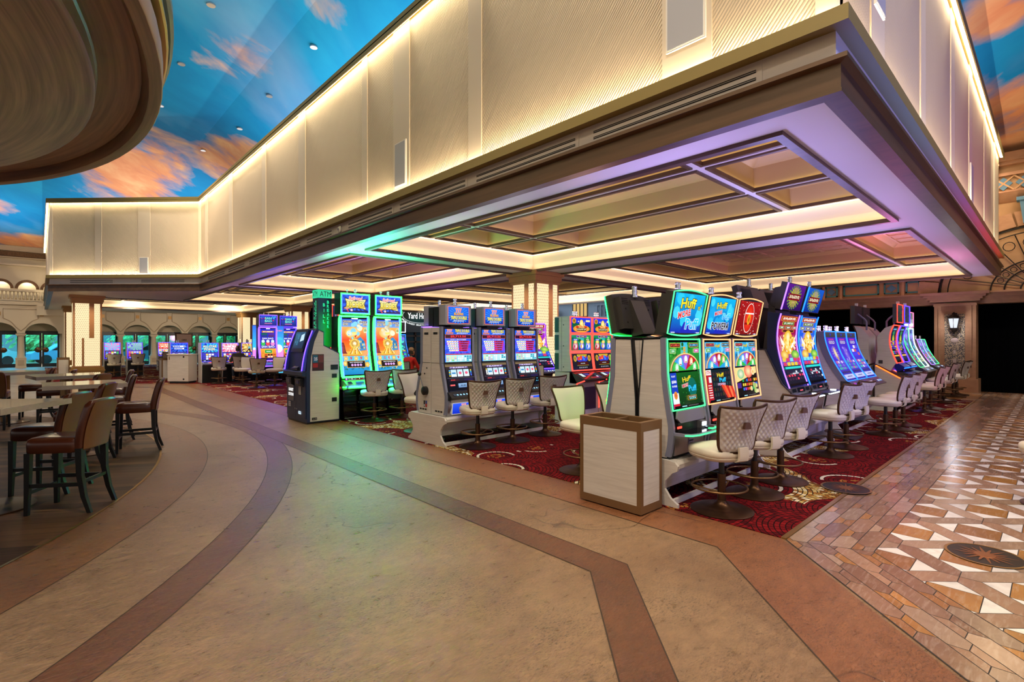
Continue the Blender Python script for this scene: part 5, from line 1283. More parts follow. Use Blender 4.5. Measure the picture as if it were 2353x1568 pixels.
def art_td_belly():
    A = Art(.44, .21); A.rect(0, 0, 1, 1, '#c8c0b0'); A.rect(.02, .04, .98, .96, '#0a2ac0', '#2a5af8'); A.logo('777', .5, .76, .22, '#ff6a4a', '#fff0d0', .24); A.logo('BLAZING', .5, .5, .36, '#ff9a1e', '#7a1a0a', .26, '#ffe04a'); return A
def art_dragon(k):
    A = Art(.56, .34); rr = random.Random(60+k)
    if k == 0:
        A.rect(0, 0, 1, 1, '#0a1a9a', '#2438e8'); A.spots(8, ['#0f5a3a', '#1a7a4a'], .08, .14, (0, .05, 1, .5), rr); A.disc(.5, .62, .1, '#f0c83a', .16, 12, c2='#fff4b0'); A.disc(.5, .24, .42, '#e88a2a', .16, 22, c2='#ffcf5a'); A.rect(.22, .3, .78, .42, '#c8281e'); A.text('GRAND', .5, .36, .3, '#ffe890', .08, .03); A.rect(.26, .1, .74, .29, '#1a120a'); A.text('$10,937.29', .5, .195, .44, '#f6eec0', .12, .03); A.disc(.12, .78, .1, '#e8a81e', .11, 10, c2='#5a1a1a'); A.rect(.72, .72, .93, .86, '#f0e0a0')
        A.spots(12, GOLD, .01, .035, (.3, .45, .7, .8), rr)
    elif k == 1:
        A.rect(0, 0, 1, 1, '#0e6a3a', '#1a8a5a'); A.rect(.38, .3, .62, .95, '#3ae0d0', '#1aa0a0'); A.spots(10, ['#0c5a2c', '#2aa85a', '#7ae06a'], .04, .09, (0, .5, 1, 1), rr); A.rect(.24, .84, .76, .97, '#9a4ad0'); A.rect(.3, .86, .7, .94, '#1a0a2a'); A.text('$1,008', .5, .9, .3, '#ffe890', .05, .03)
        A.rect(.06, .64, .32, .76, '#2a4ac0'); A.rect(.68, .64, .94, .76, '#2a7a2a'); A.text('$188', .19, .7, .16, '#fff', .06, .03); A.text('$38', .81, .7, .14, '#fff', .06, .03)
        for i, c in enumerate(('#b8202a', '#1a2ab0', '#1a6ae0')):
            x = .18+.32*i; A.rect(x-.14, .04, x+.14, .28, c); A.disc(x, .3, .13, c, .17, 14, c2='#e8d8f0'); A.disc(x, .26, .075, '#f6f0e8', .075, 12); A.disc(x, .26, .07, '#e8a82a' if i == 1 else c, .07, 8, PI/2, 1.5*PI); A.disc(x, .55, .09, '#f0b82a', .07, 10, c2='#fff0a0')
    else:
        A.rect(0, 0, 1, 1, '#14141c', '#20202c'); A.disc(.5, .68, .3, '#2a3ac0', .14, 16); A.poly([(.28, .80), (.72, .80), (.76, .94), (.24, .94)], '#e8c83a'); A.cells(.28, .82, .72, .92, 8, 1, ['#8a5a10'], .18, rr); A.spots(8, ['#e83a2a', '#3a7af0', '#f0e0a0'], .03, .07, (.3, .58, .7, .78), rr); A.disc(.14, .7, .08, '#d8b03a', .12, 10, c2='#6a3a1a'); A.disc(.86, .7, .08, '#d8b03a', .12, 10, c2='#6a3a1a')
        A.disc(.5, .38, .3, '#4a1010', .08, 14); A.rect(.36, .33, .64, .44, '#1a0a0a'); A.text('1¢ 2¢ 5¢', .5, .385, .22, '#fff', .06, .03); A.rect(.2, .26, .8, .275, '#d8c040'); A.cells(.28, .06, .72, .2, 5, 1, ['#8a9098', '#d0d0d4'], .2, rr)
    return A
def art_fu_top(c1, c2, sd):
    A = Art(.72, .36); A.rect(0, 0, 1, 1, c1, c2); A.burst(.5, .5, .36, '#6a8a3a', 20, .24); A.burst(.5, .5, .24, '#c8b03a', 20, .2); A.rect(.18, .38, .82, .64, '#7a141c'); A.text('$10,629.92', .5, .51, .54, '#f4ecc8', .15, .03); A.text('GRAND', .5, .3, .16, '#c8b070', .07, .02); return A
def art_fu_main(bg, sd):
    A = Art(.70, 1.06); rr = random.Random(sd); A.rect(0, .5, 1, 1, bg[0], bg[1]); A.rect(0, .3, 1, .5, '#1a4ac8', bg[0]); A.rect(0, 0, 1, .3, '#101424', '#1a2440')
    A.rect(.08, .925, .92, .99, '#d8b03a'); A.rect(.1, .93, .9, .985, '#a81a20'); A.text('$10,629.92', .5, .957, .68, '#fff6d8', .04, .05); A.rect(.18, .865, .82, .915, '#d8b03a'); A.rect(.2, .87, .8, .91, '#0f4a24'); A.text('$1,307.51', .5, .89, .5, '#e8f6d8', .03, .05)
    for x0, x1, c in ((.04, .28, '#1a5a3a'), (.36, .64, '#3a3a40'), (.72, .96, '#6a1a5a')): A.rect(x0, .81, x1, .85, '#e8c85a'); A.rect(x0+.01, .815, x1-.01, .845, c); A.text('$88', (x0+x1)/2, .83, (x1-x0)*.6, '#fff', .018, .05)
    A.rect(.2, .765, .8, .8, '#c8921e'); A.rect(.22, .77, .78, .795, '#3a0a1a')
    A.disc(.5, .62, .26, '#e8b01e', .26, 20, c2='#fff0a0'); A.disc(.5, .7, .1, '#f4d060', .1, 12, c2='#fff8d8'); A.poly([(.05, .72), (.3, .6), (.2, .5)], '#f8f0e0'); A.poly([(.95, .74), (.7, .6), (.8, .5)], '#f8f0e0'); A.spots(60, GOLD+['#c8701e', '#fff'], .012, .04, (.1, .46, .9, .72), rr)
    A.disc(.2, .44, .2, '#d89a1e', .1, 14, c2='#ffe88a'); A.disc(.78, .44, .22, '#3a9a3a', .1, 14, c2='#c8f06a'); A.cells(0, .28, 1, .40, 5, 2, ['#1ab0d8', '#e8c83a', '#2a6ae0', '#d83a6a', '#7ae0e8'], .1, rr)
    A.rect(.05, .24, .95, .27, '#2ad8d0'); A.cells(.06, .07, .94, .22, 6, 3, ['#2a1a3a', '#3a2440', '#e83a5a', '#d8e0f0', '#20304a'], .2, rr); A.text('$233.23', .5, .17, .34, '#e8f0ff', .022, .04); A.rect(0, 0, 1, .03, '#08080c'); return A
def art_gold(sd, kind):
    A = Art(.54, 1.05); rr = random.Random(sd); A.rect(0, 0, 1, .5, '#1c1c9a', '#3a2ad0'); A.rect(0, .5, 1, 1, '#3a2ad0', '#4a2ab8'); A.rect(0, .9, 1, 1, '#3a3a44', '#4a4650'); A.disc(.5, .955, .05, '#1a2ae0', .05, 10)
    A.text('5 DRAGONS', .5, .86, .56, '#d83a6a', .03, .05); A.logo('GOLD', .5, .80, .56, '#d8d0e8', '#2a1a5a', .065)
    if kind == 0: A.burst(.5, .58, .28, '#8a78c0', 14); A.disc(.5, .57, .12, '#c8b08a', .24, 14, c2='#f0e4c0'); A.poly([(.4, .5), (.6, .5), (.52, .38)], '#b89a6a')
    elif kind == 1: A.disc(.5, .56, .2, '#5a48c8', .3, 14, c2='#8a70d8'); A.spots(10, ['#7a6ae0', '#a088e8'], .03, .06, (.2, .4, .8, .7), rr)
    else: A.cells(.1, .5, .9, .74, 3, 3, ['#6a5ac8', '#c85a5a', '#e8e0f0', '#3a3ae0'], .1, rr)
    A.cells(.08, .22, .92, .42, 5, 3, ['#5a4ac8', '#c86a78', '#d8d0f0', '#3ab0a0', '#7a6ad0'], .12, rr); A.rect(.05, .14, .95, .2, '#2428a8'); A.cells(.06, .145, .94, .19, 5, 1, ['#1a1a5a'], .1, rr); A.rect(.02, .03, .98, .12, '#b8c0f0'); A.cells(.25, .06, .75, .09, 6, 1, ['#3a3a8a'], .12); return A
def art_generic(w, h, sd, title, pal, tc):
    A = Art(w, h); rr = random.Random(sd); A.rect(0, 0, 1, 1, pal[0], pal[1]); A.burst(.5, .5, .6, pal[2], 14); A.spots(10, pal, .03, .09, (0, 0, 1, 1), rr)
    if title == '=':
        for y0, x0 in ((.56, .12), (.30, .2)): A.rect(x0, y0, 1-x0, y0+.17, tc); A.cells(x0+.02, y0+.02, 1-x0-.02, y0+.15, 7, 1, [pal[0], pal[1], '#ffffff'], .12, rr)
    elif title:
        L = title.split('|'); 
        for i, s_ in enumerate(L): A.logo(s_, .5, .5+(len(L)-1)*.16-.32*i, min(.86, .12*len(s_)+.1), tc, '#10102a', .26)
    return A
def art_reels(w, h, sd, bg, nx=5, ny=3):
    A = Art(w, h); rr = random.Random(sd); A.rect(0, 0, 1, 1, bg[0], bg[1]); A.cells(.06, .22, .94, .92, nx, ny, MIXED+['#f4f0ff', '#d8e8ff', bg[1]], .1, rr); A.rect(.04, .04, .96, .18, '#0a0a1a'); A.cells(.06, .06, .94, .16, 4, 1, ['#c8d8ff', '#ffcf4a', '#3a4a8a'], .2, rr); return A

# ---- bank plinth
def bank_base(x0, x1, yc, hd, label, h=.44):
    t = root('slot_bank_base', label, 'slot base', ((x0+x1)/2, yc, .008)); w = (x1-x0)/2
    half = [(hd-.10, h), (hd-.03, h-.01), (hd, h-.045), (hd-.005, h-.09), (hd-.06, h-.12), (hd-.13, h-.2), (hd-.14, h-.28), (hd-.08, h-.36), (hd-.02, h-.4), (hd, .03), (hd, 0)]
    prof = half+[(-a, b) for a, b in half[::-1]]
    for s in (-1, 1):
        m = MB(); m.prism(prof, 'x', s*w-.03*(s > 0)-.0, s*w+.03*(s < 0)); m.build('end_panel', oak_pale, t, bevel=.003)
    for s in (-1, 1):
        m = MB(); m.box(-w+.03, w-.03, s*(hd-.19)-.012, s*(hd-.19)+.012, .14, h-.05); m.build('apron', oak_pale_x, t)
        m = MB(); m.prism([(s*(hd-.22), h), (s*(hd-.03), h), (s*hd, h-.03), (s*hd, h-.07), (s*(hd-.04), h-.09), (s*(hd-.22), h-.09)], 'x', -w+.03, w-.03); m.build('nosing', oak_pale_x, t, bevel=.008)
        m = MB(); m.box(-w+.03, w-.03, s*(hd-.09)-.015, s*(hd-.09)+.015, .0, .05); m.build('kick_rail', white_paint, t)
    m = MB(); m.box(-w+.03, w-.03, -hd+.2, hd-.2, h-.04, h-.002); m.build('top_board', oak_pale_x, t)
    return t

# ---- Huff cabinet
def huff(x, yc, face, kind, ledm, label, back_only=False):
    t = root('slot_machine', label, 'slot machine', (x, yc, .452), 0 if face < 0 else PI, 'blue sky house slot machines in the front bank'); w = .345
    prof = [(0, 0), (-.36, 0), (-.385, .12), (-.395, .30), (-.37, .46), (-.32, .78), (-.31, 1.17), (-.29, 1.2), (-.06, 1.18), (-.04, .9), (-.004, .55)]
    m = MB(); m.prism(prof, 'x', -w+.012, w-.012); m.build('body', black_plastic, t)
    for s in (-1, 1):
        m = MB(); ip = [(-.004, .01), (-.33, .01), (-.35, .14), (-.355, .30), (-.325, .46), (-.275, .78), (-.262, 1.165), (-.068, 1.16), (-.046, .9), (-.018, .55)]
        m.prism(ip, 'x', s*(w-.012), s*w); m.build('side_panel', oak_pale, t, bevel=.002)
        m = MB(); fp = [(-.36, .02), (-.385, .14), (-.395, .30), (-.37, .46), (-.325, .78), (-.312, 1.18)]
        m.sweep([[(s*(w-.03), a-.012, b), (s*(w+.004), a-.012, b), (s*(w+.004), a+.045, b), (s*(w-.03), a+.045, b)] for a, b in smooth_prof(fp, 3)]); m.build('side_rail', gunmetal, t, bevel=.004)
        m = MB(); m.tube([(s*(w-.004), a, b) for a, b in ((-.28, 1.185), (-.07, 1.175), (-.045, .9), (-.016, .55), (-.012, .02))], .012, 6); m.build('edge_trim', black_plastic, t, smooth=60)
        m = MB(); m.prism([(-.002, .56), (-.036, .9), (-.056, 1.155), (-.002, 1.155)], 'x', s*(w-.045)-.004, s*(w-.045)+.004); m.build('rear_panel', oak_pale, t)
    front = [(-.375, .475), (-.325, .82), (-.318, 1.17)]
    m = MB(); m.prism([(a-.004, b) for a, b in front]+[(-.2, 1.17), (-.2, .475)], 'x', -w+.035, w-.035); m.build('bezel', glass_dark, t)
    f, L = flatyz(0, -.380, .485, -.332, .83, .004); A = art_huff_low(kind); f0 = f; k_ = L/.37
    A.lay('lower_screen', lambda u, v, o: f(u*.95, v*k_, o), screen_mat, t)
    g, L2 = flatyz(0, -.331, .845, -.324, 1.135, .004); A = art_huff_mid(kind); k2 = L2/.34
    A.lay('upper_screen', lambda u, v, o: g(u*.95, v*k2, o), screen_mat, t)
    loop_led(t, 0, [(-.386, .47), (-.36, .65), (-.335, .835), (-.33, 1.0), (-.325, 1.165)], w-.018, .0075, ledm)
    # plate, validator, deck
    m = MB(); m.prism([(-.24, 0), (.24, 0), (.29, .045), (.26, .115), (-.26, .115), (-.29, .045)], 'z', 0, .02)
    for v in m.bm.verts: v.co = Vector((v.co.x, -.40-v.co.z+(v.co.y)*.18-.005, .345+v.co.y))
    m.build('logo_plate', grey_plate, t, bevel=.003)
    A = Art(.04, .03); A.rect(.1, .1, .9, .25, '#e8e8f0'); A.rect(.25, .35, .75, .9, '#e8e8f0'); A.lay('logo', lambda u, v, o: Vector((u, -.424+(.055+v)*.18-o, .345+.045+v)), print_mat, t)
    m = MB(); m.box(-.28, .28, -.42, -.36, .26, .35); m.build('bill_panel', black_plastic, t, bevel=.004)
    m = MB(); m.box(.10, .2, -.47, -.40, .26, .34); m.build('bill_validator', silver, t, bevel=.01)
    m = MB(); m.box(.115, .185, -.476, -.468, .29, .325); m.build('validator_light', lamp_white, t, bevel=.003)
    m = MB(); m.box(-.3, -.22, -.426, -.42, .295, .315); m.build('ticket_light', led_red, t)
    dk = [(-.34, -.36), (-.34, -.52), (-.30, -.575), (-.2, -.6), (.2, -.6), (.30, -.575), (.34, -.52), (.34, -.36)]
    m = MB(); m.prism(dk, 'z', .235, .262); m.build('button_deck', gunmetal, t, bevel=.006)
    m = MB(); m.prism([(a*.93, (b+.36)*.93-.36) for a, b in dk], 'z', .262, .266); m.build('deck_glass', glass_dark, t)
    m = MB(); m.tube([(a*1.006, b-.004 if b < -.5 else b, .249) for a, b in dk[1:-1]], .0075, 6); m.build('led_strip', ledm, t, smooth=60)
    m = MB(); m.lathe([(.05, 0), (.05, .012), (.04, .02), (0, .022)], 18, (.2, -.5, .264)); m.build('spin_button', black_plastic, t, smooth=40)
    m = MB(); m.box(.13, .28, -.57, -.52, .262, .272); m.build('deck_light', ledm, t, bevel=.006)
    m = MB(); m.box(-.3, .3, -.392, -.37, .03, .225); m.build('belly_door', silver, t, bevel=.01)
    A = Art(.1, .06); A.rect(0, 0, 1, 1, '#d8d8d8'); A.rect(.05, .55, .95, .9, '#3a3a44'); A.cells(.08, .1, .92, .45, 3, 2, ['#3a3a40'], .15); A.lay('label', flat((.02, -.394, .10), (0, -.02, 1), (0, -1, 0)), print_mat, t)
    # topper
    tl = math.radians(11); Mx = Matrix.Translation((0, -.315, 1.225)) @ Matrix.Rotation(tl, 4, 'X')
    m = MB(); m.X = Mx; n_ = 10
    out = [(-.335+.67*k/n_, -.02*sin(PI*k/n_)) for k in range(n_+1)]+[(.34-.68*k/n_, .415+.028*sin(PI*k/n_)) for k in range(n_+1)]
    m.prism(out, 'y', -.018, .07); m.X = Mx; m.box(-.3, .3, .07, .14, .03, .38); m.build('topper_housing', charcoal, t, bevel=.012)
    A = art_huff_top(kind); A.lay('topper_screen', lambda u, v, o: Mx @ Vector((u*1.0, -.021-o, .008+v)), screen_mat, t)
    m = MB(); m.X = Mx; m.tube([(a, -.02, b) for a, b in out], .0075, 6, loop=True); m.build('led_strip', ledm, t, smooth=60)
    m = MB(); m.X = Mx; m.prism([(.10, -.05), (.10, .36), (.16, .34), (.235, .02), (.25, -.05)], 'x', -.13, .13); m.build('topper_neck', charcoal, t, bevel=.014)
    m = MB(); m.X = Mx
    for i in range(4): m.box(.16, .27, .138, .143, .30+.02*i, .306+.02*i)
    m.build('vent_grille', slot_dark, t); m = MB(); m.X = Mx
    for i in range(4): m.box(-.27, -.16, .138, .143, .30+.02*i, .306+.02*i)
    m.build('vent_grille', slot_dark, t)
    for a, b in ((-.22, .1), (.22, .1), (-.22, .25), (.22, .25)): m = MB(); m.X = Mx; m.cyl((a, .138, b), (a, .144, b), .011, 8); m.build('screw', slot_dark, t)
    candle(t, 0, -.26, 1.63, 1.15); return t
warm = led_warm
bank_base(4.44, 6.72, 2.93, .47, 'pale wood base with curved ends under the nearest bank of slot machines')
for i, (lm, lab) in enumerate(((led_green_soft, 'slot machine outlined in green light, nearest the waste bin'), (warm, 'middle slot machine of the nearest three, gold outline, POWER4 top screen'), (warm, 'third slot machine of the nearest bank, red hard hat on its top screen'))):
    huff(4.82+.74*i, 2.93, -1, i, lm, lab)
for i, (lm, lab) in enumerate(((led_teal, 'slot machine seen from behind, black topper back with green edge, nearest bank'), (warm, 'second slot machine seen from behind in the nearest bank'), (warm, 'third slot machine seen from behind in the nearest bank'))):
    huff(4.82+.74*i, 2.93, 1, (1, 0, 2)[i], lm, lab)

# ---- reel machine with handle
top_frame = M_plain('silver_top_frame', '#a9abb6', .35, .2)
def reel(x, yc, face, sd, label, purple=False):
    t = root('slot_machine', label, 'slot machine', (x, yc, .452), 0 if face < 0 else PI, 'three reel handle machines'); w = .315
    prof = [(0, 0), (-.36, 0), (-.40, .14), (-.405, .26), (-.43, .32), (-.40, .36), (-.275, .80), (-.27, 1.36), (0, 1.36)]
    m = MB(); m.prism([(a, b) for a, b in prof[:3]]+[(-.385, .3), (-.36, .36), (-.25, .8), (-.245, 1.36), (0, 1.36)], 'x', -w+.006, w-.006); m.build('body', oak_pale, t)
    for s in (-1, 1):
        m = MB(); m.prism([(-.004, .004), (-.33, .004), (-.36, .14), (-.36, .30), (-.22, .8), (-.215, 1.35), (-.004, 1.35)], 'x', s*(w-.006), s*w); m.build('side_panel', oak_pale, t, bevel=.002)
        m = MB(); m.sweep([[(s*(w-.035), a, b), (s*(w+.004), a, b), (s*(w+.004), a+.055, b), (s*(w-.035), a+.055, b)] for a, b in ((-.385, .02), (-.415, .14), (-.42, .3), (-.40, .38), (-.285, .8), (-.28, 1.37))]); m.build('side_rail', gunmetal, t, bevel=.006)
        m = MB(); m.box(s*w-.002*s-.001, s*w+.003*s+.001, -.17, -.06, 1.25, 1.285)
        for k in range(3): m.box(s*w-.003, s*w+.003, -.30+.07*k, -.25+.07*k, .05, .075)
        m.build('vent_slot', black_plastic, t)
        m = MB(); m.box(s*w-.002, s*w+.0025, -.36, 0, .805, .809); m.build('panel_seam', slot_dark, t)
    f, L = flatyz(0, -.27, .82, -.262, 1.345); A = art_td_main(sd); k_ = L/.52; A.lay('paytable_screen', lambda u, v, o: f(u*1.1, v*k_, o+.012), screen_mat, t)
    m = MB(); m.box(-w+.03, w-.03, -.278, -.2, .795, 1.36); m.build('bezel', black_plastic, t)
    m = MB(); m.prism([(-.39, .35), (-.40, .36), (-.28, .80), (-.2, .80), (-.3, .35)], 'x', -w+.03, w-.03); m.build('reel_bezel', black_plastic, t)
    f2, L2 = flatyz(0, -.402, .37, -.284, .79, .004); A = art_td_reels(sd+4); k2 = L2/.44; A.lay('reel_glass', lambda u, v, o: f2(u*1.12, v*k2, o), screen_mat, t)
    m = MB(); m.prism([(-.33, .24), (-.5, .255), (-.515, .29), (-.42, .37), (-.33, .37)], 'x', -w+.02, w-.02); m.build('button_deck', black_plastic, t, bevel=.008)
    f3, L3 = flatyz(0, -.512, .298, -.43, .365, .003); A = Art(.52, .09)
    for k in range(6): A.disc(.2+.115*k, .5, .035, '#6ad0ff', .03, 10, c2='#e8f8ff')
    A.rect(.05, .25, .14, .7, '#2a3a4a'); A.lay('buttons', lambda u, v, o: f3(u, v, o), screen_mat, t)
    m = MB(); m.box(-w+.05, w-.05, -.46, -.40, .215, .25); m.build('tray', silver, t, bevel=.006)
    m = MB(); m.prism([(-.375, .0), (-.42, .14), (-.41, .235), (-.3, .235), (-.3, 0)], 'x', -w+.03, w-.03); m.build('belly_door', silver, t, bevel=.006)
    f4, L4 = flatyz(0, -.402, .025, -.425, .2, .003); A = art_td_belly(); k4 = L4/.21; A.lay('belly_glass', lambda u, v, o: f4(u, v*k4, o+.004), screen_mat, t)
    m = MB(); m.box(-.25, .25, -.29, -.12, 1.40, 1.71); m.build('top_box', top_frame, t, bevel=.012)
    m = MB(); m.box(-.27, .27, -.12, .0, 1.37, 1.68); m.build('top_box_back', black_plastic, t, bevel=.006)
    m = MB(); m.box(-.12, .12, -.25, -.1, 1.355, 1.41); m.build('top_mount', black_plastic, t)
    A = art_td_top(); A.lay('top_screen', flat((0, -.292, 1.42), (0, 0, 1), (0, -1, 0)), screen_mat, t)
    if purple:
        m = MB(); m.box(-w, w, -.27, -.02, 1.362, 1.378); m.build('top_light', led_magenta, t)
    # handle on the player's right
    m = MB(); m.at(w+.002, -.12, .36, 0, PI/2).lathe([(0, 0), (.07, 0), (.07, .05), (.05, .065), (0, .065)], 20); m.at().build('handle_hub', black_plastic, t, smooth=40)
    m = MB(); m.cyl((w+.04, -.13, .38), (w+.068, -.20, .60), .008, 8); m.build('handle_arm', chrome, t, smooth=60)
    m = MB(); m.ball((w+.07, -.203, .62), .03, 12); m.build('handle_knob', black_plastic, t, smooth=80)
    A = Art(.1, .1); A.rect(0, 0, .42, 1, '#2a2a32'); A.rect(.05, .1, .37, .4, '#c8c8d0'); A.rect(.55, .5, 1, 1, '#2f4a9a'); A.rect(.55, 0, 1, .5, '#c03a3a'); A.lay('stickers', lambda u, v, o: Vector((w+.003+o, -.14+u, .1+v)), print_mat, t)
    m = MB()
    for a, b in ((-.1, .72), (-.16, .63)): m.cyl((w-.002, a, b), (w+.006, a, b), .012, 10)
    m.build('lock', black_plastic, t)
    candle(t, 0, -.2, 1.71, 1.); return t
bank_base(4.44, 6.66, 6.75, .52, 'pale wood base with curved ends under the three reel handle machines')
for i, l in enumerate(('nearest the walkway', 'middle of its row', 'right end of its row')): reel(4.82+.74*i, 6.7, -1, 70+i, 'silver three reel slot machine with jackpot paytable, '+l)
for i, l in enumerate(('slot machine with a purple lit top, back to the nearest reel machine', 'slot machine facing away behind the middle reel machine', 'slot machine facing away behind the right reel machine')): reel(4.82+.74*i, 6.72, 1, 80+i, l, True)

# ---- tall curved green pair
def train(x, y, label, ledm=led_green, sd=1, main=None, top=None, face=0, group='green lit train machines'):
    t = root('slot_machine', label, 'slot machine', (x, y, .008), face, group); w = .325
    P = smooth_prof([(-.165, .86), (-.12, 1.05), (-.04, 1.4), (-.01, 1.75), (-.03, 2.10)], 5)
    m = MB(); m.prism([(a+.02, b) for a, b in P]+[(.4, 2.1), (.42, .8), (-.1, .8)], 'x', -w+.02, w-.02); m.build('cabinet', black_plastic, t, bevel=.004)
    m = MB(); m.prism([(-.22, .0), (-.24, .1), (-.2, .62), (.42, .62), (.42, 0)], 'x', -w, w); m.build('pedestal', glass_dark, t, bevel=.01)
    m = MB(); m.box(-w+.02, w-.02, -.235, -.1, .04, .05); m.cyl((0, -.225, .35), (0, -.215, .35), .01, 8); m.build('pedestal_trim', silver, t)
    f, L = profile_map(0, P, .0); sc = L/1.27
    A = (main or art_rr_main)(sd); k_ = (L*.92)/A.h; A.lay('main_screen', lambda u, v, o: f(u, .045+v*k_, o+.012), screen_mat, t, 24)
    m = MB(); m.sweep([[(a0, a-.008, b), (a1, a-.008, b)] for a, b in P for a0, a1 in ((-w+.02, w-.02),)], closed=False, caps=False); m.build('bezel', glass_dark, t)
    loop_led(t, 0, P, w-.004, .021, ledm, out=.0); loop_led(t, 0, P, w-.040, .011, led_mint if ledm is led_green else ledm, out=.008)
    m = MB(); m.box(-.06, .06, -.055, -.035, 2.045, 2.06); m.build('top_lamp', lamp_white, t, bevel=.004)
    b0 = flatyz(0, -.20, .79, -.172, .855, .004)[0]; A = art_rr_bar(); A.lay('info_bar', b0, screen_mat, t)
    m = MB(); m.prism([(-.37, .64), (-.38, .70), (-.20, .80), (-.1, .8), (-.1, .6), (-.2, .6)], 'x', -w+.01, w-.01); m.build('button_deck', grey_plate, t, bevel=.01)
    d0 = flatyz(0, -.372, .712, -.215, .793, .003)[0]; A = Art(.58, .17); A.rect(.05, .3, .2, .8, '#1a1c20'); A.rect(.34, .35, .64, .75, '#1a4a6a', '#3aa8d8'); A.rect(.7, .4, .92, .6, '#f0d8c0'); A.rect(.3, .05, .5, .2, '#2a6ad8'); A.lay('deck_panel', d0, screen_mat, t)
    m = MB(); m.tube([(-w+.0, -.2, .665), (-w+.01, -.33, .665), (-w+.06, -.385, .665), (w-.06, -.385, .665), (w-.01, -.33, .665), (w, -.2, .665)], .014, 6); m.build('led_strip', ledm, t, smooth=60)
    if ledm is led_green: m = MB(); m.tube([(-w+.01, -.33, .688), (-w+.06, -.392, .688), (w-.06, -.392, .688), (w-.01, -.33, .688)], .008, 6); m.build('led_strip', led_mint, t, smooth=60); m = MB(); e = w-.036; m.tube([(-e, -.084, 2.172), (e, -.084, 2.172), (e, -.084, 2.538), (-e, -.084, 2.538)], .007, 6, loop=True); m.build('led_strip', led_mint, t, smooth=40)  # extra bluish tubes added to tint the floor reflection
    m = MB(); m.box(-w, w, -.08, .2, 2.14, 2.57); m.build('topper_housing', black_plastic, t, bevel=.01)
    A = (top or art_rr_top)(); kx = .56/A.w; A.lay('topper_screen', lambda u, v, o: Vector((u*kx, -.083-o, 2.175+v*.36/A.h)), screen_mat, t)
    m = MB(); e = w-.012; m.tube([(-e, -.084, 2.152), (e, -.084, 2.152), (e, -.084, 2.558), (-e, -.084, 2.558)], .014, 6, loop=True); m.build('led_strip', ledm, t, smooth=40)
    m = MB(); m.box(-.2, .2, -.02, .2, 2.09, 2.15); m.build('topper_mount', black_plastic, t)
    candle(t, .04, .02, 2.57, .9); candle(t, -.12, .05, 2.57, .8); return t
train(4.77, 9.93, 'tall curved slot machine glowing green, train on its screen, beside the cash machine', sd=1)
train(5.53, 9.93, 'tall curved slot machine glowing green, train on its screen, right one of the pair', sd=2)

# ---- stacked three-screen pair with red outlines
def stack3(x, y, label, face=0, ledm=led_red, grp='red outlined three screen machines', red=True):
    t = root('slot_machine', label, 'slot machine', (x, y, .008), face, grp); w = .325
    m = MB(); m.prism([(0, 1.02), (.05, 1.38), (.05, 2.06), (.42, 2.06), (.42, 1.0)], 'x', -w, w); m.build('cabinet', oak_pale, t, bevel=.004)
    m = MB(); m.prism([(-.12, .0), (-.12, .82), (.0, 1.0), (.42, 1.0), (.42, 0)], 'x', -w, w); m.build('pedestal', oak_pale, t, bevel=.004)
    m = MB(); m.prism([(-.30, .84), (-.31, .88), (-.02, 1.0), (.05, 1.0), (.05, .8), (-.1, .8)], 'x', -w, w); m.build('button_deck', charcoal, t, bevel=.008)
    A = Art(.58, .22); A.rect(0, 0, 1, 1, '#121218'); A.rect(.08, .35, .24, .8, '#cfe8f0'); A.rect(.3, .5, .55, .8, '#4a3a8a'); A.rect(.6, .6, .72, .75, '#ff4a4a'); A.cells(.74, .2, .96, .8, 2, 3, ['#e8f0ff', '#3a4a5a'], .15); A.rect(.4, .1, .8, .2, '#b8201a'); d0, L = flatyz(0, -.29, .892, -.03, 1.0, .002); k = L/.22; A.lay('deck_panel', lambda u, v, o: d0(u, v*k*.95, o), screen_mat, t)
    segs = [((-.012, 1.03), (.04, 1.365)), ((.04, 1.40), (.04, 1.72)), ((.04, 1.745), (.04, 2.05))]
    for q, (a, b) in enumerate(segs):
        f, L = flatyz(0, a[0], a[1], b[0], b[1], .01); A = art_dragon(2-q) if red else art_generic(.56, .34, 90+q, '', ['#2a0a5a', '#7a2ae0', '#e84ad0'], '#fff'); k = (L-.03)/.34
        A.lay('screen', (lambda f, k: lambda u, v, o: f(u*1.04, .015+v*k, o))(f, k), screen_mat, t)
        m = MB(); e = w-.012; m.tube([tuple(f(sx*e, vv, -.004)) for sx, vv in ((-1, 0), (1, 0), (1, L), (-1, L))], .011, 6, loop=True); m.build('led_strip', ledm, t, smooth=40)
    m = MB(); m.tube([(-w, -.31, .86), (-w, -.13, .80), (-w, -.125, .3)], .012, 6); m.build('led_strip', ledm, t)
    m = MB(); m.box(-.24, .24, -.13, -.1, .3, .72); m.build('belly_door', M_plain('belly_violet', '#4a3a5a', .3), t, bevel=.02)
    for s in (-1, 1):
        m = MB()
        for z in (1.1, 1.5, 1.9): m.cyl((s*w-.004, .2, z), (s*w+.004, .2, z), .012, 8)
        m.box(s*w-.002, s*w+.002, .248, .252, 1.02, 2.05); m.build('side_detail', black_plastic, t)
        m = MB()
        for z0, z1 in ((1.05, 1.36), (1.42, 1.71), (1.76, 2.04)): m.box(s*w-.004, s*w+.004, .32, .424, z0, z1)
        m.build('rear_pad', black_plastic, t, bevel=.01)
    candle(t, -.03, .2, 2.06, 1.05, 2); return t
stack3(7.62, 6.2, 'slot machine with three red outlined screens stacked up, left one of the pair')
stack3(8.29, 6.2, 'slot machine with three red outlined screens, right one, partly hidden')

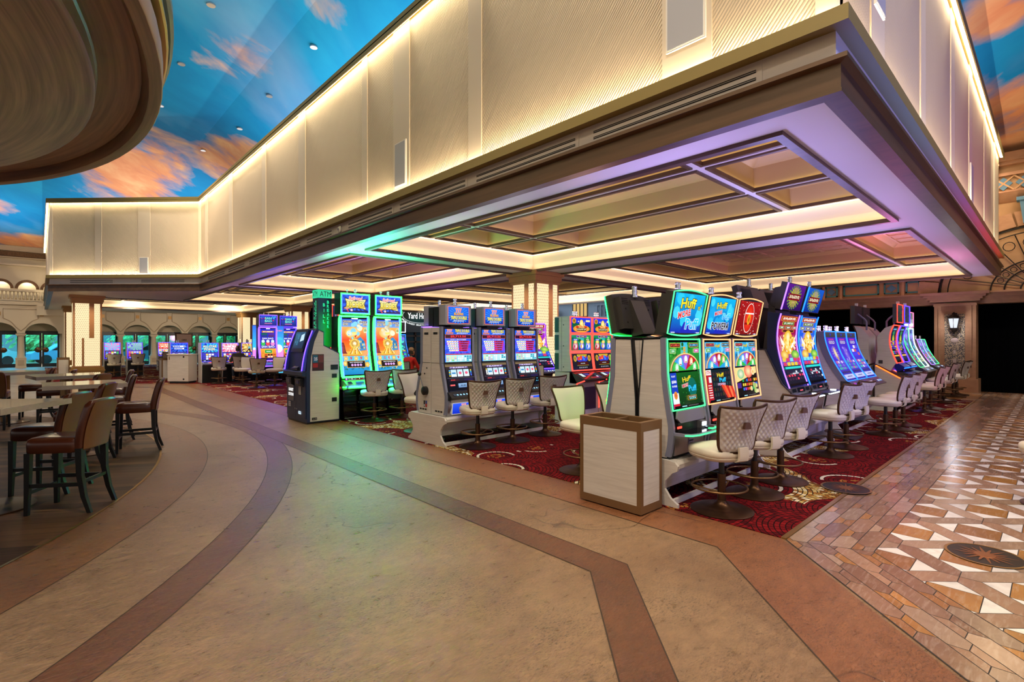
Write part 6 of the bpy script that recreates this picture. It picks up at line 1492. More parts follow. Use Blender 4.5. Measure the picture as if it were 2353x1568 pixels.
# ---- curved column pair with leaning toppers
def lean(x, yc, face, bg, topc, ledm, sd, label):
    t = root('slot_machine', label, 'slot machine', (x, yc, .452), 0 if face < 0 else PI, 'curved jackpot machines with leaning top screens'); w = .385
    P = smooth_prof([(-.40, .50), (-.31, .78), (-.245, 1.1), (-.25, 1.35), (-.29, 1.53)], 5)
    m = MB(); m.prism([(a+.015, b) for a, b in P]+[(-.12, 1.56), (-.1, .5)], 'x', -w+.012, w-.012); m.build('screen_column', navy, t, bevel=.004)
    m = MB(); m.prism([(0, 0), (-.33, 0), (-.42, .44), (-.3, .56), (-.08, 1.02), (0, 1.02)], 'x', -w, w); m.build('body', oak_pale, t, bevel=.003)
    for s in (-1, 1):
        m = MB(); m.tube([(s*(w+.002), a, b) for a, b in ((-.01, 1.03), (-.09, 1.03), (-.31, .56), (-.43, .44), (-.36, .02))], .013, 6); m.box(s*w-.002, s*w+.003, -.003, .003, .02, 1.0); m.build('edge_trim', charcoal, t, smooth=60)
    f, L = profile_map(0, P, .0); A = art_fu_main(bg, sd); k = L*.96/A.h; A.lay('main_screen', lambda u, v, o: f(u*1.02, .02+v*k, o+.006), screen_mat, t, 20)
    for s in (-1, 1):
        m = MB(); m.tube([(s*(w-.008), a-.008, b) for a, b in P], .009, 6); m.build('led_strip', ledm, t, smooth=60)
    m = MB(); m.prism([(-.44, .42), (-.42, .50), (-.38, .5), (-.3, .42)], 'x', -w+.01, w-.01); m.build('bill_panel', silver, t, bevel=.004)
    A = Art(.74, .08); A.rect(.04, .2, .22, .8, '#14161c'); A.rect(.32, .1, .68, .9, '#101218'); A.rect(.42, .3, .58, .5, '#ff6a7a'); A.rect(.76, .2, .94, .8, '#14161c'); A.lay('bill_display', flatyz(0, -.443, .425, -.424, .495, .003)[0], screen_mat, t)
    m = MB(); m.prism([(-w, -.38), (-w, -.56), (-w+.1, -.64), (w-.1, -.64), (w, -.56), (w, -.38)], 'z', .36, .395); m.build('button_deck', black_plastic, t, bevel=.008)
    m = MB(); m.tube([(-w, -.5, .378), (-w+.1, -.645, .378), (w-.1, -.645, .378), (w, -.5, .378)], .007, 6); m.build('led_strip', lamp_white, t)
    m = MB(); m.lathe([(.04, 0), (.04, .012), (0, .016)], 16, (.2, -.55, .395)); m.build('spin_button', lamp_white, t)
    Mx = Matrix.Translation((0, -.29, 1.585)) @ Matrix.Rotation(math.radians(15), 4, 'X')
    m = MB(); m.X = Mx; m.box(-w, w, 0, .08, 0, .38); m.prism([(.08, .03), (.08, .33), (.2, .28), (.22, .0)], 'x', -.25, .25); m.build('topper_housing', charcoal, t, bevel=.01)
    A = art_fu_top(topc[0], topc[1], sd); A.lay('topper_screen', lambda u, v, o: Mx @ Vector((u, -.003-o, .01+v)), screen_mat, t)
    m = MB(); m.X = Mx; m.cyl((-w+.01, -.006, 0), (-w+.01, -.006, .38), .011, 6); m.build('led_strip', ledm, t)
    m = MB(); m.X = Matrix.Identity(4); m.prism([(-.2, 1.5), (-.18, 1.62), (-.1, 1.66), (-.02, 1.02), (-.1, 1.02)], 'x', -.28, .28); m.build('rear_housing', charcoal, t, bevel=.02)
    candle(t, .1, -.25, 1.96, 1.1); return t
bank_base(7.4, 9.3, 2.9, .47, 'pale wood base with curved ends under the jackpot pair with leaning tops')
lean(7.87, 2.9, -1, ('#b01a6a', '#8a1020'), ('#2a0a5a', '#5a1a8a'), led_magenta, 101, 'curved slot machine with magenta screen and purple leaning topper')
lean(8.72, 2.9, -1, ('#1a4ad8', '#2a6ae8'), ('#0a2a8a', '#1a5ac8'), led_blue, 102, 'curved slot machine with blue screen and blue leaning topper')
lean(7.87, 2.9, 1, ('#b01a6a', '#8a1020'), ('#2a0a5a', '#5a1a8a'), led_deepblue, 103, 'grey back of a slot machine with blue light stripe, left of the magenta jackpot machine')
lean(8.72, 2.9, 1, ('#1a4ad8', '#2a6ae8'), ('#0a2a8a', '#1a5ac8'), led_deepblue, 104, 'grey back of a second slot machine behind the blue jackpot machine')

# ---- J-curve machines
def jcurve(x, yc, face, ledm, art, label, w=.325, grp='curved blue machines', zt=1.32, base=.452):
    t = root('slot_machine', label, 'slot machine', (x, yc, base), 0 if face < 0 else PI, grp)
    P = smooth_prof([(-.46, .46), (-.33, .66), (-.2, .92), (-.13, 1.15), (-.11, zt)], 5)
    m = MB(); m.prism([(a+.02, b) for a, b in P]+[(0, zt), (0, 0), (-.30, 0), (-.36, .4)], 'x', -w+.008, w-.008); m.build('body', oak_pale, t)
    for s in (-1, 1):
        m = MB(); m.sweep([[(s*(w-.02), a-.004, b), (s*w, a-.004, b), (s*w, a+.11, b), (s*(w-.02), a+.11, b)] for a, b in P]); m.build('side_rail', grey_plate, t, bevel=.004)
    f, L = profile_map(0, P, .0); A = art; k = L*.97/A.h; A.lay('main_screen', lambda u, v, o: f(u*1.06, .012+v*k, o+.004), screen_mat, t, 20)
    loop_led(t, 0, P, w-.006, .009, ledm, out=.006)
    m = MB(); m.prism([(-.36, .38), (-.62, .33), (-.64, .35), (-.47, .46), (-.36, .46)], 'x', -w, w); m.build('button_deck', charcoal, t, bevel=.008)
    d, L2 = flatyz(0, -.62, .365, -.49, .448, .003); A2 = Art(.56, .15); A2.rect(.1, .2, .35, .8, '#1a2a6a'); A2.cells(.4, .2, .95, .7, 4, 1, ['#8ac0ff', '#e8f0ff'], .2); A2.lay('deck_panel', d, screen_mat, t)
    m = MB(); m.prism([(-.34, 0), (-.42, .33), (-.33, .36), (-.28, 0)], 'x', -w+.02, w-.02); m.build('belly_door', charcoal, t, bevel=.01)
    candle(t, -.05, -.05, zt, 1., 2); return t
m_ = bank_base(10.0, 12.05, 2.9, .47, 'pale wood base under the three curved blue machines')
for i in range(3): jcurve(10.37+.67*i, 2.9, -1, led_blue, art_gold(110+i, i), 'curved blue slot machine with a gold title, '+('left one with a pale dragon', 'middle one of three', 'right one of three')[i])
for i in range(2): jcurve(10.37+.67*i, 2.92, 1, led_blue, art_gold(120+i, i), 'pale backed slot machine behind the curved blue machines, '+('left', 'right'))if False else jcurve(10.37+.67*i, 2.92, 1, led_blue, art_gold(120+i, i), 'pale backed slot machine facing away behind the curved blue machines, '+('left', 'right')[i])
# a dark foot ramp between the two banks
t = root('floor_ramp', 'low black floor plate in front of the curved blue machines', 'floor plate', (9.72, 2.62, .008)); m = MB(); m.prism([(-.42, 0), (-.40, .015), (.1, .07), (.1, 0)], 'x', -.2, .3); m.build('plate', black_plastic, t, bevel=.004)

# ---- end bank with Y shaped sides, neon red/blue and white backs
def neon(x, yc, face, ledm, led2, art, label, end=False, toph=.42, grp='neon machines far along the right aisle'):
    t = root('slot_machine', label, 'slot machine', (x, yc, .30), 0 if face < 0 else PI, grp); w = .335
    P = smooth_prof([(-.42, .80), (-.44, 1.0), (-.47, 1.2), (-.42, 1.45), (-.30, 1.66)], 5)
    P = smooth_prof([(-.42, .80), (-.33, 1.05), (-.29, 1.25), (-.30, 1.48), (-.36, 1.66)], 5)
    m = MB(); m.prism([(a+.012, b) for a, b in P]+[(-.2, 1.6), (-.06, 1.42), (-.06, 1.05), (-.02, .78), (-.3, .62)], 'x', -w, w); m.build('upper_body', oak_pale, t, bevel=.003)
    m = MB(); m.prism([(0, 0), (-.48, 0), (-.52, .04), (-.52, .36), (-.48, .46), (-.02, .74), (0, .74)], 'x', -w, w); m.build('lower_body', oak_pale, t, bevel=.003)
    for s in (-1, 1):
        m = MB(); m.box(s*w-.002, s*w+.004, -.012, .0, 0, .74); m.box(s*w-.002, s*w+.004, -.16, -.08, .78, .86); m.build('side_detail', charcoal, t)
        m = MB(); m.tube([(s*w, -.03, .735), (s*w, -.485, .462)], .014, 6); m.build('led_strip', led_orange if ledm is led_red else ledm, t)
        m = MB(); m.tube([(s*w, -.515, .38), (s*w, -.515, .06), (s*w, -.42, .02)], .014, 6); m.build('led_strip', led_orange if ledm is led_red else ledm, t)
    m = MB(); m.sweep([[(-w+.01, a-.002, b), (w-.01, a-.002, b)] for a, b in P], closed=False, caps=False); m.build('bezel', glass_dark, t)
    f, L = profile_map(0, P, .0); k = L*.9/art.h; art.lay('main_screen', lambda u, v, o: f(u*1.0, .05+v*k, o+.006), screen_mat, t, 18)
    loop_led(t, 0, P, w-.006, .013, ledm, out=.006)
    m = MB(); m.prism([(-.42, .60), (-.55, .66), (-.56, .72), (-.44, .80), (-.36, .78)], 'x', -w+.01, w-.01); m.build('bill_panel', M_deepblue, t, bevel=.01)
    m = MB(); m.tube([(-w+.02, -.56, .69), (w-.02, -.56, .69)], .012, 6); m.build('led_strip', led2, t)
    m = MB(); m.prism([(-.42, .52), (-.70, .52), (-.72, .55), (-.5, .60), (-.42, .6)], 'x', -w+.02, w-.02); m.build('button_deck', charcoal, t, bevel=.008)
    m = MB(); m.box(-w+.02, w-.02, -.42, -.34, 1.72, 1.72+toph); m.build('topper_housing', charcoal, t, bevel=.008)
    A = art_generic(.6, toph-.04, 200+int(x*10), '', ['#1a1a2a', '#3a2a5a', '#2a4a2a'], '#fff'); A.lay('topper_screen', flat((0, -.422, 1.74), (0, 0, 1), (0, -1, 0)), screen_mat, t)
    m = MB(); e = w-.025; m.tube([(-e, -.424, 1.725), (e, -.424, 1.725), (e, -.424, 1.715+toph), (-e, -.424, 1.715+toph)], .012, 6, loop=True); m.build('led_strip', ledm, t)
    m = MB(); m.tube([(.05, -.34, 1.95), (.05, -.2, 1.82), (.05, -.16, 1.76), (.05, -.16, 1.56)], .02, 8); m.build('topper_arm', gunmetal, t, smooth=60)
    m = MB(); m.cbox(0, -.38, 1.72+toph+.035, .055, .055, .07); m.build('candle', white_paint, t, bevel=.006); return t
M_deepblue = M_plain('deep_blue_panel', '#101c8a', .3, .2)
def art_wheel(sd, a, b):
    A = Art(.60, .9); rr = random.Random(sd); A.rect(0, 0, 1, 1, a, b); A.text('$1,208', .5, .93, .5, '#6ad0ff', .05, .05); A.disc(.5, .82, .16, '#2a8a5a', .1, 12); A.disc(.5, .64, .2, '#2f7a3a', .22, 14, c2='#e8d24a'); A.cells(.05, .2, .95, .6, 6, 8, ['#3a4ae0', '#e83a4a', '#2ad0a0', '#e8d24a', '#14201a', '#7a3ae0'], .16, rr); A.rect(.1, .13, .9, .17, '#e8b84a'); A.cells(.1, .03, .9, .12, 3, 1, ['#0a1a3a', '#1a3a5a'], .1, rr); return A
m = bank_base(14.12, 16.0, 2.9, .56, 'pale pink lit base under the red and blue neon machines', h=.29)
neon(14.5, 2.9, -1, led_red, led_blue, art_wheel(131, '#0a1a14', '#122a4a'), 'neon red outlined slot machine with an orange lit side')
neon(15.3, 2.9, -1, led_deepblue, led_blue, art_wheel(132, '#0a142a', '#1a2a1a'), 'slot machine with a blue neon outline right beside the red one')
neon(14.5, 2.95, 1, bronze_dark, led_blue, art_wheel(133, '#0a1a14', '#122a4a'), 'slot machine facing away, cream back with a vertical slot, left of the red neon one')
neon(15.3, 2.95, 1, bronze_dark, led_blue, art_wheel(134, '#0a1a14', '#122a4a'), 'second slot machine facing away, cream back tinted green')
m = bank_base(16.7, 18.2, 2.9, .47, 'pale base under the green and violet machines at the far end of the aisle')
def art_vio(sd):
    A = Art(.54, 1.05); rr = random.Random(sd); A.rect(0, 0, 1, 1, '#1a4a5a', '#3a5a9a'); A.disc(.5, .82, .3, '#7a6ae0', .16, 14, c2='#b0a0f0'); A.spots(14, ['#4ae0d0', '#7a6af0', '#3a90c0'], .04, .12, (0, .5, 1, .95), rr); A.cells(.05, .12, .95, .5, 5, 6, ['#c83a4a', '#3ae0b0', '#4a5af0', '#d8b84a', '#1a3a5a'], .14, rr); return A
jcurve(17.05, 2.9, -1, led_green_soft, art_vio(141), 'curved slot machine with a bright green ribbed light side, far right', grp='curved green machines at the far end', zt=1.5)
jcurve(17.72, 2.9, -1, lamp_white, art_vio(142), 'curved slot machine with a white light line, beside the green one', grp='curved green machines at the far end', zt=1.5)
for x_, l_, c_ in ((17.05, 'tall', led_blue), (17.72, 'right', led_pink)):
    t = root('topper_display', 'small glowing display panel above the green curved machines, '+('left' if l_ == 'tall' else 'right')+' one', 'display', (x_, 2.78, 1.98))
    m = MB(); m.box(-.3, .3, 0, .08, 0, .42); m.build('housing', charcoal, t, bevel=.01); m = MB(); m.box(-.08, .08, .02, .07, -.06, .0); m.build('mount', charcoal, t); A = art_generic(.54, .36, 210+int(x_), '', ['#4a5a6a', '#8a7a6a', '#5a6a7a'], '#fff'); A.lay('screen', flat((0, -.002, .03), (0, 0, 1), (0, -1, 0)), screen_mat, t)
    m = MB(); m.tube([(-.29, -.004, .01), (.29, -.004, .01), (.29, -.004, .41), (-.29, -.004, .41)], .012, 6, loop=True); m.build('led_strip', c_, t)
bank_base(18.85, 20.3, 2.95, .44, 'pale base at the end of the aisle next to the stone pilaster')
for i in range(2): jcurve(19.2+.68*i, 2.95, -1, (led_magenta, led_green_soft)[i], art_vio(150+i), 'curved slot machine at the end of the aisle before the pilaster, '+('left', 'right')[i], grp='last machines of the aisle', zt=1.2)

# ---- ordinary upright cabinets (far rows)
def upright(x, y, title, pal, tc, sd, label, face=0, low=('#1a1a6a', '#3a3ac0'), grp='low upright machines in the far rows'):
    t = root('slot_machine', label, 'slot machine', (x, y, .008), face, grp); w = .31
    m = MB(); m.prism([(0, 0), (-.02, .70), (.12, .72), (.2, 1.5), (.55, 1.52), (.55, 0)], 'x', -w+.02, w-.02); m.build('body', black_plastic, t)
    for s in (-1, 1):
        m = MB(); m.prism([(.02, 0), (.0, .72), (.11, .95), (.16, 1.53), (.56, 1.53), (.56, 0)], 'x', s*w-.02*(s > 0), s*w+.02*(s < 0)); m.build('side_panel', oak_pale, t, bevel=.004)
    f, L = flatyz(0, .16, 1.16, .185, 1.50, .004); A = art_generic(.54, .34, sd, title, pal, tc); k = L/.34; A.lay('top_screen', lambda u, v, o: f(u, v*k, o), screen_mat, t)
    f2, L2 = flatyz(0, .115, .80, .158, 1.14, .004); A = art_reels(.54, .34, sd+1, low); k2 = L2/.34; A.lay('lower_screen', lambda u, v, o: f2(u, v*k2, o), screen_mat, t)
    m = MB(); m.box(-w+.015, w-.015, .1, .2, 1.143, 1.156); m.build('divider', gunmetal, t)
    m = MB(); m.prism([(-.16, .70), (-.165, .73), (.1, .80), (.12, .72), (.0, .66)], 'x', -w+.02, w-.02); m.build('button_deck', gunmetal, t, bevel=.008)
    d, L3 = flatyz(0, -.155, .737, .08, .797, .003); A = Art(.54, .24); A.rect(.05, .3, .28, .7, '#1a1c2a'); A.rect(.36, .3, .6, .7, '#ff6a4a'); A.cells(.64, .2, .96, .8, 3, 2, ['#e8f0ff', '#4ad0ff', '#ffcf4a'], .15); A.lay('deck_panel', d, screen_mat, t)
    loop_led(t, 0, [(.115, .80), (.16, 1.15), (.19, 1.51)], w-.026, .007, led_deepblue)
    candle(t, -.06, .35, 1.53, .9, 2); return t
RED = ['#d81e2c', '#f06a3a', '#ff9a9a']; BLU = ['#0a3ac0', '#1a8af0', '#3ad0ff']; PNK = ['#e84a8a', '#ff9ab0', '#ffd0d8']; VIO = ['#4a1ac0', '#8a4af0', '#d0b0ff']
upright(4.80, 22.0, 'ALL-STAR|POKER', BLU, '#f6f0d0', 301, 'upright slot machine with a blue ALL-STAR POKER screen, far row')
upright(5.50, 22.0, '=', PNK, '#fff', 303, 'upright slot machine with a pink top screen, in front of the seated woman')
upright(6.20, 22.0, 'X', ['#4a2a10', '#c8802a', '#ffe08a'], '#3ad0ff', 305, 'upright slot machine with a gold X emblem, right of seated woman')
upright(4.08, 23.6, '=', ['#0a1a8a', '#1a4ad0', '#2a6af0'], '#e8f0ff', 307, 'upright slot machine with a deep blue screen behind the white host stand')
upright(5.1, 33.6, '=', RED, '#fff2c0', 309, 'upright red screened slot machine far back, left of the framed sign', low=('#2a1a8a', '#e8e0f8'))
upright(5.95, 33.6, '=', RED, '#fff', 311, 'upright slot machine with a red screen far back, under the framed sign', low=('#2a1a8a', '#e8e0f8'))
upright(2.45, 29.2, '', ['#c05ae0', '#ff8ac0', '#5ad0f0'], '#fff', 313, 'upright slot machine with a pink bubble screen just right of the left column', low=('#2a1a4a', '#4a2a6a'))
upright(3.28, 29.2, '', ['#5a4ad0', '#b0b0f0', '#7ad0a0'], '#fff', 315, 'upright slot machine with a lilac patterned screen, second right of the left column', low=('#3a1a9a', '#6a3af0'))
# tall pink and blue machine and neighbour
def art_panda(sd):
    A = Art(.56, 1.16); rr = random.Random(sd); A.rect(0, 0, 1, 1, '#2a1a8a', '#1a2ac8')
    for k, (c, w_) in enumerate((('#c87a2a', .7), ('#2a9a5a', .3), ('#8a4ad0', .3))): pass
    A.rect(.12, .88, .88, .94, '#c87a2a'); A.text('$11,608.52', .5, .91, .6, '#fff', .035, .04); A.rect(.1, .81, .46, .86, '#1a6a3a'); A.rect(.54, .81, .9, .86, '#5a2a9a'); A.rect(.1, .75, .46, .79, '#14406a'); A.rect(.54, .75, .9, .79, '#6a2a4a'); A.logo('SAN BAO', .5, .69, .7, '#f4f6ff', '#2a2a9a', .05)
    for x, c in ((.2, '#3ac05a'), (.5, '#e84a5a'), (.8, '#e88ad0')): A.disc(x, .52, .13, c, .16, 14); A.disc(x, .6, .10, '#f0f4f8', .10, 14, c2='#bfe8f8')
    A.logo('SAN BAO', .5, .42, .84, '#e8f0ff', '#3a2ac0', .07); A.rect(0, .04, 1, .36, '#c85a1e', '#ffb03a'); A.rect(.25, .2, .75, .32, '#e8d24a'); A.rect(.28, .21, .72, .31, '#1a9a4a'); A.cells(.36, .24, .64, .28, 5, 1, ['#e8fff0'], .15); A.cells(.06, .06, .94, .18, 5, 2, ['#1a1a1a', '#f4e8d0', '#e8a83a', '#c83a2a'], .12, rr); A.rect(0, 0, 1, .05, '#2a1a8a'); return A
def art_ptop():
    A = Art(.56, .36); A.rect(0, 0, 1, 1, '#0a1a7a', '#1a4ad0'); A.spots(14, ['#e83a2a', '#3a9ae8', '#1a2a9a'], .03, .08, (0, .5, 1, 1), random.Random(4)); A.logo('SAN|BAO'.split('|')[0], .5, .74, .42, '#7af0e0', '#0a1a4a', .24); A.logo('BAO', .5, .46, .44, '#7af0e0', '#0a1a4a', .24); A.cells(.26, .15, .74, .25, 8, 1, ['#e87aa0'], .12); return A
train(6.28, 20.2, 'tall slot machine with blue top screen between pink and blue side panels', ledm=led_purple, sd=5, main=art_panda, top=art_ptop, group='tall pink and blue machines')
train(7.15, 20.6, 'dark side of a tall slot machine just right of the pink and blue one', ledm=led_deepblue, sd=6, main=art_panda, top=art_ptop, group='tall pink and blue machines')
for x_, y_, l_ in ((6.72, 20.35, 'glowing pink and blue decorative side panel right of the tall far machine'), (5.86, 20.35, 'narrow glowing pink and blue side panel left of the tall far machine')):
    t = root('light_panel', l_, 'light panel', (x_, y_, .35)); W = .40 if x_ > 6.5 else .14
    m = MB(); m.box(-W/2, W/2, 0, .06, 0, 1.85); m.build('housing', gunmetal, t, bevel=.006)
    A = Art(W-.02, 1.8); A.rect(0, 0, 1, .12, '#2ac8f0', '#b87af0'); A.rect(0, .12, 1, .5, '#d88af0', '#f090d8'); A.rect(0, .5, 1, 1, '#3ad0f0', '#2a6af0'); A.disc(.5, .52, .4, '#f4f8ff', .42, 18); A.disc(.5, .7, .42, '#38c8e8', .3, 14, 0, PI); A.logo('SAN BAO', .5, .9, .7, '#ff9ab8', '#7a1a5a', .03) if W > .2 else None
    A.lay('lit_face', flat((0, -.002, .025), (0, 0, 1), (0, -1, 0)), screen_mat, t)
# red outlined machine behind the cash machine
def art_mill():
    A = Art(.56, .36); A.rect(0, 0, 1, 1, '#0a1440', '#14205a'); A.text('INVASION', .5, .78, .8, '#a0b0e0', .2, .02); A.rect(.1, .2, .95, .56, '#c8d0e8'); A.rect(.12, .22, .93, .54, '#101430'); A.text('$10,637', .52, .38, .7, '#ff3a3a', .24, .04); return A
def art_mill2(sd):
    A = Art(.56, 1.16); A.rect(0, 0, 1, 1, '#1a0a0a', '#2a0f1a'); A.text('INVASION', .5, .84, .7, '#c8a0a0', .06, .03); A.cells(.25, .74, .75, .78, 7, 1, ['#e85a4a'], .1); A.disc(.3, .66, .16, '#e8d8b0', .16, 14); A.disc(.7, .6, .16, '#f0f0f0', .16, 14); A.text('DOLLAR', .55, .69, .5, '#3ad05a', .04, .04); A.cells(.05, .1, .95, .5, 5, 4, MIXED, .1); return A
train(6.1, 13.4, 'slot machine with a red outline and a jackpot sign, half hidden behind the cash machine', ledm=led_red, sd=7, main=art_mill2, top=art_mill, group='red lit machine')
# slim purple machines and their neighbours in the gap under the restaurant sign
jcurve(7.2, 13.9, -1, led_magenta, art_vio(161), 'slim curved violet machine in the gap under the restaurant sign', grp='violet machines in the middle distance', zt=1.35)
jcurve(8.0, 13.9, -1, led_blue, art_vio(162), 'slim curved blue machine in the gap under the restaurant sign', grp='violet machines in the middle distance', zt=1.35)
t = root('topper_display', 'small dark monitor over the violet machines under the restaurant sign', 'display', (8.1, 13.75, 1.86)); m = MB(); m.box(-.2, .2, 0, .06, 0, .34); m.build('housing', black_plastic, t, bevel=.01); m = MB(); m.box(-.05, .05, .01, .05, -.1, 0); m.build('mount', black_plastic, t); m = MB(); m.tube([(-.19, -.004, .01), (.19, -.004, .01), (.19, -.004, .33), (-.19, -.004, .33)], .01, 6, loop=True); m.build('led_strip', lamp_white, t)
# curved purple machine behind the red pair
jcurve(9.3, 9.2, -1, led_purple, art_fu_main(('#8a1ab0', '#b02ad0'), 171), 'curved purple lit slot machine peeking out left of the red outlined pair', grp='curved purple machine', zt=1.6)
# ================================================================ cash machine and sign
t = root('cash_machine', 'navy cash machine kiosk with pale wood side and violet lit edges', 'cash machine', (4.05, 10.3, .003))
AX0, AX1, AY0, AY1 = -.33, .35, -.53, .53      # front faces -x; the visible side faces -y
sp = [(AX0+.03, .03), (AX1, .03), (AX1, 1.36), (AX0+.36, 1.52), (AX0+.36, 1.78), (AX0+.22, 1.84), (AX0+.10, 1.6), (AX0+.04, 1.3), (AX0+.02, 1.0)]
m = MB(); m.prism([(a, b) for a, b in sp], 'y', AY0+.012, AY1-.012); m.build('body', navy, t, bevel=.006)
m = MB(); m.prism([(AX0+.09, .045), (AX1-.02, .045), (AX1-.02, 1.345), (AX0+.345, 1.505), (AX0+.345, 1.76), (AX0+.26, 1.80), (AX0+.17, 1.58), (AX0+.11, 1.3), (AX0+.09, 1.0)], 'y', AY0, AY0+.014); m.build('side_panel', oak_pale_x, t, bevel=.003)
m = MB(); m.box(AX0+.04, AX1, AY0+.03, AY1-.03, 0, .05); m.build('plinth', black_plastic, t)
for s in (AY0+.03, AY1-.12):
    m = MB(); fp = smooth_prof([(AX0-.045, 1.02), (AX0-.01, 1.25), (AX0+.05, 1.5), (AX0+.16, 1.8)], 4)
    m.sweep([[(a, s, b), (a, s+.09, b), (a+.05, s+.09, b), (a+.05, s, b)] for a, b in fp]); m.build('front_fin', M_plain('violet_blue_fin', '#4a52c0', .3, .3), t, bevel=.01)
    m = MB(); m.tube([(a-.004, s+.045, b) for a, b in fp], .006, 6); m.build('fin_light', led_fin, t, smooth=60)
m = MB(); m.prism([(AX0-.06, .93), (AX0-.06, 1.0), (AX0+.05, 1.02), (AX0+.06, .9)], 'y', AY0+.02, AY1-.02); m.build('shelf', navy, t, bevel=.01)
def af(name, A, x, y, z, mat=screen_mat, tx=0.): return A.lay(name, flat((x, y, z), (tx, 0, 1), (-1, 0, tx)), mat, t)
A = Art(.52, .34); A.rect(0, 0, 1, 1, '#0a2a4a', '#1a4a6a'); A.rect(.06, .1, .5, .9, '#123a5a', '#2a6a8a'); A.poly([(.6, .4), (.95, .5), (.9, .9), (.62, .8)], '#bfe0f0'); A.cells(.1, .2, .46, .8, 2, 5, ['#3a7a9a', '#2a5a7a'], .15); af('screen', A, AX0+.034, 0, 1.45, tx=.273)
m = MB(); m.prism([(AX0+.02, 1.38), (AX0+.14, 1.82), (AX0+.2, 1.82), (AX0+.08, 1.38)], 'y', -.31, .31); m.build('screen_bezel', black_plastic, t, bevel=.006)
m = MB(); m.box(AX0-.02, AX0+.03, -.15, .2, 1.03, 1.06); m.build('keypad_shelf', black_plastic, t, bevel=.004)
A = Art(.26, .12); A.rect(0, 0, 1, 1, '#101014'); A.cells(.05, .1, .5, .9, 3, 4, ['#8a8a92', '#c83a4a'], .15); A.rect(.6, .1, .95, .9, '#1a1a24'); A.lay('keypad', flat((AX0-.02, 0, 1.065), (.8, 0, .5), (-.5, 0, .8)), print_mat, t)
m = MB(); m.box(AX0+.012, AX0+.03, AY0+.04, -.005, .1, .9); m.box(AX0+.012, AX0+.03, .005, AY1-.04, .1, .9); m.build('lower_door', navy, t, bevel=.006)
for y_ in (-.26, .22):
    m = MB(); m.prism([(AX0-.05, .74), (AX0-.06, .86), (AX0+.03, .9), (AX0+.03, .7)], 'y', y_-.14, y_+.14); m.build('dispenser', black_plastic, t, bevel=.012)
    m = MB(); m.box(AX0-.062, AX0-.05, y_-.08, y_+.08, .77, .84); m.build('dispenser_slot', M_plain('slot_blue', '#1a2460', .2), t)
A = Art(.30, .36); A.rect(0, 0, 1, 1, '#15171c'); A.text('SUNSET', .5, .62, .86, '#ffffff', .17, .04); A.text('STATION', .5, .36, .92, '#ffffff', .17, .04); af('name_plate', A, AX0+.008, .25, .40)
A = Art(.12, .16); A.rect(0, 0, 1, 1, '#d8d8dc'); A.cells(.1, .1, .9, .9, 1, 6, ['#7a7a84'], .25); af('notice', A, AX0+.008, -.22, .55, print_mat)
A = Art(.13, .10); A.rect(0, 0, 1, 1, '#c8ccd8'); A.cells(.1, .1, .9, .9, 4, 2, ['#5a6a9a', '#8a5a5a'], .2); af('card_sticker', A, AX0+.008, .33, .28, print_mat)
A = Art(.16, .08); A.text('GCA', .5, .5, .9, '#d8f0ff', .8, .06); af('maker_plate', A, AX0+.006, -.22, .16)
m = MB()
for y_ in (-.06, .02): m.cyl((AX0+.0, y_, .26), (AX0+.014, y_, .26), .014, 10)
m.build('lock', silver, t)
def side(name, A, x, z, mat=print_mat): return A.lay(name, flat((x, AY0, z), (0, 0, 1), (0, -1, 0)), mat, t)
A = Art(.23, .32); A.rect(0, 0, 1, 1, '#3a2428', '#5a3a38'); A.rect(.06, .5, .48, .95, '#2a6a8a'); A.rect(.54, .5, .95, .92, '#7a3a3a'); A.rect(.06, .2, .48, .45, '#b02a2a'); A.rect(.54, .1, .95, .45, '#5a1a24'); A.text('25', .3, .72, .3, '#f0f4ff', .2, .04); side('poster', A, -.09, 1.02)
m = MB()
for z, w_ in ((1.03, .20), (.87, .15), (.40, .15)): m.box(.24-w_/2+.02, .24+w_/2-.03, AY0-.004, AY0+.005, z, z+(.10 if w_ > .15 else .08))
m.build('side_vent', black_plastic, t)
A = Art(.10, .05); A.rect(0, 0, 1, 1, '#1a1a1a'); A.cells(.1, .2, .9, .8, 4, 2, ['#d0d0d0', '#6a6a6a'], .15); side('sticker', A, -.16, .07)
t = root('sign_tower', 'tall blue sign post reading ATM and BILL BREAKER in green letters', 'sign', (4.31, 10.42, .003))
m = MB(); m.box(-.14, .14, -.14, .14, 1.47, 2.48); m.build('post', navy, t, bevel=.004)
m = MB(); m.box(-.145, .145, -.145, .145, 2.48, 2.65); m.build('header', M_emit('sign_green', (.05, .72, .36), 1.), t, bevel=.003)
A = Art(.28, .17); A.text('ATM', .52, .5, .82, '#16201c', .62); A.lay('header_lettering', flat((0, -.147, 2.48), (0, 0, 1), (0, -1, 0)), print_mat, t)
A = Art(.28, .17); A.text('ATM', .5, .5, .8, '#16201c', .62); A.lay('header_lettering', flat((-.147, 0, 2.48), (0, 0, 1), (-1, 0, 0)), print_mat, t)
A = Art(.28, 1.3)
for i, ch in enumerate('BILL'): A.text(ch, .42, .915-.088*i, .15 if ch != 'I' else .035, '#2af0a0', .052, .02)
for i, ch in enumerate('BREAKER'): A.text(ch, .72, .96-.0646*i, .16, '#2af0a0', .05, .02)
A.lay('lettering', flat((0, -.143, 1.15), (0, 0, 1), (0, -1, 0)), screen_mat, t)
A = Art(.28, 1.3)
for i, ch in enumerate('TICKET'): A.text(ch, .36, .93-.075*i, .15 if ch != 'I' else .035, '#2af0a0', .045, .02)
for i, ch in enumerate('REDEMPTION'): A.text(ch, .66, .965-.0455*i, .14 if ch != 'I' else .03, '#2af0a0', .036, .02)
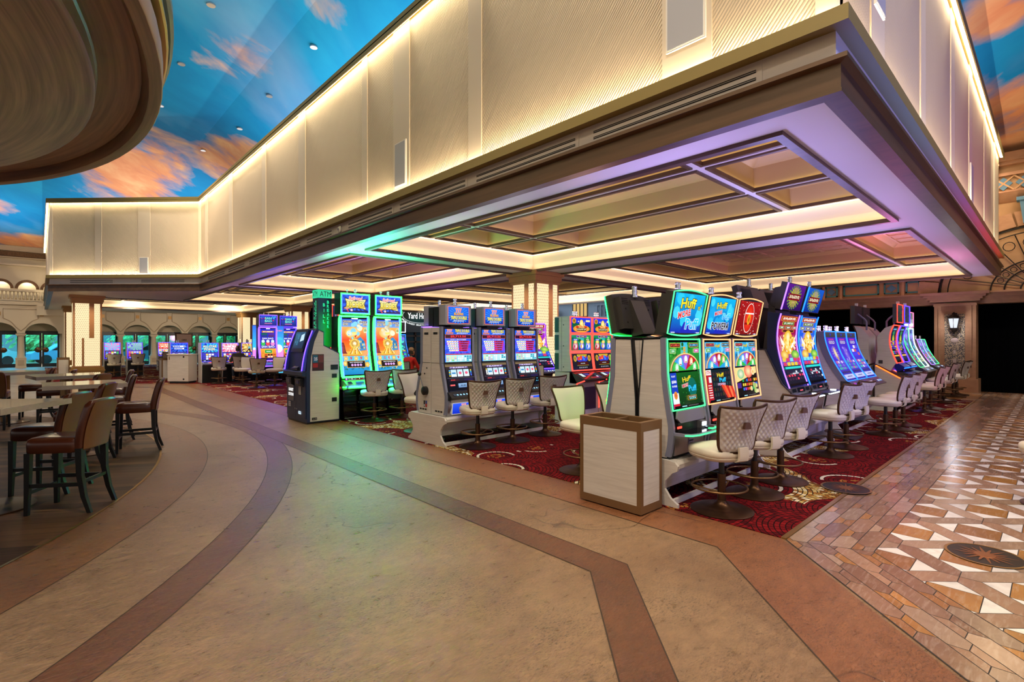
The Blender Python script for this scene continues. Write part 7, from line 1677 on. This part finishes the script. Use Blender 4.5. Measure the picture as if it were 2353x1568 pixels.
A.lay('lettering', flat((-.143, 0, 1.15), (0, 0, 1), (-1, 0, 0)), screen_mat, t)
# framed casino sign on a stand
t = root('framed_sign', 'framed pale sign reading casino, standing behind the far slot row', 'sign', (5.6, 31.4, .003), .55)
m = MB(); frame3 = ((-.5, -.45, 1.3, 2.0), (.45, .5, 1.3, 2.0), (-.5, .5, 1.3, 1.35), (-.5, .5, 1.95, 2.0))
for q in frame3: m.box(q[0], q[1], -.03, .03, q[2], q[3])
m.build('frame', M_plain('sign_frame_brown', '#6a4638', .5), t, bevel=.006)
m = MB(); m.box(-.45, .45, -.012, .012, 1.35, 1.95); m.build('panel', M_plain('sign_pale', '#d8c4c0', .5), t)
A = Art(.9, .6); A.text('CASINO', .5, .5, .34, '#2a2020', .16, .03); A.lay('lettering', flat((0, -.014, 1.35), (0, 0, 1), (0, -1, 0)), print_mat, t)
m = MB(); m.cyl((0, 0, .02), (0, 0, 1.32), .03, 10); m.build('pole', bronze, t, smooth=50); m = MB(); m.lathe([(.001, 0), (.25, 0), (.25, .015), (.04, .03), (.001, .03)], 20); m.build('base', bronze_dark, t)

# ================================================================ chairs in place
for c in [(4.71, 2.16, -.42, 'cream swivel chair nearest the camera at the green outlined machine, quilted back'), (5.47, 2.16, -.42, 'cream swivel chair second from the waste bin in the nearest bank'), (6.2, 2.16, -.42, 'cream swivel chair third from the waste bin in the nearest bank'),
          (8.1, 2.17, -.15, 'cream swivel chair before the magenta jackpot machine'), (8.88, 2.17, -.15, 'cream swivel chair before the blue jackpot machine'),
          (10.55, 2.0, .05, 'cream swivel chair, first of three before the curved blue machines'), (11.3, 2.0, .05, 'cream swivel chair, second of three before the curved blue machines'), (11.99, 2.0, .05, 'cream swivel chair, third of three before the curved blue machines'),
          (14.6, 2.05, .1, 'cream swivel chair before the red neon machine'), (15.4, 2.05, .1, 'cream swivel chair before the blue neon machine'),
          (17.1, 2.1, .1, 'cream swivel chair before the green curved machine, far right'), (17.8, 2.1, .1, 'cream swivel chair before the white lined curved machine, far right'),
          (19.25, 2.05, .0, 'cream swivel chair last but one of the aisle, next to the pilaster'), (19.95, 2.05, .0, 'cream swivel chair last of the aisle, next to the pilaster'),
          (4.85, 5.97, -.30, 'cream swivel chair at the reel machine nearest the walkway'), (5.56, 5.96, -.30, 'cream swivel chair at the middle reel machine'), (6.34, 5.98, -.30, 'cream swivel chair at the right reel machine'),
          (4.88, 3.98, PI-.15, 'cream swivel chair with green light on its padding, behind the waste bin'), (5.72, 3.95, PI-.1, 'second cream swivel chair behind the waste bin, partly hidden by the cabinet'),
          (4.93, 9.35, -.22, 'cream swivel chair at the left green train machine'), (5.58, 9.4, -.3, 'cream swivel chair at the right green train machine, mostly hidden'),
          (4.95, 7.72, PI+.25, 'cream swivel chair facing us just left of the reel machine cabinet'), (7.65, 5.35, -.2, 'cream swivel chair at the left red outlined machine'),
          (8.5, 8.2, PI-.3, 'tan lit chair back beside the centre column, left one'), (9.3, 8.0, PI-.5, 'tan lit chair back right of the centre column base'),
          (4.92, 21.35, -.2, 'cream quilted chair at the blue poker machine in the far row'), (5.62, 21.3, -.2, 'cream quilted chair the woman in grey sits on'), (5.42, 20.1, 2.3, 'pale chair turned aside with green light on it, beside the seated woman'),
          (5.42, 18.55, -.1, 'tan quilted chair standing alone in front of the tall far machine'), (6.15, 19.0, 2.2, 'tan chair turned sideways right of the tall far machine'),
          (2.45, 28.55, -.1, 'gold lit quilted chair just right of the left column'), (3.3, 28.55, -.1, 'gold lit quilted chair second right of the left column'),
          (4.9, 32.9, .6, 'small tan chair far back between the red screens'), (5.8, 32.9, .5, 'second small tan chair far back between the red screens'),
          (7.75, 12.7, -1.2, 'cream chair the man in red sits on'), (7.14, -.02, 1.1, 'cream chair edge cut off by the right side of the photo')]: chair(*c)

# ================================================================ people
def person(loc, rz, label, chains, mats, head, hairf):
    """chains: joint graph for the clothed body; grown as one surface"""
    t = root('person', label, 'person', loc, rz)
    me = bpy.data.meshes.new('body'); V, E, Rd = chains
    me.from_pydata(V, E, []); o = bpy.data.objects.new('body', me); COL.objects.link(o); o.parent = t
    sk = o.modifiers.new('skin', 'SKIN'); sk.use_smooth_shade = True
    for i, r_ in enumerate(Rd): me.skin_vertices[0].data[i].radius = r_ if isinstance(r_, tuple) else (r_, r_)
    me.skin_vertices[0].data[0].use_root = True
    sb = o.modifiers.new('sub', 'SUBSURF'); sb.levels = 2; sb.render_levels = 2
    me.materials.append(mats[0])
    dg = bpy.context.evaluated_depsgraph_get(); m2 = bpy.data.meshes.new_from_object(o.evaluated_get(dg)); o.modifiers.clear(); o.data = m2; m2.materials.clear()
    for mm in mats: m2.materials.append(mm)
    return t, o, m2
skin_m = M_plain('skin', '#c08a6a', .55); grey_top = M_plain('grey_top', '#4a443e', .8); dark_pants = M_plain('dark_trousers', '#1c2230', .8); shoe_m = M_plain('shoe_blue', '#4a6a78', .6); hair_b = M_plain('brown_hair', '#3a241a', .6); red_top = M_plain('red_shirt', '#d8201a', .75)
def seated(loc, rz, label, top, lean_, sleeve_short):
    sh, hp = 1.06, .715; ly = lean_
    V = [(0, 0, hp), (0, .02+ly*.3, .88), (0, .02+ly*.7, 1.02), (0, .03+ly, 1.10), (0, .04+ly, 1.16),
         (.1, .03, hp-.02), (.12, .40, hp-.03), (.12, .34, .18), (.12, .36, .09), (.12, .50, .06),
         (-.1, .03, hp-.02), (-.13, .36, hp-.03), (-.16, .12, .22), (-.16, .14, .10), (-.16, .27, .06),
         (.17, .02+ly*.8, sh), (.24, .10+ly, .80), (.16, .36+ly, .80), (.13, .44+ly, .82),
         (-.17, .02+ly*.8, sh), (-.25, .12+ly, .80), (-.16, .38+ly, .80), (-.13, .46+ly, .82)]
    E = [(0, 1), (1, 2), (2, 3), (3, 4), (0, 5), (5, 6), (6, 7), (7, 8), (8, 9), (0, 10), (10, 11), (11, 12), (12, 13), (13, 14), (2, 15), (15, 16), (16, 17), (17, 18), (2, 19), (19, 20), (20, 21), (21, 22)]
    Rd = [(.17, .13), (.16, .12), (.15, .10), (.06, .06), .052, .09, .075, .05, .04, .04, .09, .075, .05, .04, .04, .06, .05, .038, .03, .06, .05, .038, .03]
    t, o, me = person(loc, rz, label, (V, E, Rd), [top, dark_pants, skin_m, shoe_m], None, None)
    for p in me.polygons:
        c = p.center
        if c.z < .14: p.material_index = 3
        elif c.z < .24: p.material_index = 2
        elif c.z < .74 and (c.y > .08 or c.z < .66): p.material_index = 1
        elif c.z > 1.11: p.material_index = 2
        elif abs(c.x) > .1 and c.y > (.22 if sleeve_short else .36)+ly: p.material_index = 2
        else: p.material_index = 0
    hz, hy = 1.28, .07+ly
    m = MB(); rings = []
    for z, rx, ry, dy in ((-.115, .03, .035, .035), (-.10, .05, .06, .025), (-.06, .066, .085, .01), (0, .074, .095, 0), (.05, .074, .095, -.005), (.09, .062, .08, -.008), (.115, .035, .045, -.01)):
        rings.append([(rx*cos(2*PI*k/16), hy+dy+ry*sin(2*PI*k/16), hz+z) for k in range(16)])
    m.sweep(rings); m.ball((0, hy+.1, hz-.02), .018, 8, (.8, 1, 1.4)); m.ball((.076, hy-.005, hz-.015), .022, 8, (.4, .8, 1.3)); m.ball((-.076, hy-.005, hz-.015), .022, 8, (.4, .8, 1.3)); m.build('head', skin_m, t, smooth=80)
    m = MB(); m.ball((.03, hy+.088, hz+.01), .011, 6); m.ball((-.03, hy+.088, hz+.01), .011, 6); m.box(-.02, .02, hy+.085, hy+.094, hz-.066, hz-.058); m.build('face', M_plain('eyes_mouth', '#3a2020', .5), t)
    m = MB(); m.grid(lambda a, b: ((.082*sin(PI*(.02+.5*b))*cos(2*PI*a)), hy-.012+.105*sin(PI*(.02+.5*b))*sin(2*PI*a)-(.03 if False else 0), hz+.02+.11*cos(PI*(.02+.5*b))-(.09*b if sin(2*PI*a) < .3 else 0)), 20, 10); m.build('hair', hair_b, t, smooth=80)
    if not sleeve_short:
        m = MB(); m.ball((0, hy-.10, hz+.075), .045, 10); m.build('hair_bun', hair_b, t, smooth=80)
    for s in (1, -1):
        b = V[18 if s > 0 else 22]; m = MB()
        m.ball((b[0]-.01*s, b[1]+.035, b[2]), .036, 8, (.8, 1.2, .45))
        for k in range(4): m.tube([(b[0]-.01*s+(k-1.5)*.018, b[1]+.06, b[2]), (b[0]-.01*s+(k-1.5)*.019, b[1]+.10, b[2]-.004), (b[0]-.01*s+(k-1.5)*.019, b[1]+.12-.008*abs(k-1.5), b[2]-.022)], .0085, 6)
        m.tube([(b[0]-.04*s, b[1]+.02, b[2]), (b[0]-.065*s, b[1]+.055, b[2]-.01)], .0095, 6); m.build('hand', skin_m, t, smooth=80)
    return t
seated((5.60, 21.36, .02), -.1, 'woman in grey with her hair up, seated at the far slot row', grey_top, .12, False)
seated((7.75, 12.74, .02), -1.35, 'man in a bright red shirt seated in profile in the gap beside the reel machines', red_top, .10, True)

# ================================================================ round bronze sun medallions
medal = M_plain('medallion_dark', '#231a16', .35, .4); medal_c = M_plain('medallion_copper', '#9a6038', .35, .7)
for x, y, l in ((6.37, 1.56, 'round dark bronze floor medallion on the carpet edge'), (5.15, .37, 'round bronze sun medallion set in the patterned stone floor, bottom right')):
    t = root('floor_medallion', l, 'floor medallion', (x, y, .0125 if y > 1 else .004), .6)
    m = MB(); m.lathe([(0, 0), (.23, 0), (.23, .004), (0, .004)], 40); m.build('disc', medal, t)
    m = MB(); m.grid(lambda a, b: ((.215+.018*b)*cos(2*PI*a), (.215+.018*b)*sin(2*PI*a), .0055), 40, 1); m.build('rim', brass, t)
    m = MB(); m.lathe([(0, .0045), (.065, .0045), (.06, .008), (0, .009)], 20)
    for k in range(16):
        a = 2*PI*k/16; r1 = .195 if k % 2 else .15; w_ = .16
        m.poly([(.06*cos(a-w_), .06*sin(a-w_), .006), (.12*cos(a-.03), .12*sin(a-.03), .006), (r1*cos(a+.04), r1*sin(a+.04), .006), (.12*cos(a+.09), .12*sin(a+.09), .006), (.06*cos(a+w_), .06*sin(a+w_), .006)])
    m.build('sun', medal_c, t)

# ================================================================ ceiling downlights
def pix(px, py, z):
    D = 1168*(z-1.6)/(784-py); k = (px-1176.5)/1168; return ((.732*k+.6813)*D, (-.6813*k+.732)*D)
dl = [(485, 10, 'first along the sky ceiling, at the top edge'), (417, 146, 'second along the sky ceiling, right of the round wooden canopy'), (369, 242, 'third along the sky ceiling, beside the round wooden canopy rim'), (721, 107, 'in the darker sky strip, nearest us'), (619, 220, 'in the darker sky strip, second'), (551, 295, 'in the darker sky strip, third, by an orange cloud'), (467, 345, 'farthest, in the orange cloud')]
lens_m = M_emit('downlight_lens', (.8, .8, .75), .35); DL = []
for px, py, l in dl:
    slope = px > 735-(py/1.234) + 0
    z = 10.; x, y = pix(px, py, z)
    if x > 5.02:
        for _ in range(12): x, y = pix(px, py, z); z = zc(min(max((x-5)/19, 0), 1))
    t = root('ceiling_downlight', 'small round downlight '+l, 'downlight', (x, y, z-.004), 0, 'downlights in the painted sky'); DL.append((x, y, z))
    m = MB(); m.lathe([(.07, -.03), (.10, -.03), (.105, 0), (.07, .0)], 20); m.build('trim_ring', silver, t, smooth=40); m = MB(); m.lathe([(0, -.012), (.07, -.012), (.07, .0), (0, .0)], 16); m.build('lens', lens_m, t)

# ================================================================ lights
def spot(x, y, z, e, col, ang=1.9, r=.12, blend=.7, tgt=None):
    l = bpy.data.lights.new('downlight', 'SPOT'); l.energy = e; l.color = col; l.spot_size = ang; l.spot_blend = blend; l.shadow_soft_size = r
    o = bpy.data.objects.new('downlight', l); COL.objects.link(o); o.location = (x, y, z)  # name shared by ceiling downlights and added fill spots
    if tgt: o.rotation_euler = (Vector(tgt)-Vector((x, y, z))).to_track_quat('-Z', 'Y').to_euler()
    return o
def area(name, loc, rot, sx, sy, e, col):
    l = bpy.data.lights.new(name, 'AREA'); l.shape = 'RECTANGLE'; l.size = sx; l.size_y = sy; l.energy = e; l.color = col
    o = bpy.data.objects.new(name, l); COL.objects.link(o); o.location = loc; o.rotation_euler = rot; return o
WARM = (1., .82, .62)
area('cove_uplight', (12, 12, 7.05), (PI, 0, 0), 13, 20, 2300, (1., .93, .85))
area('cove_uplight', (6, 33, 7.05), (PI, 0, 0), 10, 12, 750, (1., .93, .85))
area('cove_uplight', (-7, 37.5, 6.6), (PI, 0, 0), 14, 4, 420, (1., .95, .9))  # extra uplight added to brighten the sky by the gallery
area('cove_uplight', (-8, 8.1, 7.4), (PI, 0, 0), 12, 12, 950, (1., .93, .85))
area('cove_uplight', (-8, YW-1.2, 6.3), (PI, 0, 0), 26, .8, 500, (1., .9, .8)) if False else None
for x, y, z in DL[:3]: spot(x, y, z-.06, 900, WARM)
for x, y in ((2.0, 1.5), (2.2, -3), (-1.2, 1.2), (8, -2.5), (14, -2.0), (19.5, -1.5), (-4, -3), (2.3, 20), (-3, 26), (-1.5, 33), (-6, 37), (1, 37)): spot(x, y, 9.0, 900, WARM, 2.1, .2)
area('outdoor_sky_panel', (3, YD+7, 6), (0, 0, 0), 22, 12, 9000, (.8, .92, 1.))
for i in range(-2, 3):
    l = bpy.data.lights.new('niche_lamp', 'POINT'); l.energy = 18; l.color = (1., .95, .75); l.shadow_soft_size = .05; o = bpy.data.objects.new('niche_lamp', l); COL.objects.link(o); o.location = (-.52+i*1.12, YW+1.05, 5.3)
for x in (-6, -1, 4, 9): spot(x, 35.5, 3.3 if x > 1 else 6.2, 420, WARM, 1.5, .2, .8, (x, YW, 2.2))  # added spots that brighten the arcade wall
l = bpy.data.lights.new('lantern_lamp', 'POINT'); l.energy = 14; l.color = (.95, .95, 1.); l.shadow_soft_size = .05; o = bpy.data.objects.new('lantern_lamp', l); COL.objects.link(o); o.location = (XW-.62, 2.22, 2.1)
area('facade_wash', (XW-3.2, 22, 3.3), (0, -1.2, 0), .6, 14, 260, (.85, .92, 1.))
def up(name, x, y, z, sx, sy, e, col): return area(name, (x, y, z), (PI, 0, 0), sx, sy, e, col)
up('soffit_fill', 5.6, 2.9, 2.12, 2.0, .5, 48, (.42, .34, 1.))  # lamps added on the machine tops to colour the soffit
up('soffit_fill', 8.3, 2.9, 2.46, 1.5, .4, 45, (.42, .40, 1.))
up('soffit_fill', 11.0, 2.95, 1.80, 1.9, .2, 45, (.45, .4, 1.))
up('soffit_fill', 15.0, 2.75, 2.52, 1.6, .3, 60, (1., .3, .75))
up('soffit_fill', 18.5, 2.8, 2.45, 2.6, .3, 40, (.7, .4, 1.))
up('soffit_fill', 5.05, 9.98, 2.62, 1.3, .3, 105, (.08, 1., .5))
up('soffit_fill', 6.1, 13.5, 2.62, 1.2, .3, 30, (.7, .35, 1.))
up('soffit_fill', 7.8, 14.0, 1.85, 1.6, .3, 60, (.6, .25, 1.))
up('soffit_fill', 5.6, 6.7, 2.18, 2.0, .4, 22, (.8, .75, 1.))
up('soffit_fill', 8.0, 6.4, 2.12, 1.2, .3, 25, (1., .6, .5))
up('soffit_fill', 6.6, 20.5, 2.62, 1.6, .3, 40, (.75, .6, 1.))
for y in (0., 2.2, 4.5): spot(17.5, y-2.5, 8., 1200, WARM, 1.2, .2, .7, (XW, y, 3.6))  # added spots aimed to brighten the end wall
# recessed lamps in the soffit and coffers
for x in (5.2, 7.6, 10.3, 12.8, 15.2, 17.8): spot(x, 1.45, 3.49, 55, WARM, 1.9, .05, .6)
for x, y, z in ((5.4, 5.2, 4.3), (7.6, 5.0, 4.3), (5.3, 8.6, 3.85), (5.2, 12.5, 4.3), (5.3, 16.5, 4.3), (8.5, 13, 4.3), (5.2, 21, 4.3), (6.6, 18.4, 3.49), (5.4, 4.0, 3.9)): spot(x, y, z, 60, WARM, 1.9, .05, .6)
for a, b in (((1.5, 26.6, 3.48), (1.5, 27.7, 1.6)), ((8.7, 10.1, 3.48), (9.83, 10.1, 1.7)), ((10.3, 8.5, 3.48), (10.3, 9.63, 1.7)), ((10.3, 26.6, 3.48), (10.3, 27.7, 1.7))): spot(*a, 110, WARM, 1.5, .05, .9, b)  # added spots that brighten the column faces
# coloured spots added in place of unbuilt machines across the right aisle
spot(6.5, -4.5, 2.2, 900, (.22, .24, 1.), 1.75, .5, .9, (8., 1.5, 4.4)); spot(15, -4.5, 2.2, 650, (1., .25, .6), 1.75, .5, .9, (14., 1.5, 4.4)); spot(9, -5, 5., 500, (.55, .45, 1.), 1.2, .4, .9, (8.5, .5, 0.))
area('frieze_fill', (20.82, 6, 6.88), (0, 0, 0), .4, 9.6, 260, WARM)  # unseen lamp added over the gap to brighten the frieze
# world: light from the rest of the hall behind the viewer
w = bpy.data.worlds.new('hall'); SC.world = w; w.use_nodes = True; bg = w.node_tree.nodes['Background']; bg.inputs[0].default_value = (1., .92, .84, 1); bg.inputs[1].default_value = .58
cy = SC.cycles
cy.max_bounces = 5; cy.diffuse_bounces = 3; cy.glossy_bounces = 3; cy.transmission_bounces = 4; cy.transparent_max_bounces = 6
cy.caustics_reflective = False; cy.caustics_refractive = False; cy.sample_clamp_indirect = 4; cy.sample_clamp_direct = 0
cy.use_adaptive_sampling = True; cy.adaptive_threshold = .03; cy.use_denoising = True

# ================================================================ pieces of parts go one level deeper
bpy.context.view_layer.update()
SUBS = {'validator_light': 'bill_validator', 'deck_glass': 'button_deck', 'spin_button': 'button_deck', 'deck_light': 'button_deck', 'buttons': 'button_deck', 'deck_panel': 'button_deck', 'topper_screen': 'topper_housing', 'topper_neck': 'topper_housing', 'vent_grille': 'topper_housing', 'screw': 'topper_housing',
        'logo': 'logo_plate', 'label': 'belly_door', 'handle_arm': 'handle_hub', 'handle_knob': 'handle_hub', 'belly_glass': 'belly_door', 'reel_glass': 'reel_bezel', 'paytable_screen': 'bezel', 'top_screen': 'top_box', 'slot': 'frame', 'blade': 'frame', 'pane': 'leaf', 'handle': 'leaf', 'pull_handle': 'quilted_back', 'edge_trim': 'quilted_back',
        'back_panel': 'backrest', 'lattice_panel': 'shaft', 'band': 'shaft', 'plinth_panel': 'plinth', 'pedestal_panel': 'pedestal', 'dispenser_slot': 'dispenser', 'screen': 'screen_bezel', 'keypad': 'keypad_shelf', 'fin_light': 'front_fin', 'header_lettering': 'header', 'rim': 'disc', 'sun': 'disc', 'hair': 'head', 'face': 'head', 'hair_bun': 'head', 'bill_display': 'bill_panel', 'bulb': 'glass_shade'}
FAMILY = child_map()
def STEM(n): return n.split('.')[0]
def centre(o):
    bb = [Vector(c) for c in o.bound_box]; return sum(bb, Vector())/8
for o in list(bpy.data.objects):
    if o.parent is not None or not FAMILY.get(o.name): continue
    ch = FAMILY[o.name]
    for c in ch:
        tgt = SUBS.get(STEM(c.name)) if True else None
        if not tgt: continue
        cand = [p for p in ch if STEM(p.name) == tgt and p is not c]
        if cand:
            k = centre(c); c.parent = min(cand, key=lambda p: (centre(p)-k).length)
